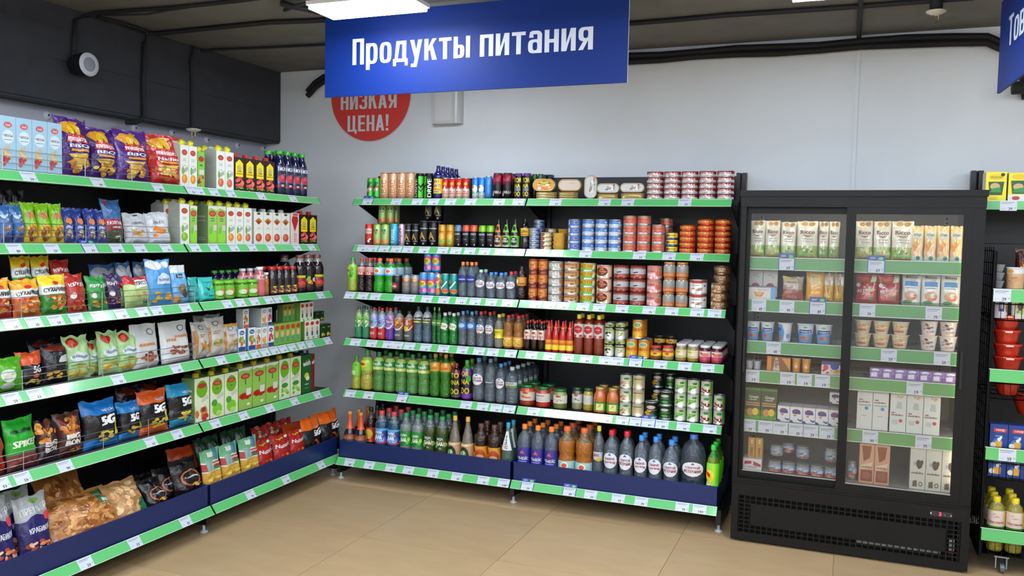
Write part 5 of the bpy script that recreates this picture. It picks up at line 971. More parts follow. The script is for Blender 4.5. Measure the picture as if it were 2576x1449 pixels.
fiveg('fiveg_blue', '1f78c8', 166); fiveg('fiveg_blue_b', '2a84d0', 167); fiveg('fiveg_orange', 'd85c24', 168); fiveg('fiveg_sky', '2a92c0', 169)
bag('fiveg_big_orange', [(.6, '1a1a1c'), (1, 'd8621c')], [T('ЧИПСЫ', .6, .66, .4, .06, 'e8b090', .1), T('5G', .6, .46, .5, .2, 'e8e8e8', .12, .08), ('b', .5, .16, .3, .08, 6, .1, ['c85a2c', 'a84024'], 170)], 34, crease=.012)
S('apple_carton', 'box', c='d4e2c0', side='6a8a4c', cap='c8b81c', topc='7a9a5a', art=[('e', .5, .74, .38, .2, '6aa81c'), ('e', .5, .82, .3, .06, 'a83428'), ('e', .5, .82, .2, .035, 'c8604c'), ('r', .4, .68, .6, .7, '3a6a1c'), ('p', [(.5, .42), (.95, .5), (.9, .6), (.45, .5)], 'c0c4bc'), ('e', .5, .2, .34, .14, '7ac02c'), ('e', .3, .36, .2, .08, '4a9a2c'), ('e', .6, .1, .2, .06, 'a8d860')])
S('mixed_apple_carton', 'box', c='d4e2c0', side='6a8a4c', cap='c8b81c', topc='7a9a5a', art=[('e', .5, .74, .38, .2, '6aa81c'), ('e', .5, .82, .3, .06, 'a83428'), ('p', [(.5, .42), (.95, .5), (.9, .6), (.45, .5)], 'c0c4bc'), ('b', .5, .2, .34, .16, 9, .17, ['c8703c', 'b83428', 'd88a3c', '6a3a44'], 171)])
S('tomato_carton', 'box', c='8cbc50', side='5a7a3c', cap='c8b81c', topc='c8d4b8', art=[('e', .5, .8, .34, .07, 'a83428'), ('e', .5, .8, .22, .04, 'c8604c'), ('p', [(0, .92), (.3, .95), (.7, .92), (1, .96), (1, 1), (0, 1)], 'dce4d4'), ('r', .46, .6, .54, .72, '3a6a2a'), ('b', .5, .3, .4, .14, 9, .18, ['b8201c', 'cc3a2c', '9a1a18'], 172), ('r', .55, .34, .9, .5, 'd0d4cc'), ('e', .7, .12, .12, .03, 'e8e8e8')])
S('grape_green_carton', 'box', c='d4e2c0', side='5a7a3c', cap='c8b81c', topc='7a9a5a', art=[('e', .5, .74, .4, .22, '6aa81c'), ('e', .5, .8, .3, .07, 'a83428'), ('e', .5, .8, .2, .04, 'c8604c'), ('p', [(.2, .4), (.85, .5), (.8, .6), (.15, .48)], 'c0c4bc'), ('b', .5, .16, .34, .12, 14, .11, ['9aca4a', '7ab02c', 'b4d86a'], 173), ('e', .5, .34, .3, .06, '3a8a2a')])
S('wish_carton', 'box', c='1c5a28', side='1a4a24', cap='1a4a24', art=[T('wish', .5, .78, .8, .14, 'dce4dc', .2, .05), ('e', .5, .45, .25, .08, 'b8c83a'), ('e', .6, .38, .2, .06, 'dde0c0'), ('r', .3, .22, .7, .24, 'c8d4c8'), ('r', .3, .12, .7, .14, '5a9a5a')])
S('wish_red_carton', 'box', c='7a1c24', side='6a1a20', cap='5a141a', art=[T('wish', .5, .8, .8, .12, 'dcd4d4', .2, .05)])
bag('shrimp_bag', [(.6, '2a2a5a'), (1, '9a9ea0')], [('e', .5, .42, .42, .26, '221f5c'), T('ПРЕМЬЕР', .52, .76, .85, .11, 'c8ccce', .1, .05), T('КРАБИКИ', .52, .42, .62, .09, 'c8ccd8', .12, .05), ('e', .84, .6, .12, .07, 'c83a4c'), ('b', .5, .1, .5, .12, 26, .1, ['c0583a', 'a8442c', 'd88a5c', 'e0b894'], 174), ('e', .6, .92, .14, .04, '6a9a3a')], 35)
bag('bomber_bag', [(1, '121113')], [('e', .55, .4, .4, .24, 'b0623c'), ('e', .55, .4, .33, .2, '141214'), T('бомбер', .55, .42, .52, .07, 'e0dcd8', .12, .05), ('b', .7, .18, .25, .05, 6, .08, ['d8a03c', 'c8842c'], 175)], 36, crease=.014)
bag('pasta_bag', [(.36, 'c99f3c'), (.4, 'd8d8d0'), (.62, 'a84038'), (.66, 'd8d8d0'), (1, '6aa87a')], [('r', .15, .38, .5, .7, '8aa8a0'), T('МАКФИН', .68, .56, .5, .06, 'e8dcd4', 0, .05), ('r', .5, .42, .95, .47, '3a8a4c'), ('r', .3, .78, .6, .92, 'd0d8cc'), ('p', [(.6, .7), (.8, .7), (.9, 1), (.7, 1)], '4a7a9c'), ('b', .5, .15, .45, .13, 22, .12, ['d8b04c', 'b8862c', 'e0c06a', 'c89a38'], 176)], 37)
bag('natural_bag', [(1, 'a8241f')], [T('lays', .4, .86, .4, .08, 'b8cc2c', .15, .05), ('e', .82, .88, .12, .05, 'b8d0b0'), T('Natural', .5, .58, .85, .15, 'e8dcd8', .2, .03), ('b', .5, .15, .3, .1, 8, .12, ['d87a2c', 'c8501c'], 177)], 38)
bag('plain_red_bag', [(1, 'a82a24')], [('b', .5, .8, .3, .08, 5, .12, ['c8b8a0', '5a8a3a'], 178)], 39, crease=.014)
bag('plain_orange_bag', [(.5, '141416'), (1, 'c84a1c')], [], 40, crease=.012)
bag('net_green_bag', [(1, '2c4a34')], [('b', .5, .5, .45, .45, 20, .07, ['4a7a5c', '1c3426', '7a9a84'], 179)], 41, crease=.016)
bag('dark_pouch', [(1, '1c1a22')], [('b', .5, .5, .35, .35, 10, .1, ['5a3c34', '8a6a54', '3a3040'], 180)], 42)
# --- cooler
def mayo(n, veg, seed, **k): S(n, 'bag', bag='pouch', crease=.003, seed=seed, m='gloss', bands=[(.32, '93ad5c'), (1, 'd6d4c2')], art=[('e', .35, .92, .16, .06, 'b8924c'), ('e', .7, .92, .16, .06, 'a8823c'), T('Ricco', .5, .7, .7, .11, '5a3a30', 0, .03), ('p', [(.2, .62), (.5, .56), (.8, .62), (.5, .6)], '8a5a40'), ('r', .25, .5, .8, .515, '8a9480'), ('r', .25, .43, .8, .445, '8a9480'), ('b', .5, .16, .42, .12, 16, .09, veg, seed), ('r', .1, .0, .9, .03, '9a5a3c')], **k)
mayo('mayo_green', GRN_+['c8c46a', '8a5a34'], 201); mayo('mayo_olive', ['6a9a4a', '9ab86a', '4a7a34', 'c8b890'], 202); mayo('mayo_quail', ['9aca4a', 'c88a54', 'd8a878', 'c8d890'], 203, skew=.01); mayo('mayo_fade', ['8aa080', '6a8a64'], 204)
bag('sloboda_pouch', [(.1, 'c8d8c8'), (.55, 'd9b98a'), (1, 'd8c07a')], [('p', [(.15, .62), (.9, .62), (.85, .84), (.25, .84)], 'c8ccc0'), T('ASTORIA', .5, .74, .6, .07, '5a6468'), ('b', .45, .35, .24, .14, 7, .14, ['d88a34', 'e0a040'], 205), ('e', .6, .08, .16, .06, '3a8a8a')], 43, bag='pouch', m='gloss', crease=.005)
S('syrok_box', 'box', c='b4b4b0', side='a8a8a4', smark=0, art=[('e', .5, .3, .34, .22, '8a3034'), ('r', .05, .26, .95, .4, '2a4a6c'), T('СУМРАК', .5, .33, .8, .1, 'c8ccd0'), ('b', .5, .75, .3, .1, 5, .1, ['9a9a96'], 206)])
S('white_tray', 'box', c='ddd8cc', side='c8c8c4', smark=0, art=[('p', [(.2, .6), (.6, .6), (.5, .2), (.3, .2)], 'd08a3c'), ('e', .4, .5, .12, .16, 'e0b070'), ('r', .82, 0, 1, 1, '6aa8d8'), T('МОЛОКО', .55, .82, .4, .14, '8aa0b8')])
bag('ham_pack', [(.45, '9c5648'), (1, 'a89a8c')], [('r', .05, .62, .7, .92, 'c8b8a0'), T('МЯСНОЙ', .4, .76, .5, .08, '3a2a24', 0, .04), ('r', .05, .9, .4, .98, 'd8c43a'), ('b', .5, .25, .4, .18, 8, .18, ['a8605a', 'b87a6a', '8a4438'], 207)], 44, m='gloss', crease=.004)
bag('mustard_pouch', [(.5, 'dca02c'), (1, 'dcae5c')], [('p', [(.2, .55), (.8, .55), (.75, .9), (.25, .9)], 'e0c894'), T('RICCO', .5, .82, .4, .07, 'b8602c'), ('b', .5, .22, .4, .18, 8, .18, ['e8b83a', 'd8922c'], 208)], 45, bag='pouch', m='gloss', crease=.005)
bag('yellow_pouch', [(.55, 'cf9f34'), (1, 'c8b89a')], [('b', .5, .3, .4, .24, 10, .18, ['d8b44a', 'b8823c', 'c8a040'], 209)], 46, bag='pouch', m='gloss', crease=.005)
bag('ketchup_pouch', [(.72, 'a02a24'), (1, 'a84a3c')], [('e', .4, .86, .3, .1, 'b8342a'), ('p', [(.7, .7), (.95, .75), (.95, 1), (.75, 1)], 'b8c49a'), ('b', .3, .68, .2, .05, 6, .08, ['3a6a2c'], 210), T('КЕТЧУП', .48, .42, .72, .1, 'e8e0dc', .5, .04), ('p', [(.3, .25), (.95, .45), (.95, .49), (.3, .29)], 'd8b42c'), ('e', .75, .15, .1, .05, '3a6a2c'), ('e', .12, .6, .1, .07, 'd8c8c4')], 47, bag='pouch', m='gloss', crease=.004)
bag('blue_mayo', [(.1, '9ab08a'), (1, 'd4d4cc')], [T('Ricco', .5, .92, .6, .09, '6a4a40', 0, .03), ('r', .15, .62, .85, .78, '4a8ac0'), ('r', .2, .55, .8, .57, '6a7a8a'), ('e', .5, .3, .35, .16, 'c8a078'), ('e', .6, .32, .15, .09, 'e0d8c8'), ('e', .35, .1, .25, .06, '4a8a4a'), ('b', .6, .25, .25, .1, 6, .1, ['d87a5a', 'c8684a'], 211)], 48, bag='pouch', m='gloss', crease=.004)
S('yoghurt', 'cup', bands=[(.45, '6a9cc8'), (1, 'd0d8dc')], lid='d0d4d4', art=[('p', [(.1, .5), (.9, .55), (.85, .75), (.15, .75)], '2a4a9c'), T('Чудный', .5, .63, .6, .12, 'e4e8f0'), ('e', .4, .25, .14, .1, 'c8503c'), ('e', .62, .22, .12, .09, 'd87a4c'), ('e', .5, .9, .12, .06, '6ab04a')])
S('yoghurt_b', 'cup', bands=[(1, 'd4dadc')], lid='d0d4d4', art=[('p', [(0, 0), (.4, 0), (.5, .5), (.35, 1), (0, 1)], '5a9ccc'), ('e', .75, .3, .16, .16, '6aa0cc'), ('p', [(0, .6), (.3, .62), (.25, .8), (0, .8)], '2a4a9c'), ('e', .2, .2, .12, .1, 'd8703c')])
S('dessert', 'cup', bands=[(1, 'd9c59c')], lid='d8d4c8', taper=.72, art=[('b', .5, .6, .4, .25, 14, .09, ['e8d8b4', 'b89a68', 'd0ac70'], 212), ('e', .4, .25, .3, .1, 'b8502c'), T('Десерт', .4, .25, .4, .08, 'e8c8a0')])
S('cow_dessert', 'cup', bands=[(1, 'dccfc4')], lid='d8d4c8', taper=.76, art=[('b', .5, .5, .4, .35, 14, .11, ['5a5450', 'd8a45c', '6aa0cc', 'd88a7a', 'e8e0d8'], 213)])
S('grey_pot', 'cup', bands=[(1, 'b4b8bc')], lid='b4b8bc', taper=.85)
S('choc_tray', 'box', c='8a5a34', side='7a5030', smark=0, art=[('r', 0, 0, .18, 1, 'd8843c'), ('p', [(.25, 0), (.55, 0), (.45, .9), (.35, .9)], 'c8b8a0'), ('p', [(.62, .9), (.98, .9), (.98, .1), (.8, .5)], 'd89a4c'), T('Нуга', .4, .5, .2, .5, '4a2a1c', 90)])
S('orange_pot', 'cup', bands=[(1, 'c88a44')], lid='c0b09a', art=[('e', .5, .5, .3, .3, 'e0a04c'), ('p', [(.35, .4), (.5, .3), (.65, .4), (.5, .6)], 'e8d8c8')])
S('fruit_multipack', 'box', c='d4c8c4', side='c8c8c4', smark=0, art=[('r', 0, .8, 1, 1, '2a4a9c'), ('e', .62, .7, .2, .3, '2a4a9c'), ('e', .2, .6, .12, .25, 'c84a54'), ('b', .75, .3, .2, .2, 5, .1, ['d8a83a', 'c8503c'], 214), ('b', .25, .25, .2, .2, 5, .1, ['b83a4a', 'e0d8d0'], 215)])
S('purple_pack', 'box', c='9a7ab4', side='a890b8', smark=0, art=[('r', .1, .15, .6, .55, 'dcd8e0'), ('e', .45, .75, .34, .2, 'dde0ea'), ('r', .08, .6, .82, .74, '2c3f8c'), T('Даниссимо', .45, .67, .6, .1, 'd0d4e8'), ('e', .85, .25, .12, .2, '7a5a9a')])
S('green_box', 'box', c='4f7a34', side='3f6a2c', smark=0, art=[('r', 0, .3, 1, .92, '3a4a24'), T('Green', .55, .72, .6, .1, 'c8c8b8', 0, .05), T('ranch', .5, .63, .5, .06, 'c8c8b8'), ('r', .08, .5, .95, .54, 'c88a6a'), ('r', .08, .43, .95, .47, 'c88a6a'), ('e', .35, .22, .22, .12, 'c88a54'), ('e', .68, .24, .2, .12, 'dcc03a'), ('r', 0, 0, 1, .1, '5a9a34')])
S('kefir_box', 'box', c='d8dad6', side='c4c8c4', topc='dcdcd8', smark=0, art=[('e', .5, .7, .34, .16, '5a4a7c'), ('e', .4, .76, .14, .1, '8a3a5a'), ('r', .2, .56, .85, .68, '3a4a8c'), ('e', .4, .46, .12, .06, 'c87a4a'), ('b', .8, .2, .14, .08, 4, .1, ['4a4a94'], 216), ('p', [(0, 0), (.3, 0), (.2, .12), (0, .16)], '4a4a94')])
S('tall_milk', 'box', c='d3d5cb', side='c2c4bc', smark=0, art=[T('ne', .25, .78, .25, .04, '8a4a40', 0, .05), T('moloko', .45, .725, .75, .05, '8a4a40', 0, .05), ('r', .1, .62, .9, .66, 'a8b09c'), ('e', .62, .56, .12, .045, '3a8ac8'), ('r', .3, .36, .65, .37, '7a7c70')])
S('tall_milk_b', 'box', c='d0d6cc', side='c2c8c0', smark=0, art=[('b', .5, .9, .3, .06, 6, .1, ['d8a85a', 'b8b8ac', 'e0d0b0'], 217), ('p', [(.35, .62), (.75, .6), (.7, .78), (.45, .8)], 'b4bab2'), T('ne', .22, .5, .22, .04, '8a4a40', 0, .05), T('moloko', .45, .45, .75, .05, '8a4a40', 0, .05), ('e', .68, .3, .12, .045, 'b83a4a'), ('r', .15, .2, .5, .32, 'bcc2b8')])
S('cow_carton', 'box', c='c9c9b8', side='b8b8aa', smark=0, art=[('b', .6, .58, .26, .13, 5, .16, ['5a4a3c', '4a3c30'], 218), ('e', .3, .62, .08, .05, '8aa8b8'), T('moloko', .5, .4, .8, .06, '6a5a48', 0, .05), ('p', [(.2, .06), (.5, .06), (.48, .22), (.22, .2)], '6a5a48'), ('e', .72, .13, .14, .06, '7a6a58'), ('e', .72, .13, .08, .03, 'c9c9b8')])
S('choco_carton', 'box', c='c89a78', side='b88a68', smark=0, art=[('p', [(.15, .95), (.8, .95), (.7, .65), (.3, .55)], '8a5034'), ('p', [(.1, .45), (.9, .55), (.8, .4), (.1, .35)], 'd8c4ac'), ('r', .12, .06, .9, .34, '8a5040'), T('moloko', .5, .42, .7, .05, '7a4a38', 0, .05), ('e', .5, .2, .3, .1, '9a6048')])
S('dairy_jar', 'jar', c='8a8c84', c2='9a9c98', lid='8a8c88', label=(.1, .72, [(.3, 'c8584c'), (1, '9ab0d0')], [('b', .4, .5, .22, .2, 6, .14, ['e0dcd4', 'b84a3c', '6a8a5a'], 219), ('e', .75, .6, .2, .2, 'c8d4e4'), T('Лечо', .45, .14, .5, .14, 'e8dcd8')]))
S('dairy_jar_b', 'jar', c='8a8c84', c2='9a9c98', lid='8a8c88', label=(.1, .72, [(1, '93a4c4')], [('b', .6, .5, .3, .22, 8, .12, ['c8d0a0', '5a6a4a', '8a9a5c'], 220), ('r', .3, .02, .8, .16, 'b84a3c')]))
S('stick_pack', 'box', c='b9914a', side='a07c3c', smark=0, art=[('e', .5, .9, .2, .03, 'd8c49a'), ('e', .5, .82, .2, .03, 'd8c49a'), T('соломка', .5, .5, .3, .3, '6a4a20', 90), ('r', .85, 0, 1, 1, '9a7434')])
S('display_box', 'box', c='dcdcd8', side='ccccc8', smark=0, art=[('p', [(.05, .5), (.45, .55), (.45, .8), (.1, .75)], 'b83a34'), ('p', [(.55, .45), (.95, .35), (.95, .55), (.55, .8)], 'b83a34'), T('хлеб', .5, .3, .5, .16, 'c8605a')])
# --- right-hand rack
S('soup_box', 'box', c='e8dc1c', side='d8ccb0', smark=0, art=[('e', .5, .82, .36, .1, 'e0c020'), T('Роллтон', .5, .82, .5, .07, '3a7a2a'), ('p', [(.12, .66), (.88, .66), (.8, .2), (.2, .2)], '1f4a24'), ('e', .45, .5, .24, .12, 'c8a878'), ('p', [(.25, .3), (.75, .3), (.7, .48), (.3, .42)], '2a8a3a'), ('e', .8, .9, .1, .06, '1f3a2a'), ('e', .4, .1, .22, .05, 'd8b81c')])
S('soup_box_b', 'box', c='e8dc1c', side='d8ccb0', smark=0, art=[('e', .5, .85, .36, .1, 'e0c020'), ('r', 0, 0, 1, .22, 'dcdcdc'), ('e', .4, .1, .2, .07, 'b83a34'), ('p', [(.12, .72), (1, .72), (1, .25), (.2, .25)], '1f5a2a'), ('e', .5, .5, .26, .12, 'c8a878'), ('p', [(.25, .3), (.85, .3), (.8, .48), (.3, .42)], '2a8a3a')])
S('sugar_box', 'box', c='1c3c84', side='162f6c', smark=0, art=[('p', [(.2, .84), (.95, .84), (.92, .7), (.2, .7)], 'b8342c'), T('сахар', .57, .77, .5, .1, 'e0c8c4'), T('САХАР', .5, .55, .4, .07, '8ab0d8'), ('e', .45, .28, .3, .2, '2a6ab4'), ('r', .3, .1, .68, .36, 'd8a03a'), ('e', .2, .2, .16, .1, 'dcd8d0'), ('e', .52, .42, .1, .07, 'e4e4e4'), ('e', .62, .5, .07, .06, 'e4e4e4')])
S('oil_bottle', 'bottle', shape='oil', fill=('a89a30', .7), air=('c0b878', .55), cap=('e8cc14', .06), level=.86, label=(.42, .76, [(.15, '3a7a24'), (1, 'dcc8b8')], [T('Масличко', .5, .38, .8, .14, 'b04a44', .1), ('b', .4, .75, .2, .1, 5, .08, ['a8a8a0', 'c8a08a'], 231), ('r', .85, .15, 1, 1, 'd8b43a')]))
S('tub', 'cup', bands=[(1, 'dcdce0')], lid='e4e4e4', taper=.9, art=[('r', .35, .25, .65, .75, '5a3a84'), ('e', .5, .5, .08, .14, 'dcdce0'), ('e', .85, .4, .1, .2, 'b87a4a')])
S('tub_b', 'cup', bands=[(1, 'dcdcd4')], lid='e4e4e4', taper=.9, art=[('b', .5, .5, .35, .35, 8, .14, ['b8c43a', '8aa82c', 'd8c85a'], 232), ('e', .5, .5, .14, .2, '5a4a6a')])
S('nut_tub', 'cup', bands=[(.7, 'd2a878'), (1, 'dcdcdc')], lid='e0e0e0', taper=.95, art=[('e', .2, .9, .16, .1, 'd89a2c'), ('b', .4, .4, .3, .2, 8, .1, ['c8956a', 'b88050'], 233)])
bag('brown_bag', [(1, '4a2820')], [('b', .5, .4, .4, .3, 12, .1, ['8a4a2c', 'd8b44a', '6a3424', 'c8a070'], 234)], 49)
S('grey_bowl', 'bowl', c='8a9094'); S('red_bowl', 'bowl', c='c0301c', grip=1)

def raise_art(n, q=.3):
    """the lower part of these bags sits behind the tray front: the print starts higher up"""
    d = STY[n]; f = lambda v: q+(1-q)*v; o_ = []
    d['bands'] = [(f(b[0]),)+tuple(b[1:]) for b in d['bands']]
    for o in d['art']:
        k = o[0]
        if k == 'r': o = ('r', o[1], f(o[2]), o[3], f(o[4]), o[5])
        elif k == 'e': o = ('e', o[1], f(o[2]), o[3], o[4]*(1-q), o[5])
        elif k == 'p': o = ('p', [(a, f(b)) for a, b in o[1]], o[2])
        elif k == 't': o = (o[0], o[1], o[2], f(o[3]), o[4], o[5]*(1-q))+tuple(o[6:])
        elif k == 'b': o = ('b', o[1], f(o[2]), o[3], o[4]*(1-q))+tuple(o[5:])
        o_.append(o)
    d['art'] = o_
for n_ in ('pasta_bag', 'bomber_bag', 'natural_bag', 'fiveg_big_orange', 'shrimp_bag'): raise_art(n_, .22 if n_ == 'shrimp_bag' else .32)
# ================================================================ cooler
FX0, FX1, FY = 3.209, 4.372, -.65
t = thing('display_cooler', 'tall black display cooler with two sliding glass doors', 'cooler', (0, 0, 0))
def P_(name, fn, par=None):
    b = MB(); fn(b); return link(name, b.build(name), par or t)
K = 'cooler_black'
P_('side_panel', lambda b: b.box(FX0, FY+.004, .03, FX0+.026, -.03, 1.9, 'fff', K))
P_('side_panel', lambda b: b.box(FX1-.054, FY+.004, .03, FX1, -.03, 1.9, 'fff', K))
P_('back_panel', lambda b: (b.box(FX0+.026, -.06, .03, FX1-.054, -.03, 1.9, 'fff', K), b.box(FX0+.026, -.065, .36, FX1-.054, -.06, 1.83, 'fff', 'cooler_inside')))
P_('canopy', lambda b: (b.box(FX0-.004, FY, 1.83, FX1+.002, -.03, 1.9, 'fff', K), b.box(FX0-.01, FY-.006, 1.885, FX1+.008, -.03, 1.917, 'fff', K), b.box(FX0+.03, FY+.05, 1.822, FX1-.06, -.06, 1.83, 'fff', 'cooler_inside')))
P_('inner_side', lambda b: b.box(FX0+.026, -.57, .36, FX0+.03, -.065, 1.82, 'fff', 'cooler_inside'))
P_('inner_side', lambda b: b.box(FX1-.058, -.57, .36, FX1-.054, -.065, 1.82, 'fff', 'cooler_inside'))
P_('inner_floor', lambda b: b.box(FX0+.03, -.59, .35, FX1-.058, -.065, .374, 'b8bab6', 'gloss'))
P_('sill', lambda b: (b.box(FX0+.02, FY, .335, FX1-.05, -.56, .352, 'fff', K), b.box(FX0, FY-.004, .325, FX1, FY+.02, .338, '2a2a2b', 'metal')))
for q in (3.262, 4.256):
    def pil(b, q=q):
        b.box(q-.012, -.085, .4, q+.012, -.066, 1.8, 'a2a4a2', 'plastic')
        for k in range(56): b.box(q-.005, -.0865, .41+k*.025, q+.005, -.0848, .42+k*.025, '161616', 'matte')
    P_('shelf_rail', pil)
P_('shelf_rail', lambda b: (b.box(3.755, -.085, .4, 3.775, -.066, 1.8, 'a2a4a2', 'plastic'), [b.box(3.76, -.0865, .41+k*.025, 3.77, -.0848, .42+k*.025, '161616', 'matte') for k in range(56)]))
P_('light_strip', lambda b: b.box(4.298, -.585, .42, 4.312, -.575, 1.78, 'fff', 'strip_light'))
P_('light_strip', lambda b: b.box(3.3, -.585, 1.805, 4.28, -.57, 1.82, 'fff', 'strip_light'))
def door(name, x0, x1, gx0, gx1, y, hx_):
    d_ = link(name, None, t)
    z0, z1, g0, g1 = .352, 1.83, .387, 1.795
    def fr(b):
        b.box(x0, y-.012, z0, gx0, y+.012, z1, 'fff', K); b.box(gx1, y-.012, z0, x1, y+.012, z1, 'fff', K)
        b.box(gx0, y-.012, g1, gx1, y+.012, z1, 'fff', K); b.box(gx0, y-.012, z0, gx1, y+.012, g0, 'fff', K)
        b.box(gx0, y-.0125, g0, gx1, y-.01, g0+.005, 'b8bcbc', 'metal')
    m = MB(); fr(m); link('door_frame', m.build('door_frame'), d_)
    m = MB(); m.box(gx0, y-.003, g0, gx1, y+.003, g1, 'fff', 'cooler_glass'); link('glass_pane', m.build('glass_pane'), d_)
    m = MB(); m.box(hx_, y-.026, .93, hx_+.012, y-.012, 1.12, '101010', 'plastic'); link('handle', m.build('handle'), d_)
door('sliding_door', 3.2355, 3.775, 3.256, 3.742, -.605, 3.24)
door('sliding_door', 3.738, 4.3175, 3.784, 4.278, -.636, 4.29)
def grille(b):
    nx, nz = 36, 9; x0, x1, z0, z1 = 3.25, 4.33, .055, .262; px, pz = (x1-x0)/nx, (z1-z0)/nz; yf = FY-.008
    b.box(FX0+.002, yf, .012, x0, yf+.02, .325, 'fff', K); b.box(x1, yf, .012, FX1-.002, yf+.02, .325, 'fff', K)
    b.box(x0, yf, z1, x1, yf+.02, .325, 'fff', K); b.box(x0, yf, .012, x1, yf+.02, z0, 'fff', K)
    b.box(x0+2*px, yf, z0+2*pz, x1-2*px, yf+.02, z1-2*pz, 'fff', K)
    g = .0055
    for i in range(nx+1):
        segs = [(z0, z1)] if i <= 2 or i >= nx-2 else [(z0, z0+2*pz), (z1-2*pz, z1)]
        for a, c in segs: b.box(x0+i*px-g/2, yf, a, x0+i*px+g/2, yf+.012, c, 'fff', K)
    for j in range(nz+1):
        segs = [(x0, x1)] if j <= 2 or j >= nz-2 else [(x0, x0+2*px), (x1-2*px, x1)]
        for a, c in segs: b.box(a, yf+.0005, z0+j*pz-g/2, c, yf+.012, z0+j*pz+g/2, 'fff', K)
P_('vent_panel', grille)
P_('plinth_void', lambda b: (b.box(FX0+.03, FY+.05, .02, FX1-.06, -.1, .33, '0b0b0c', 'matte'), b.box(3.85, FY+.03, .065, 4.25, FY+.05, .085, '8a9498', 'metal'), b.box(4.285, FY+.02, .10, 4.31, FY+.03, .165, 'b8bcc0', 'plastic'), b.box(4.285, FY+.018, .085, 4.31, FY+.03, .1, 'b83a34', 'plastic')))
P_('base_foot', lambda b: [b.lathe([(0, .022), (.02, .022)], 12, c='222', m='matte', cx=x, cy=y) for x in (3.26, 4.32) for y in (-.6, -.1)])
def disp(b):
    b.box(4.19, FY-.0095, .276, 4.29, FY-.0075, .302, '0c0c0d', 'gloss')
    art(b, lambda u, v, e: (4.19+.1*u, FY-.0095-e, .276+.026*v), [T('3', .46, .5, .1, .7, 'ff2038', 0, .06)], 'led'); art(b, lambda u, v, e: (4.19+.1*u, FY-.0095-e, .276+.026*v), [('e', .04, .5, .03, .2, 'c8ccd0'), ('r', .62, .4, .7, .5, '9a9ea2'), ('e', .95, .4, .03, .12, 'c8ccd0')])
P_('thermostat_display', disp)
FS = {1: (1.559, .56), 2: (1.329, .56), 3: (1.099, .56), 4: (.937, .56), 5: (.661, .56), 6: (.375, .575)}
RS = {1: (1.875, .41), 2: (1.285, .6), 3: (.895, .6), 4: (.49, .6), 5: (.105, .6)}
FT = {1: ([1979, 2204], [0, 1], ['69']), 2: ([1909, 1979.4, 2056.7, 2182, 2349], [2], ['49', '99', '89', '79', '79']), 3: ([1946, 2236, 2370], [], ['49', '59', '59']),
      4: ([1892.4, 1981, 2023.5, 2069, 2300.8], [], ['19']), 5: ([1883, 1925.6, 1963, 2003, 2039, 2080, 2189, 2323], [], ['99', '99', '29', '29', '29', '29', '99', '99'])}
FG = '569a55'
for l_ in range(1, 6):
    z, D = FS[l_]
    s = thing('shelf', f"pale wire shelf with green price strip inside the cooler, {WORD[l_]} from top" if l_ > 1 else 'pale wire shelf with green price strip at the cooler top', 'shelf', (0, 0, z), 0, 'cooler shelves')
    m = MB(); y0, y1 = -D+.002, -.09
    for k in range(46): x = 3.25+k*(1.05/45); m.tube([(x, y0, -.002), (x, y1, -.002)], .0016, 'c8cac6', 'plastic', 4)
    for y in (y0, -.3, y1): m.tube([(3.245, y, -.005), (4.305, y, -.005)], .003, 'c8cac6', 'plastic', 5)
    m.box(3.245, y0+.004, -.009, 4.305, y1, -.0075, 'c0c2be', 'plastic'); link('wire_grid', m.build('wire_grid'), s)
    m = MB(); m.box(3.245, -D-.004, -.066, 4.308, -D, .001, FG, 'tag'); m.box(3.245, -D-.006, -.002, 4.308, -D-.001, .002, 'd4dcd0', 'tag'); m.box(3.245, -D-.006, -.068, 4.308, -D-.001, -.064, 'd4dcd0', 'tag')
    ps = link('price_strip', m.build('price_strip'), s)
    px, pm, pr = FT[l_]
    for i, u in enumerate(px):
        x = along((0, -D-.006, z-.03), (1, 0, 0), u).x; k = (pr[i % len(pr)], i in pm)
        if k not in TG: TG[k] = tagmesh(*k)
        o = link('promo_tag' if k[1] else 'price_tag', TG[k], ps, (x, -D-.0045, -.003)); o.scale = (1, 1, 1.24)
# ================================================================ shelving and wire rack right of the cooler
t = thing('shelving_frame', 'black steel shelving frame rising beyond the cooler', 'shelving', (4.40, 0, 0))
link('upright', upm, t, (0, 0, 0)); link('upright', upm, t, (W, 0, 0))
for j in range(5): link('back_panel', pan, t, (0, 0, .12+j*.385))
s = thing('shelf', 'black shelf with green price strip holding the yellow soup boxes', 'shelf', (4.40, 0, 1.874))
m = MB(); m.box(.004, -.406, -.028, W, -.012, 0, 'fff', 'black_steel'); link('board', m.build('board'), s)
m = MB(); m.box(0, 0, -.045, W, .004, 0, GREEN, 'tag'); m.box(0, -.002, -.002, W, 0, .001, 'cfe8d8', 'tag'); ps = link('price_strip', m.build('price_strip'), s, (0, -.41, .002))
tags(ps, [along((0, -.41, 1.86), (1, 0, 0), 2537).x-4.40], [], ['29'])
t = thing('wire_rack', 'black wire basket rack on casters right of the cooler', 'rack', (4.415, 0, 0))
RY = -.6
for x, y in ((0, RY), (1.0, RY), (0, -.1), (1.0, -.1)):
    m = MB(); m.tube([(x+.012, y, .09), (x+.012, y, 1.62 if y == RY else 1.75)], .011, '1c1d20', 'metal', 8); link('post', m.build('post'), t)
m = MB()
for k in range(26): m.tube([(.01, RY, .12+k*.06), (.01, -.1, .12+k*.06)], .0022, '1a1b1e', 'metal', 4)
for k in range(7): m.tube([(.01, RY+.07*(k+.5), .1), (.01, RY+.07*(k+.5), 1.64)], .0022, '1a1b1e', 'metal', 4)
link('side_grid', m.build('side_grid'), t)
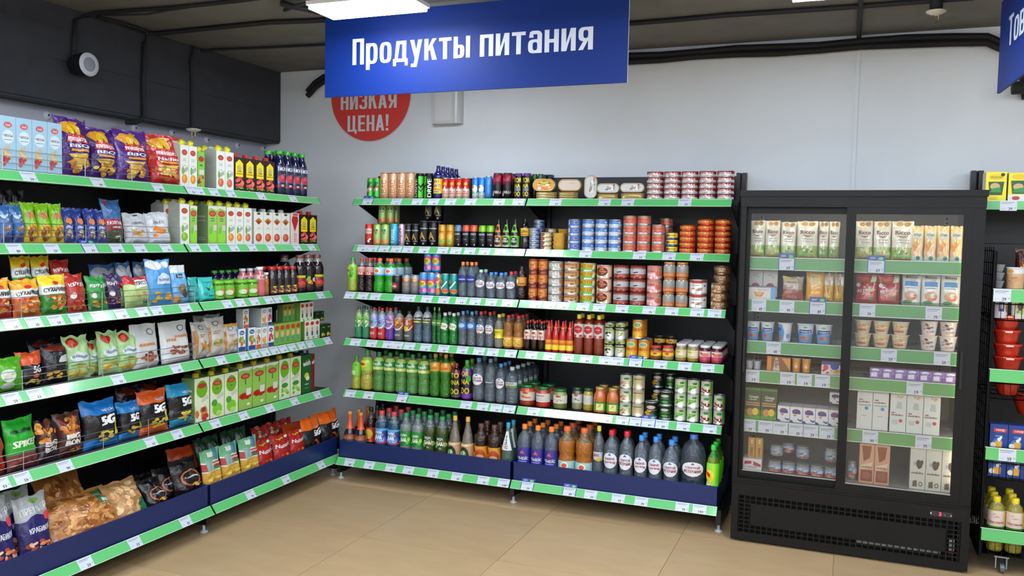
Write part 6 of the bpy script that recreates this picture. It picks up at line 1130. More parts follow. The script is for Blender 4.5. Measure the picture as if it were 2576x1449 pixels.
for x in (.1, .9):
    m = MB(); m.lathe([(0, .024), (.02, .024)], 16, c='5a6468', m='plastic'); me = m.build('caster'); me.transform(Matrix.Translation((x+.01, RY+.04, .026))@Matrix.Rotation(math.pi/2, 4, 'Y'))
    c_ = link('caster', me, t); m = MB(); m.box(x-.014, RY+.02, .028, x-.008, RY+.06, .085, '9aa4a8', 'metal'); m.box(x+.034, RY+.02, .028, x+.04, RY+.06, .085, '9aa4a8', 'metal'); m.box(x-.02, RY+.01, .085, x+.046, RY+.07, .1, '9aa4a8', 'metal'); link('fork', m.build('fork'), c_)
for l_, zt in ((2, 1.434), (3, 1.036), (4, .644), (5, .234)):
    z = RS[l_][0]; m = MB()
    for k in range(34): x = .02+k*.03; m.tube([(x, RY+.002, zt), (x, RY+.004, z-.004), (x, -.1, z-.004)], .0018, '17181a', 'metal', 4)
    for hh in (zt, (zt+z)/2, z-.006): m.tube([(.01, RY, hh), (1.01, RY, hh)], .003, '17181a', 'metal', 5)
    for yy in (-.45, -.3, -.15): m.tube([(.01, yy, z-.006), (1.01, yy, z-.006)], .003, '17181a', 'metal', 5)
    link('wire_basket', m.build('wire_basket'), t)
    m = MB(); m.box(0, 0, -.064, 1.0, .004, 0, GREEN, 'tag'); m.box(0, -.002, -.002, 1.0, 0, .001, 'cfe8d8', 'tag'); ps = link('price_strip', m.build('price_strip'), t, (.01, RY-.01, zt))
    if l_ in (2, 4): tags(ps, [along((0, RY-.01, zt-.03), (1, 0, 0), 2521 if l_ == 2 else 2534).x-4.425], [], ['29' if l_ == 2 else '59'])
    for o in ps.children: o.scale = (1, 1, 1.24)
m = MB(); m.box(0, RY, .096, 1.02, -.1, .1, '17181a', 'metal'); link('base_tray', m.build('base_tray'), t)
# ================================================================ goods: run(unit, shelf, style, name, category, description, px from, px to, how many, top px)
r = run
# back unit, top shelf
r('B', 1, 'citrus_can', 'drink_can', 'can', 'bright green drink can with red slash', 924, 956, 2, 448)
r('B', 1, 'kvass_can', 'drink_can', 'can', 'tall peach coloured kvass can', 957, 1044, 4, 435, rows=1)
r('B', 1, 'drive_can', 'drink_can', 'can', 'black and green energy can, lettering at its corner side', 1045, 1067.5, 1, 436)
r('B', 1, 'drive_can_b', 'drink_can', 'can', 'black and green energy can, lettering toward the purple bottle', 1067.5, 1090, 1, 436)
r('B', 1, 'indigo_bottle', 'drink_bottle', 'bottle', 'indigo drink bottle with yellow label', 1091, 1113, 1, 416.5, rows=5, gap=.004)
r('B', 1, 'flame_can', 'drink_can', 'can', 'red and cream energy can', 1112, 1181, 4, 448, rows=1)
r('B', 1, 'sky_can', 'drink_can', 'can', 'blue and white energy can', 1188, 1220, 2, 446)
r('B', 1, 'sky_can_b', 'drink_can', 'can', 'plain light blue drink can', 1220, 1238, 1, 443.5)
r('B', 1, 'crimson_can', 'drink_can', 'can', 'tall crimson and black energy can', 1240, 1289, 2, 435.5, rows=2, rowst=[1, 1])
r('B', 1, 'tornado_can', 'drink_can', 'can', 'purple can with big yellow letters', 1294, 1335, 2, 436)
r('B', 1, 'dark_green_can', 'drink_can', 'can', 'dark green can standing behind the tall purple ones', 1322, 1366, 3, 438, inset=.1)
OG = [('e', .5, .5, .44, .42, 'd8902c'), ('b', .5, .4, .3, .25, 10, .1, ['d8c8a0', 'c86a2c', 'e8d8b0'], 301), ('p', [(.25, .6), (.5, .85), (.85, .65), (.5, .55)], '2a3a24'), ('e', .52, .68, .2, .1, 'b8c02c'), ('r', .25, .15, .4, .35, 'ddd')]
OS = [('e', .5, .5, .46, .44, 'c4c8c8'), ('b', .45, .5, .35, .32, 14, .1, ['8a8e90', 'dcdcd8', '6a6a68', 'a8acac'], 302), ('p', [(.38, .35), (.5, .75), (.62, .35), (.55, .35), (.5, .6), (.45, .35)], 'a88a6a'), ('r', .72, .72, .8, .9, 'b8302c'), ('p', [(.62, .3), (.7, .9), (.75, .3)], 'e4e4e0')]
S('gold_oval', 'oval', body='b39a5e', c='c0a870'); S('orange_oval', 'oval', up=1, body='b39a5e', c='c8a050', art=OG); S('cream_oval', 'oval', up=1, body='b39a5e', c='cfbfae', art=[('e', .5, .5, .42, .4, 'cdbcae'), ('p', [(.4, .62), (.6, .75), (.8, .65), (.6, .58)], 'b8b0a0')]); S('silver_oval', 'oval', up=1, body='b0a888', c='c0c4c4', art=OS); S('silver_oval_v', 'oval', up=2, body='b0a888', c='c0c4c4', art=OS)
zb = SH[1][0]+.001
def oval_stack(p0, p1, n, y0, sty, desc, y1, q0, q1):
    r('B', 1, 'gold_oval', 'oval_tin', 'tin', f'flat gold fish tin under {desc}', p0, p1, 1, y0, st=n, dep=.075)
    c = along((0, -.38, zb), (1, 0, 0), (p0+p1)/2); zt = height(Vector((c.x, -.35, 0)), y0)
    r('B', 1, sty, 'oval_tin', 'tin', f'{desc} tin standing on edge', q0, q1, 1, y1, z=zt+.001, dep=.032, inset=.03, yaw=.05, tilt=.1)
oval_stack(1343, 1397, 3, 483, 'orange_oval', 'orange oval', 449.5, 1338, 1395)
oval_stack(1400, 1451, 3, 483, 'cream_oval', 'plain cream oval', 450.5, 1402, 1461)
oval_stack(1497, 1552, 1, 488, 'silver_oval', 'silver oval', 461, 1499, 1557)
oval_stack(1557, 1618, 1, 486, 'silver_oval', 'silver oval near red tins', 460, 1559, 1620)
r('B', 1, 'silver_oval_v', 'oval_tin', 'tin', 'silver oval tin standing upright on its short end', 1468, 1500, 1, 440, dep=.03, yaw=.15, roll=.0)
r('B', 1, 'sprat_red_tin', 'fish_tin', 'tin', 'red and white sprat tin', 1625.5, 1846.5, 5, 432.5, st=5, rows=1)
# back unit, second shelf
r('B', 2, 'red_can', 'drink_can', 'can', 'plain red cola can', 919, 939, 1, 563)
r('B', 2, 'matcha_can', 'drink_can', 'can', 'pale green drink can', 940, 980, 2, 563, rows=3, rowst=[1, 2, 2])
r('B', 2, 'aqua_can', 'drink_can', 'can', 'aqua blue drink can', 983, 1002, 1, 563)
r('B', 2, 'rose_can', 'drink_can', 'can', 'pale pink mineral water can', 1003, 1018, 1, 563)
r('B', 2, 'noir_can', 'drink_can', 'can', 'small black energy can with gold letter', 1018.5, 1055, 2, 563)
r('B', 2, 'noir_can', 'drink_can', 'can', 'large black energy can with gold letter', 1056.5, 1102, 2, 555.5, rows=2, rowst=[1, 2])
r('B', 2, 'gold_can', 'drink_can', 'can', 'golden yellow drink can', 1103, 1143, 2, 565)
r('B', 2, 'steelblue_top_can', 'drink_can', 'can', 'black can with steel blue top', 1144, 1162, 1, 566)
r('B', 2, 'coral_top_can', 'drink_can', 'can', 'black can with coral red top', 1163.5, 1202, 2, 566)
r('B', 2, 'lime_top_can', 'drink_can', 'can', 'black can with lime green top', 1204, 1244, 2, 567)
r('B', 2, 'orange_label_beer', 'glass_bottle', 'bottle', 'small dark glass bottle with orange labels', 1244, 1263, 1, 551)
r('B', 2, 'green_label_beer', 'glass_bottle', 'bottle', 'small dark glass bottle with green labels', 1263.5, 1306, 2, 551, rows=1)
r('B', 2, 'cola_pet_yellow', 'drink_bottle', 'bottle', 'black cola bottle with yellow label', 1309, 1331, 1, 549)
r('B', 2, 'blue_tin', 'fish_tin', 'tin', 'small blue and white fish tin', 1331, 1358, 1, 573.5, st=5, rows=2, rowst=[5, 7])
r('B', 2, 'cream_red_tin', 'fish_tin', 'tin', 'cream and red fish tin', 1359, 1388.5, 1, 584.7, st=4, rows=2, rowst=[4, 5])
r('B', 2, 'honey_cup', 'food_cup', 'cup', 'yellow plastic food cup', 1389.7, 1422, 1, 586, st=4, rows=2, rowst=[4, 5])
r('B', 2, 'milk_tin_b', 'milk_tin', 'tin', 'blue and white milk tin with round emblem turned forward', 1427, 1461, 1, 551.4, st=4)
r('B', 2, 'milk_tin', 'milk_tin', 'tin', 'blue and white condensed milk tin', 1463, 1563, 3, 551.4, st=4)
r('B', 2, 'salmon_tin', 'fish_tin', 'tin', 'salmon pink fish tin', 1565.5, 1636.6, 2, 542.8, st=4)
r('B', 2, 'salmon_tin', 'fish_tin', 'tin', 'salmon pink tin beside the yellow ones', 1638, 1673, 1, 565.4, st=3)
r('B', 2, 'yellow_blue_tin', 'fish_tin', 'tin', 'yellow and blue liver tin', 1674, 1705, 1, 584, st=3, rows=1)
r('B', 2, 'salmon_tin', 'fish_tin', 'tin', 'shaded pink tin behind the yellow tins', 1658, 1692, 1, 549, st=4, inset=.16)
r('B', 2, 'sprat_orange_tin', 'fish_tin', 'tin', 'orange sprat tin from the lowest stack', 1707.6, 1749.6, 1, 565.8, st=5)
r('B', 2, 'sprat_orange_tin', 'fish_tin', 'tin', 'orange sprat tin from the tall stacks', 1752, 1840, 2, 551.8, st=6)
# back unit, third shelf
r('B', 3, 'green_tea', 'drink_bottle', 'bottle', 'green iced tea bottle', 876, 898.5, 1, 647.6)
r('B', 3, 'cola_pet', 'drink_bottle', 'bottle', 'cola bottle with red label', 899.5, 940, 2, 647.6, rows=3, gap=.006)
r('B', 3, 'tarragon_pet', 'drink_bottle', 'bottle', 'vivid green soda bottle with orange cap', 941, 997, 2, 649, rows=3, gap=.008, shift=.008)
r('B', 3, 'cola_can', 'drink_can', 'can', 'black can with red cola disc', 987, 1011, 1, 691, inset=.02)
r('B', 3, 'clear_can', 'drink_can', 'can', 'clear plastic fruit drink can', 1012, 1055, 2, 691, rows=2)
r('B', 3, 'bubble_can', 'drink_can', 'can', 'pink and blue bubble gum can', 1055.5, 1096.5, 2, 685, rows=2, rowst=[1, 2])
r('B', 3, 'juicy_can', 'drink_can', 'can', 'pale can with fruit pictures', 1095, 1110, 1, 688, inset=.045)
r('B', 3, 'grapefruit_can', 'drink_can', 'can', 'teal can with grapefruit slices', 1109.5, 1152.5, 2, 688)
r('B', 3, 'sport_water', 'water_bottle', 'bottle', 'water bottle with orange cap and indigo disc', 1153, 1197, 2, 658.4, rows=2)
r('B', 3, 'small_water_pale', 'water_bottle', 'bottle', 'small water bottle with pale green cap', 1197, 1222, 1, 678, rows=2)
r('B', 3, 'small_water_blue', 'water_bottle', 'bottle', 'small water bottle with blue cap', 1223, 1273, 2, 685, rows=2)
r('B', 3, 'small_water_red', 'water_bottle', 'bottle', 'small water bottle with red cap', 1273, 1298, 1, 683, rows=2)
r('B', 3, 'cola_pet_orange', 'drink_bottle', 'bottle', 'brown cola bottle with orange label', 1299, 1323.6, 1, 670)
r('B', 3, 'copper_tin', 'food_tin', 'tin', 'coppery orange porridge tin', 1329, 1377, 2, 651, st=3)
r('B', 3, 'shank_tin', 'meat_tin', 'tin', 'grey meat tin with white lettering', 1378, 1416.6, 1, 657, st=5)
r('B', 3, 'mushroom_tin', 'food_tin', 'tin', 'pale orange mushroom tin', 1417.8, 1457, 1, 658, st=5)
r('B', 3, 'chicken_tin', 'meat_tin', 'tin', 'yellow and green chicken tin', 1457.6, 1498, 1, 661, st=5)
r('B', 3, 'beef_tin', 'meat_tin', 'tin', 'peach meat tin with dark oval', 1499, 1539, 1, 666, st=3)
r('B', 3, 'stew_tin', 'meat_tin', 'tin', 'brown and silver stew tin', 1541, 1624, 2, 666, st=3)
r('B', 3, 'pink_tin', 'meat_tin', 'tin', 'rose pink ham tin', 1625, 1664.5, 1, 668, st=3)
r('B', 3, 'clear_jar', 'food_jar', 'jar', 'clear jar with copper lid and label', 1665.5, 1730, 2, 659, st=3)
r('B', 3, 'redwhite_tin', 'food_tin', 'tin', 'white goulash tin with red top', 1731.5, 1778, 1, 703, st=2)
r('B', 3, 'plov_tin', 'food_tin', 'tin', 'brown pilaf tin', 1786, 1829, 1, 711.8, st=3, rows=2, rowst=[3, 5])
# back unit, fourth shelf
r('B', 4, 'mojito_bottle', 'drink_bottle', 'bottle', 'green mojito style drink bottle', 894.6, 930.5, 2, 770, rows=2)
r('B', 4, 'berry_bottle', 'drink_bottle', 'bottle', 'red and pale blue drink bottle', 931.5, 971, 2, 773, rows=2)
r('B', 4, 'grape_bottle', 'drink_bottle', 'bottle', 'purple drink bottle with red cap', 971, 993, 1, 774, rows=2)
r('B', 4, 'cider_bottle', 'drink_bottle', 'bottle', 'grey and brown drink bottle, fruit print', 993, 1017, 1, 780, rows=1)
r('B', 4, 'citrus_bottle', 'drink_bottle', 'bottle', 'grey drink bottle with lemon slice print', 1017.5, 1041, 1, 782, rows=1)
r('B', 4, 'active_bottle', 'water_bottle', 'bottle', 'wide sports water bottle, silver and black label', 1041, 1086, 2, 770)
r('B', 4, 'pine_bottle', 'drink_bottle', 'bottle', 'slim dark green soda bottle', 1086.5, 1110, 2, 772)
r('B', 4, 'sprite_bottle', 'drink_bottle', 'bottle', 'green soda bottle with white cap', 1108, 1152, 2, 786, rows=2)
r('B', 4, 'tall_water_blue', 'water_bottle', 'bottle', 'water bottle with blue label band', 1153, 1197.5, 2, 782, rows=2)
r('B', 4, 'tall_water_red', 'water_bottle', 'bottle', 'water bottle with white oval, red cap', 1198, 1243, 2, 783, rows=2)
r('B', 4, 'lemon_pet', 'drink_bottle', 'bottle', 'cloudy lemon bottle with yellow cap', 1243.5, 1266, 1, 790, rows=2)
r('B', 4, 'amber_pet', 'drink_bottle', 'bottle', 'amber soda bottle with red cap', 1266, 1316, 2, 792, rows=3)
r('B', 4, 'syrup', 'sauce_bottle', 'bottle', 'dark sauce bottle with red cap', 1317.6, 1370, 3, 806, rows=3)
r('B', 4, 'hot_sauce', 'sauce_bottle', 'bottle', 'red ketchup bottle with pointed nozzle', 1371, 1441.5, 4, 806, rows=2)
r('B', 4, 'ketchup_bottle', 'sauce_bottle', 'bottle', 'brown red sauce bottle with yellow cap', 1443, 1518, 3, 789.7, rows=2)
r('B', 4, 'olive_tin', 'olive_tin', 'tin', 'black olive tin', 1519, 1545, 1, 811, st=2, rows=2)
r('B', 4, 'olive_tin_b', 'olive_tin', 'tin', 'green olive tin', 1546.5, 1572.6, 1, 811, st=2, rows=2)
r('B', 4, 'mango_tin', 'fruit_tin', 'tin', 'orange mango tin', 1573.8, 1635, 2, 851.5, rows=2)
_z = SH[4][0]+height(along((0, -.45, SH[4][0]), (1, 0, 0), 1590), 851)
r('B', 4, 'mango_tin', 'fruit_tin', 'tin', 'orange mango tin on top of the others', 1590, 1621, 1, 803, z=_z+.002, inset=.03, rows=2)
r('B', 4, 'honey_jar', 'food_jar', 'jar', 'honey jar with red lid, dark contents', 1635, 1664.5, 1, 869)
r('B', 4, 'honey_jar_b', 'food_jar', 'jar', 'honey jar with red lid, pale contents', 1665, 1695, 1, 869)
r('B', 4, 'dark_honey_jar', 'food_jar', 'jar', 'dark honey jar with black lid', 1644, 1702, 2, 842, inset=.1, st=2)
r('B', 4, 'lemon_jam', 'jam_jar', 'jar', 'olive green jam jar', 1698, 1757.5, 2, 863, rows=4, gap=.002)
r('B', 4, 'cherry_jam', 'jam_jar', 'jar', 'pink cherry jam jar', 1758, 1818.5, 2, 867.5, rows=4, gap=.002)
# back unit, fifth shelf
r('B', 5, 'iced_tea_small', 'drink_bottle', 'bottle', 'smaller lime green tea bottle', 886, 908, 1, 893.6)
r('B', 5, 'lipton_big', 'drink_bottle', 'bottle', 'larger tea bottle with yellow disc', 909.5, 938.5, 1, 879)
r('B', 5, 'fresh_pet', 'drink_bottle', 'bottle', 'green lime soda bottle', 939.5, 1081, 5, 884, rows=2)
r('B', 5, 'pear_pet', 'drink_bottle', 'bottle', 'green soda bottle with orange label', 1081.5, 1134, 2, 888, rows=2)
r('B', 5, 'tornado_pet', 'drink_bottle', 'bottle', 'black bottle with big yellow letters', 1135, 1160.5, 1, 912.5)
r('B', 5, 'tornado_pet_b', 'drink_bottle', 'bottle', 'purple bottle with big yellow letters', 1161, 1187, 1, 905, rows=2)
r('B', 5, 'saint_water', 'water_bottle', 'bottle', 'tall clear water bottle with white oval', 1189, 1218.5, 1, 899, rows=2)
r('B', 5, 'plain_water', 'water_bottle', 'bottle', 'tall clear water bottle without oval', 1219, 1246.5, 1, 901, rows=2)
r('B', 5, 'saint_water', 'water_bottle', 'bottle', 'shorter water bottle with blue cap', 1247, 1271, 1, 914, rows=3)
r('B', 5, 'clear_cap_water', 'water_bottle', 'bottle', 'wide water bottle with green band', 1271.5, 1303, 1, 922, rows=5, gap=.0, shift=.004)
r('B', 5, 'tomato_jar', 'food_jar', 'jar', 'tomato jar with green lid, label picture', 1307.7, 1346.5, 1, 966.6, rows=2)
r('B', 5, 'tomato_jar_b', 'food_jar', 'jar', 'red tomato jar with plain text label', 1348, 1384.5, 1, 971, rows=2)
r('B', 5, 'gherkin_jar', 'food_jar', 'jar', 'pickled vegetable jar with green lid', 1391, 1426.5, 1, 976.5)
r('B', 5, 'pepper_jar', 'food_jar', 'jar', 'pale pickle jar with dark lid', 1438, 1466, 1, 973, inset=.06)
r('B', 5, 'corn_jar', 'food_jar', 'jar', 'yellow pickle jar with text label', 1466.5, 1492, 1, 975, inset=.05)
r('B', 5, 'carrot_jar', 'food_jar', 'jar', 'orange puree jar with green label', 1492.5, 1557, 2, 972.4, rows=2)
r('B', 5, 'chickpea_tin', 'food_tin', 'tin', 'white chickpea tin', 1557.5, 1588.5, 1, 940.6, st=3)
r('B', 5, 'bean_tin', 'food_tin', 'tin', 'beige tin with text', 1589, 1620.6, 1, 942, st=3, rows=1)
r('B', 5, 'corn_tin', 'food_tin', 'tin', 'dark green sweetcorn tin', 1621, 1655, 1, 1008.7, rows=1)
r('B', 5, 'corn_tin', 'food_tin', 'tin', 'dark sweetcorn tin in the rear stack', 1637, 1667, 1, 936, st=3, inset=.14)
r('B', 5, 'pea_dark_tin', 'food_tin', 'tin', 'dark green pea tin', 1657, 1690, 1, 982.6, st=2)
r('B', 5, 'pea_dark_tin', 'food_tin', 'tin', 'dark green pea tin in the rear stack', 1671, 1700, 1, 938, st=3, inset=.14)
r('B', 5, 'pea_tin', 'food_tin', 'tin', 'white and light green pea tin', 1694.5, 1758, 2, 951, st=3)
r('B', 5, 'kidney_tin', 'food_tin', 'tin', 'white kidney bean tin in the tall stack', 1759.7, 1791.5, 1, 956.5, st=3, rows=1)
r('B', 5, 'kidney_tin', 'food_tin', 'tin', 'white kidney bean tin at the shelf end', 1793, 1823, 1, 992.7, st=2)
# back unit, bottom tray
IB = .03
r('B', 0, 'foil_cider', 'glass_bottle', 'bottle', 'dark glass bottle with orange foil neck', 866, 921, 2, 1034, rows=3, inset=IB, shift=.012, gap=.01)
r('B', 0, 'dark_fruit_pet', 'drink_bottle', 'bottle', 'dark fruit drink bottle with yellow print', 921, 945, 1, 1024, inset=.1, rows=3)
r('B', 0, 'blue_bar', 'drink_bottle', 'bottle', 'blue fizzy drink bottle with red cap', 944.5, 1006, 2, 1032, rows=3, inset=IB)
r('B', 0, 'lime_bar', 'drink_bottle', 'bottle', 'clear lime drink bottle with green cap', 1006.5, 1065, 2, 1037.6, rows=3, inset=IB)
r('B', 0, 'kiwi_bar', 'drink_bottle', 'bottle', 'olive kiwi drink bottle with green cap', 1065.5, 1127, 2, 1043.5, rows=3, inset=IB)
r('B', 0, 'cream_soda', 'drink_bottle', 'bottle', 'cream soda bottle with gold cap', 1127.5, 1191.5, 2, 1044.5, rows=1, inset=IB)
r('B', 0, 'kvass_pet', 'drink_bottle', 'bottle', 'dark brown kvass bottle with orange label', 1192, 1259, 2, 1064.5, rows=2, inset=IB)
r('B', 0, 'mineral_glass', 'glass_bottle', 'bottle', 'green glass bottle with white neck label', 1261, 1292, 1, 1062, rows=2, inset=IB)
r('B', 0, 'helv', 'water_bottle', 'bottle', 'water bottle with orange cap and indigo label', 1301, 1402, 3, 1065.7, rows=3, inset=IB)
r('B', 0, 'apricot_pet', 'drink_bottle', 'bottle', 'amber apricot drink bottle', 1403, 1489, 2, 1071, rows=3, inset=IB)
r('B', 0, 'lemon_water', 'water_bottle', 'bottle', 'tall water bottle with yellow cap', 1490, 1518, 1, 1070, inset=.06)
r('B', 0, 'saint_red', 'water_bottle', 'bottle', 'tall water bottle with red cap beside the yellow capped one', 1517, 1554.5, 1, 1081, inset=IB, rows=1)
r('B', 0, 'source_red', 'water_bottle', 'bottle', 'tall water bottle with red cap beside blue capped ones', 1555, 1592, 1, 1084, inset=IB, rows=1)
r('B', 0, 'source_red', 'water_bottle', 'bottle', 'water bottle with red cap in the rear', 1522, 1596, 2, 1078, inset=.15, rows=1)
r('B', 0, 'saint_blue', 'water_bottle', 'bottle', 'tall water bottle with blue cap', 1592.5, 1664.5, 2, 1094, inset=IB, rows=2)
r('B', 0, 'source_blue', 'water_bottle', 'bottle', 'tall blue capped water bottle beside the giant one', 1665.5, 1706.5, 1, 1105.7, inset=IB, rows=2)
r('B', 0, 'five_litre', 'water_bottle', 'bottle', 'giant five litre water bottle', 1709, 1773, 1, 1091, inset=IB, rows=1)
r('B', 0, 'green_tea_big', 'drink_bottle', 'bottle', 'bright green tea bottle beside the giant one', 1774, 1808, 1, 1118, inset=IB, rows=3, gap=.01)
# side unit, top shelf
r('L', 1, 'chip_box', 'snack_box', 'box', 'tall light blue snack box', 0, 157, 4, 291, dep=.07)
r('L', 1, 'chip_box', 'snack_box', 'box', 'light blue snack box at the frame edge', -44, -4, 1, 283, dep=.07)
TL = .16
r('L', 1, 'mission_purple', 'snack_bag', 'bag', 'large purple tortilla chip bag', 137, 228, 1, 297, dep=.09, tilt=TL)
r('L', 1, 'mission_purple_b', 'snack_bag', 'bag', 'purple chip bag squeezed between two others', 212, 292, 1, 322, dep=.08, tilt=TL, inset=.05)
r('L', 1, 'mission_purple_c', 'snack_bag', 'bag', 'purple chip bag beside the red one', 287, 368, 1, 327, dep=.09, tilt=TL)
r('L', 1, 'mission_red', 'snack_bag', 'bag', 'upright red tortilla chip bag', 372, 449, 1, 340, dep=.08, tilt=TL)
r('L', 1, 'plain_red_bag', 'snack_bag', 'bag', 'dark red bag tucked behind the upright red one', 352, 400, 1, 348, dep=.06, tilt=TL, inset=.12)
r('L', 1, 'orange_carton', 'juice_carton', 'carton', 'white orange juice carton', 453.5, 496, 2, 345, dep=.09, rows=2)
r('L', 1, 'mixed_carton', 'juice_carton', 'carton', 'green mixed juice carton', 497, 515, 1, 364, dep=.09)
r('L', 1, 'peach_carton', 'juice_carton', 'carton', 'white peach juice carton', 544, 588, 2, 361, dep=.09, rows=2)
r('L', 1, 'amaretto_box', 'juice_carton', 'carton', 'dark juice carton with yellow panel', 588.5, 691, 4, 392, dep=.07, rows=2)
r('L', 1, 'mors_bottle', 'drink_bottle', 'bottle', 'dark blue berry drink bottle', 691, 767, 4, 378, rows=2, shift=0)
# second
r('L', 2, 'sunseed_blue', 'snack_bag', 'bag', 'blue seed bag near the frame edge', -6, 57, 2, 515, dep=.05, tilt=TL)
r('L', 2, 'dark_pouch', 'snack_bag', 'bag', 'dark hanging bag above the blue seed bags', 0, 60, 2, 478, dep=.03, inset=.2)
r('L', 2, 'lime_bag', 'snack_bag', 'bag', 'lime green seed bag', 54, 155, 3, 510, dep=.05, tilt=TL, rows=2)
r('L', 2, 'blue_snack', 'snack_bag', 'bag', 'small dark blue snack bag', 152, 262, 4, 524, dep=.045, tilt=TL, rows=2)
r('L', 2, 'milk_blue', 'snack_bag', 'bag', 'larger blue bag with crimson band', 254, 308, 1, 503, dep=.06, tilt=TL)
r('L', 2, 'white_dried', 'snack_bag', 'bag', 'white dried fruit pouch, upright', 310, 366, 1, 536, dep=.06, tilt=TL)
r('L', 2, 'white_dried_b', 'snack_bag', 'bag', 'white dried fruit pouch leaning over', 362, 418, 1, 534, dep=.06, tilt=TL, roll=.1)
r('L', 2, 'grape_carton', 'juice_carton', 'carton', 'white grape juice carton', 452, 476.5, 1, 493, dep=.09, rows=2)
r('L', 2, 'grape_carton', 'juice_carton', 'carton', 'white carton set back behind the wire guard end', 412, 436, 1, 495, dep=.09, inset=.1)
r('L', 2, 'green_carton', 'juice_carton', 'carton', 'green apple juice carton beside the grape one', 477.5, 496, 1, 499, dep=.09)
r('L', 2, 'green_carton', 'juice_carton', 'carton', 'green apple juice carton of the pair', 523, 568.5, 2, 499, dep=.09, rows=2)
r('L', 2, 'orange_carton', 'juice_carton', 'carton', 'white orange juice carton', 570, 612.5, 2, 503, dep=.09, rows=1)
r('L', 2, 'peach_carton', 'juice_carton', 'carton', 'white peach juice carton', 613, 633.5, 1, 506, dep=.09)
r('L', 2, 'mango_box', 'juice_carton', 'carton', 'white box carton with mango print', 638.6, 729, 4, 530, dep=.08, rows=2)
r('L', 2, 'heart_box', 'juice_carton', 'carton', 'pale carton with red heart', 731, 752, 1, 536, dep=.07)
r('L', 2, 'amaretto_box', 'juice_carton', 'carton', 'dark juice carton with yellow panel', 753.6, 797.5, 2, 537, dep=.07)
# third
r('L', 3, 'rusk_red', 'snack_bag', 'bag', 'orange and white rusk bag at the frame edge', -42, 24, 1, 702, dep=.07, tilt=TL)
r('L', 3, 'rusk_orange', 'snack_bag', 'bag', 'orange rusk bag with white band', 24, 96, 1, 704, dep=.07, tilt=.2)
r('L', 3, 'rusk_green', 'snack_bag', 'bag', 'green and yellow rusk bag', 97, 163, 1, 692, dep=.07, tilt=TL)
r('L', 3, 'rusk_green_b', 'snack_bag', 'bag', 'yellow topped rusk bag propped up in the rear', 28, 126, 2, 645, dep=.05, tilt=TL, inset=.13, z=SH[3][0]+.07)
r('L', 3, 'rusk_bag_red', 'snack_bag', 'bag', 'red snack bag propped up in the rear', 126, 174, 1, 654, dep=.05, tilt=TL, inset=.13, z=SH[3][0]+.07)
r('L', 3, 'rusk_bag_red', 'snack_bag', 'bag', 'red snack bag in front', 161, 216, 1, 689, dep=.06, tilt=TL)
r('L', 3, 'rusk_bag_green', 'snack_bag', 'bag', 'green snack bag between red and purple', 215, 266, 1, 696, dep=.06, tilt=TL)
r('L', 3, 'rusk_bag_purple', 'snack_bag', 'bag', 'dark purple snack bag', 260, 300, 1, 690, dep=.06, tilt=TL, inset=.05)
r('L', 3, 'hrus_bag', 'snack_bag', 'bag', 'light green snack bag with red top', 306, 374, 1, 697, dep=.07, tilt=TL)
r('L', 3, 'hrus_bag', 'snack_bag', 'bag', 'light green bag half hidden by the purple one', 286, 326, 1, 708, dep=.05, tilt=TL, inset=.07)
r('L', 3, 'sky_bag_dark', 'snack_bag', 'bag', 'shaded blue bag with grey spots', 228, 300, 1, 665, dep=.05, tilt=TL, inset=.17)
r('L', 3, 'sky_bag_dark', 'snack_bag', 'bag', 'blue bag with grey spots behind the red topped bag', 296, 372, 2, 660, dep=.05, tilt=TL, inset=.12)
r('L', 3, 'sky_bag', 'snack_bag', 'bag', 'light blue snack bag', 368, 429, 1, 654, dep=.06, tilt=TL)
r('L', 3, 'cookie_bag', 'snack_bag', 'bag', 'blue and white cookie bag', 428, 469, 1, 667, dep=.06, tilt=.1)
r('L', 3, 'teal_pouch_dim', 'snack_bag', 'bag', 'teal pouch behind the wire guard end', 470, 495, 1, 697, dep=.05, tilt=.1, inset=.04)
r('L', 3, 'teal_pouch', 'snack_bag', 'bag', 'teal pouch standing at the shelf joint', 496, 533, 1, 697, dep=.06, tilt=.08)
r('L', 3, 'baby_jar', 'food_jar', 'jar', 'small green puree jar by the teal pouch', 534, 584, 2, 706.5, rows=2)
r('L', 3, 'baby_jar', 'food_jar', 'jar', 'small green puree jar by the pink bottle', 592, 643, 2, 704.5, rows=2)
r('L', 3, 'pink_drink', 'drink_bottle', 'bottle', 'pink drink bottle with white cap in front', 643, 662, 1, 671)
r('L', 3, 'pink_drink', 'drink_bottle', 'bottle', 'pink drink bottle behind the puree jars', 600, 655, 3, 675, inset=.13)
r('L', 3, 'amber_drink', 'drink_bottle', 'bottle', 'amber drink bottle with white cap', 660, 676, 1, 685, inset=.05)
r('L', 3, 'cherry_glass', 'glass_bottle', 'bottle', 'dark glass juice bottle with red lid', 675, 743, 4, 671, rows=2)
r('L', 3, 'pomegranate_glass', 'glass_bottle', 'bottle', 'tall dark juice bottle with brown lid', 743, 763, 1, 641)
r('L', 3, 'pomegranate_glass_b', 'glass_bottle', 'bottle', 'tall dark juice bottle, black label', 763, 785, 1, 640)
r('L', 3, 'pomegranate_glass', 'glass_bottle', 'bottle', 'tall dark juice bottle at the shelf end', 786, 807, 1, 640)
r('L', 3, 'pomegranate_glass', 'glass_bottle', 'bottle', 'tall dark juice bottle standing behind', 704, 726, 1, 640, inset=.13)
r('L', 3, 'mors_bottle', 'drink_bottle', 'bottle', 'dark bottle in the shade behind puree jars', 530, 600, 4, 680, inset=.2)
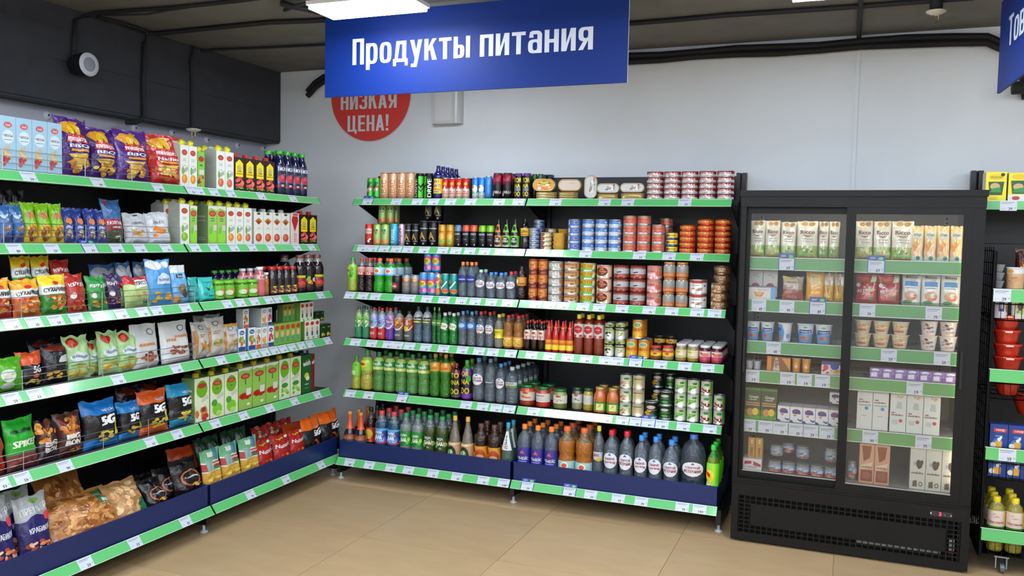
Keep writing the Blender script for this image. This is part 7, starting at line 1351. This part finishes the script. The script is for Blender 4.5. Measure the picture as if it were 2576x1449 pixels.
# fourth
r('L', 4, 'green_top_bag', 'snack_bag', 'bag', 'bright green bag at the frame edge', -18, 50, 1, 899, dep=.08, tilt=TL)
r('L', 4, 'black_orange_bag', 'snack_bag', 'bag', 'black bag with orange top', 40, 100, 1, 886, dep=.08, tilt=.2)
r('L', 4, 'black_star_bag', 'snack_bag', 'bag', 'black bag with yellow star snacks', 98, 166, 1, 866, dep=.08, tilt=TL)
r('L', 4, 'black_star_bag', 'snack_bag', 'bag', 'black bag with red top lying behind', 68, 150, 1, 856, dep=.08, tilt=.2, inset=.15)
r('L', 4, 'tomato_chips', 'snack_bag', 'bag', 'pale green tomato chip bag beside the black bags', 158, 220, 1, 846, dep=.07, tilt=TL)
r('L', 4, 'tomato_chips_c', 'snack_bag', 'bag', 'pale green tomato chip bag half hidden between two', 216, 250, 1, 856, dep=.05, tilt=TL, inset=.07)
r('L', 4, 'tomato_chips_b', 'snack_bag', 'bag', 'pale green tomato chip bag leaning sideways', 240, 292, 1, 835, dep=.07, tilt=TL)
r('L', 4, 'tomato_chips', 'snack_bag', 'bag', 'pale green tomato chip bag beside the white ones', 290, 342, 1, 834, dep=.06, tilt=TL)
r('L', 4, 'fig_bag', 'snack_bag', 'bag', 'white date bag with orange lettering, single', 325, 394, 1, 814.6, dep=.07, tilt=.1)
r('L', 4, 'fig_bag_b', 'snack_bag', 'bag', 'wider white date bag with two prints', 400, 474, 1, 807.5, dep=.07, tilt=.1)
r('L', 4, 'nut_bag', 'snack_bag', 'bag', 'white nut bag leaning, nearer the camera', 477, 524, 1, 811, dep=.06, tilt=TL, roll=.03)
r('L', 4, 'nut_bag_b', 'snack_bag', 'bag', 'white nut bag leaning, farther one', 513, 562, 1, 800, dep=.06, tilt=TL)
r('L', 4, 'nut_bag_gold', 'snack_bag', 'bag', 'white nut bag with gold top', 556, 598, 1, 814.5, dep=.05, tilt=.1)
r('L', 4, 'nut_bag', 'snack_bag', 'bag', 'shaded nut bag behind the leaning ones', 486, 554, 2, 795, dep=.06, tilt=TL, inset=.14)
for sty, a, b_, y, dsc in (('kid_blue', 599, 618, 827, 'small blue juice box'), ('kid_blue', 624, 643.5, 824, 'small blue juice box beside the pineapple one'), ('kid_pine', 644, 657.5, 824, 'small pineapple juice box'), ('kid_peach', 658, 673, 822, 'small peach juice box'), ('kid_cherry', 674, 689, 820, 'small cherry juice box')):
    r('L', 4, sty, 'juice_box', 'box', dsc+', lower layer', a, b_, 1, y, dep=.05, rows=2)
zz_ = SH[4][0]+.128
r('L', 4, 'kid_pine', 'juice_box', 'box', 'small pineapple juice box, upper layer', 611, 626, 1, 777, dep=.05, z=zz_, inset=.04)
r('L', 4, 'kid_peach', 'juice_box', 'box', 'small peach juice box, upper layer', 657, 673, 1, 775, dep=.05, z=zz_, inset=.03, rows=2)
r('L', 4, 'kid_cherry', 'juice_box', 'box', 'small cherry juice box, upper layer', 673.5, 684, 1, 773, dep=.05, z=zz_, inset=.03, rows=2)
r('L', 4, 'green_kid', 'juice_box', 'box', 'small green juice box with red emblem', 689.5, 756.5, 5, 815, dep=.045, rows=2)
r('L', 4, 'white_kid', 'juice_box', 'box', 'small white juice box', 766, 804, 3, 806, dep=.045, rows=2)
r('L', 4, 'green_kid', 'juice_box', 'box', 'small shaded green juice box, upper layer', 712, 745, 3, 766, dep=.045, z=zz_, inset=.08)
r('L', 4, 'white_kid', 'juice_box', 'box', 'small white juice box, upper layer', 755, 788, 3, 761, dep=.045, z=zz_-.004, inset=.03, rows=2)
r('L', 4, 'deep_green_box', 'juice_box', 'box', 'small dark green box', 805, 831.5, 2, 816, dep=.045, rows=1)
r('L', 4, 'deep_green_box', 'juice_box', 'box', 'small dark green box, upper layer', 791, 815, 2, 784, dep=.045, inset=.08, z=SH[4][0]+.105)
# fifth
r('L', 5, 'plain_red_bag', 'snack_bag', 'bag', 'dark red bag at the frame edge', -60, 8, 1, 1040, dep=.08, tilt=TL)
r('L', 5, 'spikes_bag', 'snack_bag', 'bag', 'bright green bag with white lettering', 5, 91, 1, 1053, dep=.08, tilt=TL)
r('L', 5, 'bigbon_bag_b', 'snack_bag', 'bag', 'brown corn snack bag beside the green one', 84, 142, 1, 1058, dep=.07, tilt=TL)
r('L', 5, 'bigbon_bag', 'snack_bag', 'bag', 'brown corn snack bag beside the blue one', 136, 202, 1, 1040, dep=.08, tilt=TL)
r('L', 5, 'fiveg_blue', 'snack_bag', 'bag', 'large blue and black chip bag', 202, 292, 1, 1008.5, dep=.09, tilt=TL)
r('L', 5, 'fiveg_blue_b', 'snack_bag', 'bag', 'smaller blue and black chip bag', 292, 350, 1, 1011, dep=.07, tilt=TL, inset=.04)
r('L', 5, 'fiveg_orange', 'snack_bag', 'bag', 'orange and black chip bag', 345, 417, 1, 982, dep=.08, tilt=TL)
r('L', 5, 'fiveg_sky', 'snack_bag', 'bag', 'sky blue and black chip bag at the guard end', 418, 482, 1, 965.5, dep=.08, tilt=TL)
r('L', 5, 'black_star_bag', 'snack_bag', 'bag', 'shaded black bag behind the blue and orange chips', 290, 396, 2, 975, dep=.07, tilt=TL, inset=.18)
r('L', 5, 'mixed_apple_carton', 'juice_carton', 'carton', 'green carton with mixed fruit print', 489, 527, 1, 946, dep=.09)
r('L', 5, 'apple_carton', 'juice_carton', 'carton', 'green carton with apple print', 528, 599, 2, 940, dep=.09, rows=2)
r('L', 5, 'tomato_carton', 'juice_carton', 'carton', 'green carton with red fruit print', 599.5, 701, 3, 921, dep=.09, rows=2)
r('L', 5, 'grape_green_carton', 'juice_carton', 'carton', 'green carton with grape print', 701.5, 757, 2, 899, dep=.09, rows=2)
r('L', 5, 'wish_carton', 'juice_carton', 'carton', 'dark green carton', 759, 783, 1, 888, dep=.09, rows=2)
r('L', 5, 'wish_red_carton', 'juice_carton', 'carton', 'dark red carton at the shelf end', 783, 791, 1, 887, dep=.09)
# bottom tray
r('L', 0, 'shrimp_bag', 'snack_bag', 'bag', 'grey and indigo crab snack bag at the frame edge', -42, 46, 1, 1262, dep=.08, tilt=.2)
r('L', 0, 'shrimp_bag', 'snack_bag', 'bag', 'grey and indigo crab snack bag by the noodles', 44, 131, 1, 1250, dep=.08, tilt=.2)
r('L', 0, 'shrimp_bag', 'snack_bag', 'bag', 'grey crab snack bag peeking out behind two others', 10, 90, 1, 1235, dep=.06, tilt=.2, inset=.13)
S('noodle_bag', 'bag', seed=51, crease=.014, bands=[(1, 'b0743c')], art=[('b', .5, .5, .46, .44, 130, .05, ['c88a4a', '9a5c2c', 'e0aa6c', '8a4e26', 'd4985a'], 401), ('r', .76, .5, .95, .9, '1f7a54'), ('r', .8, .58, .92, .66, 'cfd8d0')])
S('noodle_bag_b', 'bag', seed=52, crease=.014, bands=[(1, '9a6434')], art=[('b', .5, .5, .46, .44, 110, .05, ['b87a42', '8a5228', 'cf9a60', '7a4420'], 402)])
S('ring_bag', 'bag', seed=53, crease=.012, bands=[(1, 'a87c4c')], art=[('b', .5, .5, .45, .42, 34, .1, ['d8b07c', 'c89a60', 'e0c08c', 'b88450'], 403), ('r', .68, .1, .95, .4, '1f6a4c')])
def lying(sty, desc, u, z, w_, h_, d_, inset, roll=0, tiltx=-1.15, nm='snack_bag'):
    pl = SH[0][1]-inset; c = along((pl, 0, z), (0, 1, 0), u)
    put(nm, 'bag', desc, 'loose bags in the side unit tray', sty, w_, d_, h_, (pl, c.y, z), math.pi/2, tiltx, roll)
lying('noodle_bag', 'large clear bag of fried noodles lying in the tray', 232, .20, .42, .24, .12, .06, tiltx=-.75)
lying('noodle_bag_b', 'shaded clear bag of noodles behind the lying one', 190, .2, .26, .3, .1, .2, tiltx=-.5)
lying('noodle_bag_b', 'clear bag of noodles nearest the indigo snack bags', 150, .18, .2, .2, .09, .07, tiltx=-.9)
lying('ring_bag', 'clear bag of pale puff rings beside the black bags', 337, .21, .22, .21, .1, .07, tiltx=-.6)
r('L', 0, 'bomber_bag', 'snack_bag', 'bag', 'black bag with copper ring beside the puff rings', 360, 414, 1, 1205, dep=.09, tilt=.3, inset=.04)
r('L', 0, 'bomber_bag', 'snack_bag', 'bag', 'black bag with copper ring set back behind two others', 390, 444, 1, 1178, dep=.08, tilt=.25, inset=.1)
r('L', 0, 'bomber_bag', 'snack_bag', 'bag', 'black bag with copper ring beside the pasta', 436, 503, 1, 1155, dep=.09, tilt=.2, inset=.04)
r('L', 0, 'bomber_bag', 'snack_bag', 'bag', 'shaded black bag lying behind the noodle bag', 280, 380, 2, 1215, dep=.07, tilt=.4, inset=.2)
r('L', 0, 'plain_orange_bag', 'snack_bag', 'bag', 'orange topped bag behind the black ones', 428, 500, 1, 1128, dep=.08, tilt=.3, inset=.22)
r('L', 0, 'pasta_bag', 'snack_bag', 'bag', 'green and yellow pasta bag', 508, 648, 3, 1132, dep=.06, tilt=.16, inset=.04)
r('L', 0, 'net_green_bag', 'snack_bag', 'bag', 'shaded green bag behind the pasta', 506, 630, 4, 1106, dep=.05, tilt=.3, inset=.17)
r('L', 0, 'natural_bag', 'snack_bag', 'bag', 'red crisp bag with slanted white lettering', 645, 764, 3, 1108, dep=.06, tilt=.16, inset=.04)
r('L', 0, 'plain_red_bag', 'snack_bag', 'bag', 'red bag slumped behind the crisp bags', 640, 740, 3, 1078, dep=.06, tilt=.35, inset=.17)
r('L', 0, 'fiveg_big_orange', 'snack_bag', 'bag', 'orange topped black chip bag', 755, 853, 2, 1051, dep=.09, tilt=.14, inset=.03)
r('L', 0, 'plain_orange_bag', 'snack_bag', 'bag', 'orange bag slumped behind the orange topped ones', 712, 790, 1, 1062, dep=.08, tilt=.3, inset=.14)
# cooler
kw = dict(tilt=.08)
r('F', 1, 'mayo_quail', 'sauce_pouch', 'pouch', 'white and green sauce pouch, left door', 1885.5, 1961, 2, 554.5, dep=.05, **kw)
r('F', 1, 'mayo_olive', 'sauce_pouch', 'pouch', 'pale pouch with leafy base', 1961, 2003, 1, 558, dep=.05, inset=.05, **kw)
r('F', 1, 'mayo_green', 'sauce_pouch', 'pouch', 'wide white pouch with leafy base', 2003, 2056, 1, 556, dep=.06, **kw)
r('F', 1, 'mayo_fade', 'sauce_pouch', 'pouch', 'pale grey green pouch by the middle stile', 2056, 2110, 2, 557, dep=.05, inset=.06, **kw)
r('F', 1, 'mayo_quail', 'sauce_pouch', 'pouch', 'white and green sauce pouch, right door', 2150, 2240, 2, 556, dep=.05, inset=.04, **kw)
r('F', 1, 'mayo_green', 'sauce_pouch', 'pouch', 'white and green pouch beside the beige ones', 2240, 2296, 1, 556, dep=.06, **kw)
r('F', 1, 'sloboda_pouch', 'sauce_pouch', 'pouch', 'beige and orange sauce pouch', 2289, 2420, 4, 567.6, dep=.05, **kw)
r('F', 2, 'white_tray', 'carton_tray', 'box', 'white carton tray with orange emblem', 1880, 1952, 1, 723.6, dep=.14)
_z = 1.33+.004
r('F', 2, 'syrok_box', 'milk_carton', 'carton', 'white carton with maroon disc in the tray', 1881, 1955, 2, 679, dep=.05, inset=.05, z=1.33+.012)
r('F', 2, 'ham_pack', 'food_packet', 'packet', 'reddish brown meat packet', 1966, 2022, 1, 696, dep=.05, **kw)
r('F', 2, 'mustard_pouch', 'sauce_pouch', 'pouch', 'bright orange yellow pouch', 2026, 2072, 1, 683, dep=.05, **kw)
r('F', 2, 'yellow_pouch', 'sauce_pouch', 'pouch', 'dull yellow pouch', 2070, 2124, 2, 686, dep=.05, inset=.03, **kw)
r('F', 2, 'ketchup_pouch', 'sauce_pouch', 'pouch', 'red ketchup pouch', 2150, 2262, 2, 688, dep=.05, **kw)
r('F', 2, 'blue_mayo', 'sauce_pouch', 'pouch', 'white pouch with blue band', 2266, 2414, 3, 690.5, dep=.05, **kw)
r('F', 3, 'yoghurt', 'yoghurt_cup', 'cup', 'blue and white yoghurt cup', 1876, 1948, 2, 807, gap=.01)
r('F', 3, 'yoghurt_b', 'yoghurt_cup', 'cup', 'yoghurt cup turned to its white side', 1954.5, 1993, 1, 811)
r('F', 3, 'yoghurt', 'yoghurt_cup', 'cup', 'blue and white yoghurt cup by the middle stile', 2003, 2094, 2, 813, rows=1)
r('F', 3, 'dessert', 'dessert_cup', 'cup', 'cream dessert cup', 2146, 2287, 3, 803.6, st=2)
r('F', 3, 'cow_dessert', 'dessert_cup', 'cup', 'dessert cup with patchy picture', 2310, 2408, 2, 806, st=2)
r('F', 4, 'grey_pot', 'dessert_cup', 'cup', 'plain grey white pot', 1876, 1914, 2, 906, rows=2)
r('F', 4, 'choc_tray', 'carton_tray', 'box', 'brown chocolate curd multipack', 1928, 1989, 1, 897, dep=.1)
r('F', 4, 'orange_pot', 'dessert_cup', 'cup', 'orange dessert pot', 1990, 2040, 2, 900, rows=2)
r('F', 4, 'fruit_multipack', 'yoghurt_pack', 'box', 'blue and white fruit yoghurt multipack', 2065, 2120, 1, 912, dep=.08)
r('F', 4, 'purple_pack', 'yoghurt_pack', 'box', 'purple and white yoghurt cup carton', 2187.6, 2409, 7, 925.6, dep=.06)
r('F', 5, 'green_box', 'milk_carton', 'carton', 'dark green carton with fruit', 1872, 1953, 2, 975, dep=.07, rows=2)
r('F', 5, 'kefir_box', 'milk_carton', 'carton', 'small white carton with violet emblem', 1954.5, 2116, 5, 1021, dep=.06, rows=2)
r('F', 5, 'kefir_box', 'milk_carton', 'carton', 'small white carton on top by the stile', 2086, 2116, 1, 988, dep=.06, z=.662+.118, inset=.04)
r('F', 5, 'tall_milk', 'milk_carton', 'carton', 'tall plain white carton with blue dot', 2153, 2233, 2, 983.5, dep=.07)
r('F', 5, 'tall_milk_b', 'milk_carton', 'carton', 'tall white carton with red dot', 2236, 2363, 3, 990, dep=.07)
r('F', 6, 'display_box', 'carton_tray', 'box', 'white display box with red print', 1868, 1916, 1, 1153.5, dep=.1)
r('F', 6, 'stick_pack', 'food_packet', 'packet', 'slanted yellow brown stick packet', 1880, 1918, 2, 1100, dep=.03, inset=.05, roll=0, z=.395, yaw=0)
r('F', 6, 'dairy_jar', 'food_jar', 'jar', 'preserve jar with blue label, lower layer', 1931, 2109, 5, 1158, rows=1)
r('F', 6, 'dairy_jar_b', 'food_jar', 'jar', 'preserve jar by the display box, upper layer', 1937, 1971, 1, 1119, z=.376+.092)
r('F', 6, 'dairy_jar_b', 'food_jar', 'jar', 'preserve jar in the middle, upper layer', 2001.5, 2037, 1, 1122, z=.376+.092)
r('F', 6, 'dairy_jar_b', 'food_jar', 'jar', 'preserve jar by the stile, upper layer', 2073, 2109, 1, 1127, z=.376+.092)
r('F', 6, 'dairy_jar', 'food_jar', 'jar', 'preserve jar set back, upper layer', 1966, 2000, 1, 1112, z=.376+.092, inset=.12)
r('F', 6, 'dairy_jar', 'food_jar', 'jar', 'preserve jar seen through the right door', 2130, 2156, 1, 1158, inset=.06)
r('F', 6, 'choco_carton', 'milk_carton', 'carton', 'brown chocolate milk carton', 2158.6, 2236, 2, 1116, dep=.07)
r('F', 6, 'cow_carton', 'milk_carton', 'carton', 'white carton with brown cow patches', 2286, 2407, 3, 1127, dep=.07)
# rack and shelf right of the cooler
r('R', 1, 'soup_box', 'soup_box', 'box', 'yellow soup display box beside the cooler', 2477, 2531, 1, 432, dep=.12)
r('R', 1, 'soup_box_b', 'soup_box', 'box', 'yellow soup display box with white foot', 2534, 2586, 1, 434, dep=.12)
r('R', 2, 'tub', 'food_tub', 'tub', 'white tub with violet label', 2494, 2537, 1, 735, inset=.04, rows=1)
r('R', 2, 'tub_b', 'food_tub', 'tub', 'white tub with yellow green label', 2540, 2584, 1, 735, inset=.04)
r('R', 2, 'grey_bowl', 'bowl', 'bowl', 'grey plastic bowl in the upper basket', 2494, 2526, 1, 665, z=1.43, st=3, inset=.05)
r('R', 2, 'nut_tub', 'food_tub', 'tub', 'beige tub with white lid', 2527, 2578, 1, 672, z=1.43, inset=.06)
r('R', 2, 'brown_bag', 'snack_bag', 'bag', 'dark brown coffee coloured bag', 2548, 2600, 1, 626, dep=.06, inset=.2, z=1.43)
zz_ = .897
for k_, (a_, b_, dz_) in enumerate(((2493, 2574, 0), (2493, 2573, .1), (2494, 2571, .165), (2494, 2568, .235), (2495, 2568, .31))):
    r('R', 3, 'red_bowl', 'bowl', 'bowl', ('lowest red plastic bowl', 'second red plastic bowl from below', 'middle red plastic bowl', 'second red plastic bowl from above', 'uppermost red plastic bowl')[k_]+' of the stack', a_, b_, 1, 0, h=.095, z=zz_+dz_, inset=.05)
r('R', 4, 'red_bowl', 'bowl', 'bowl', 'red bowl shaded above the blue boxes', 2540, 2640, 1, 0, h=.1, z=.78, inset=.16)
r('R', 4, 'sugar_box', 'sugar_box', 'box', 'blue sugar box', 2484, 2578, 2, 1067, dep=.07, st=2, inset=.03)
r('R', 5, 'oil_bottle', 'oil_bottle', 'bottle', 'sunflower oil bottle with yellow cap', 2478, 2571, 2, 1247, rows=3, inset=.03)
dup_ = {k: v for k, v in LABELS.items() if len(v) > 1}
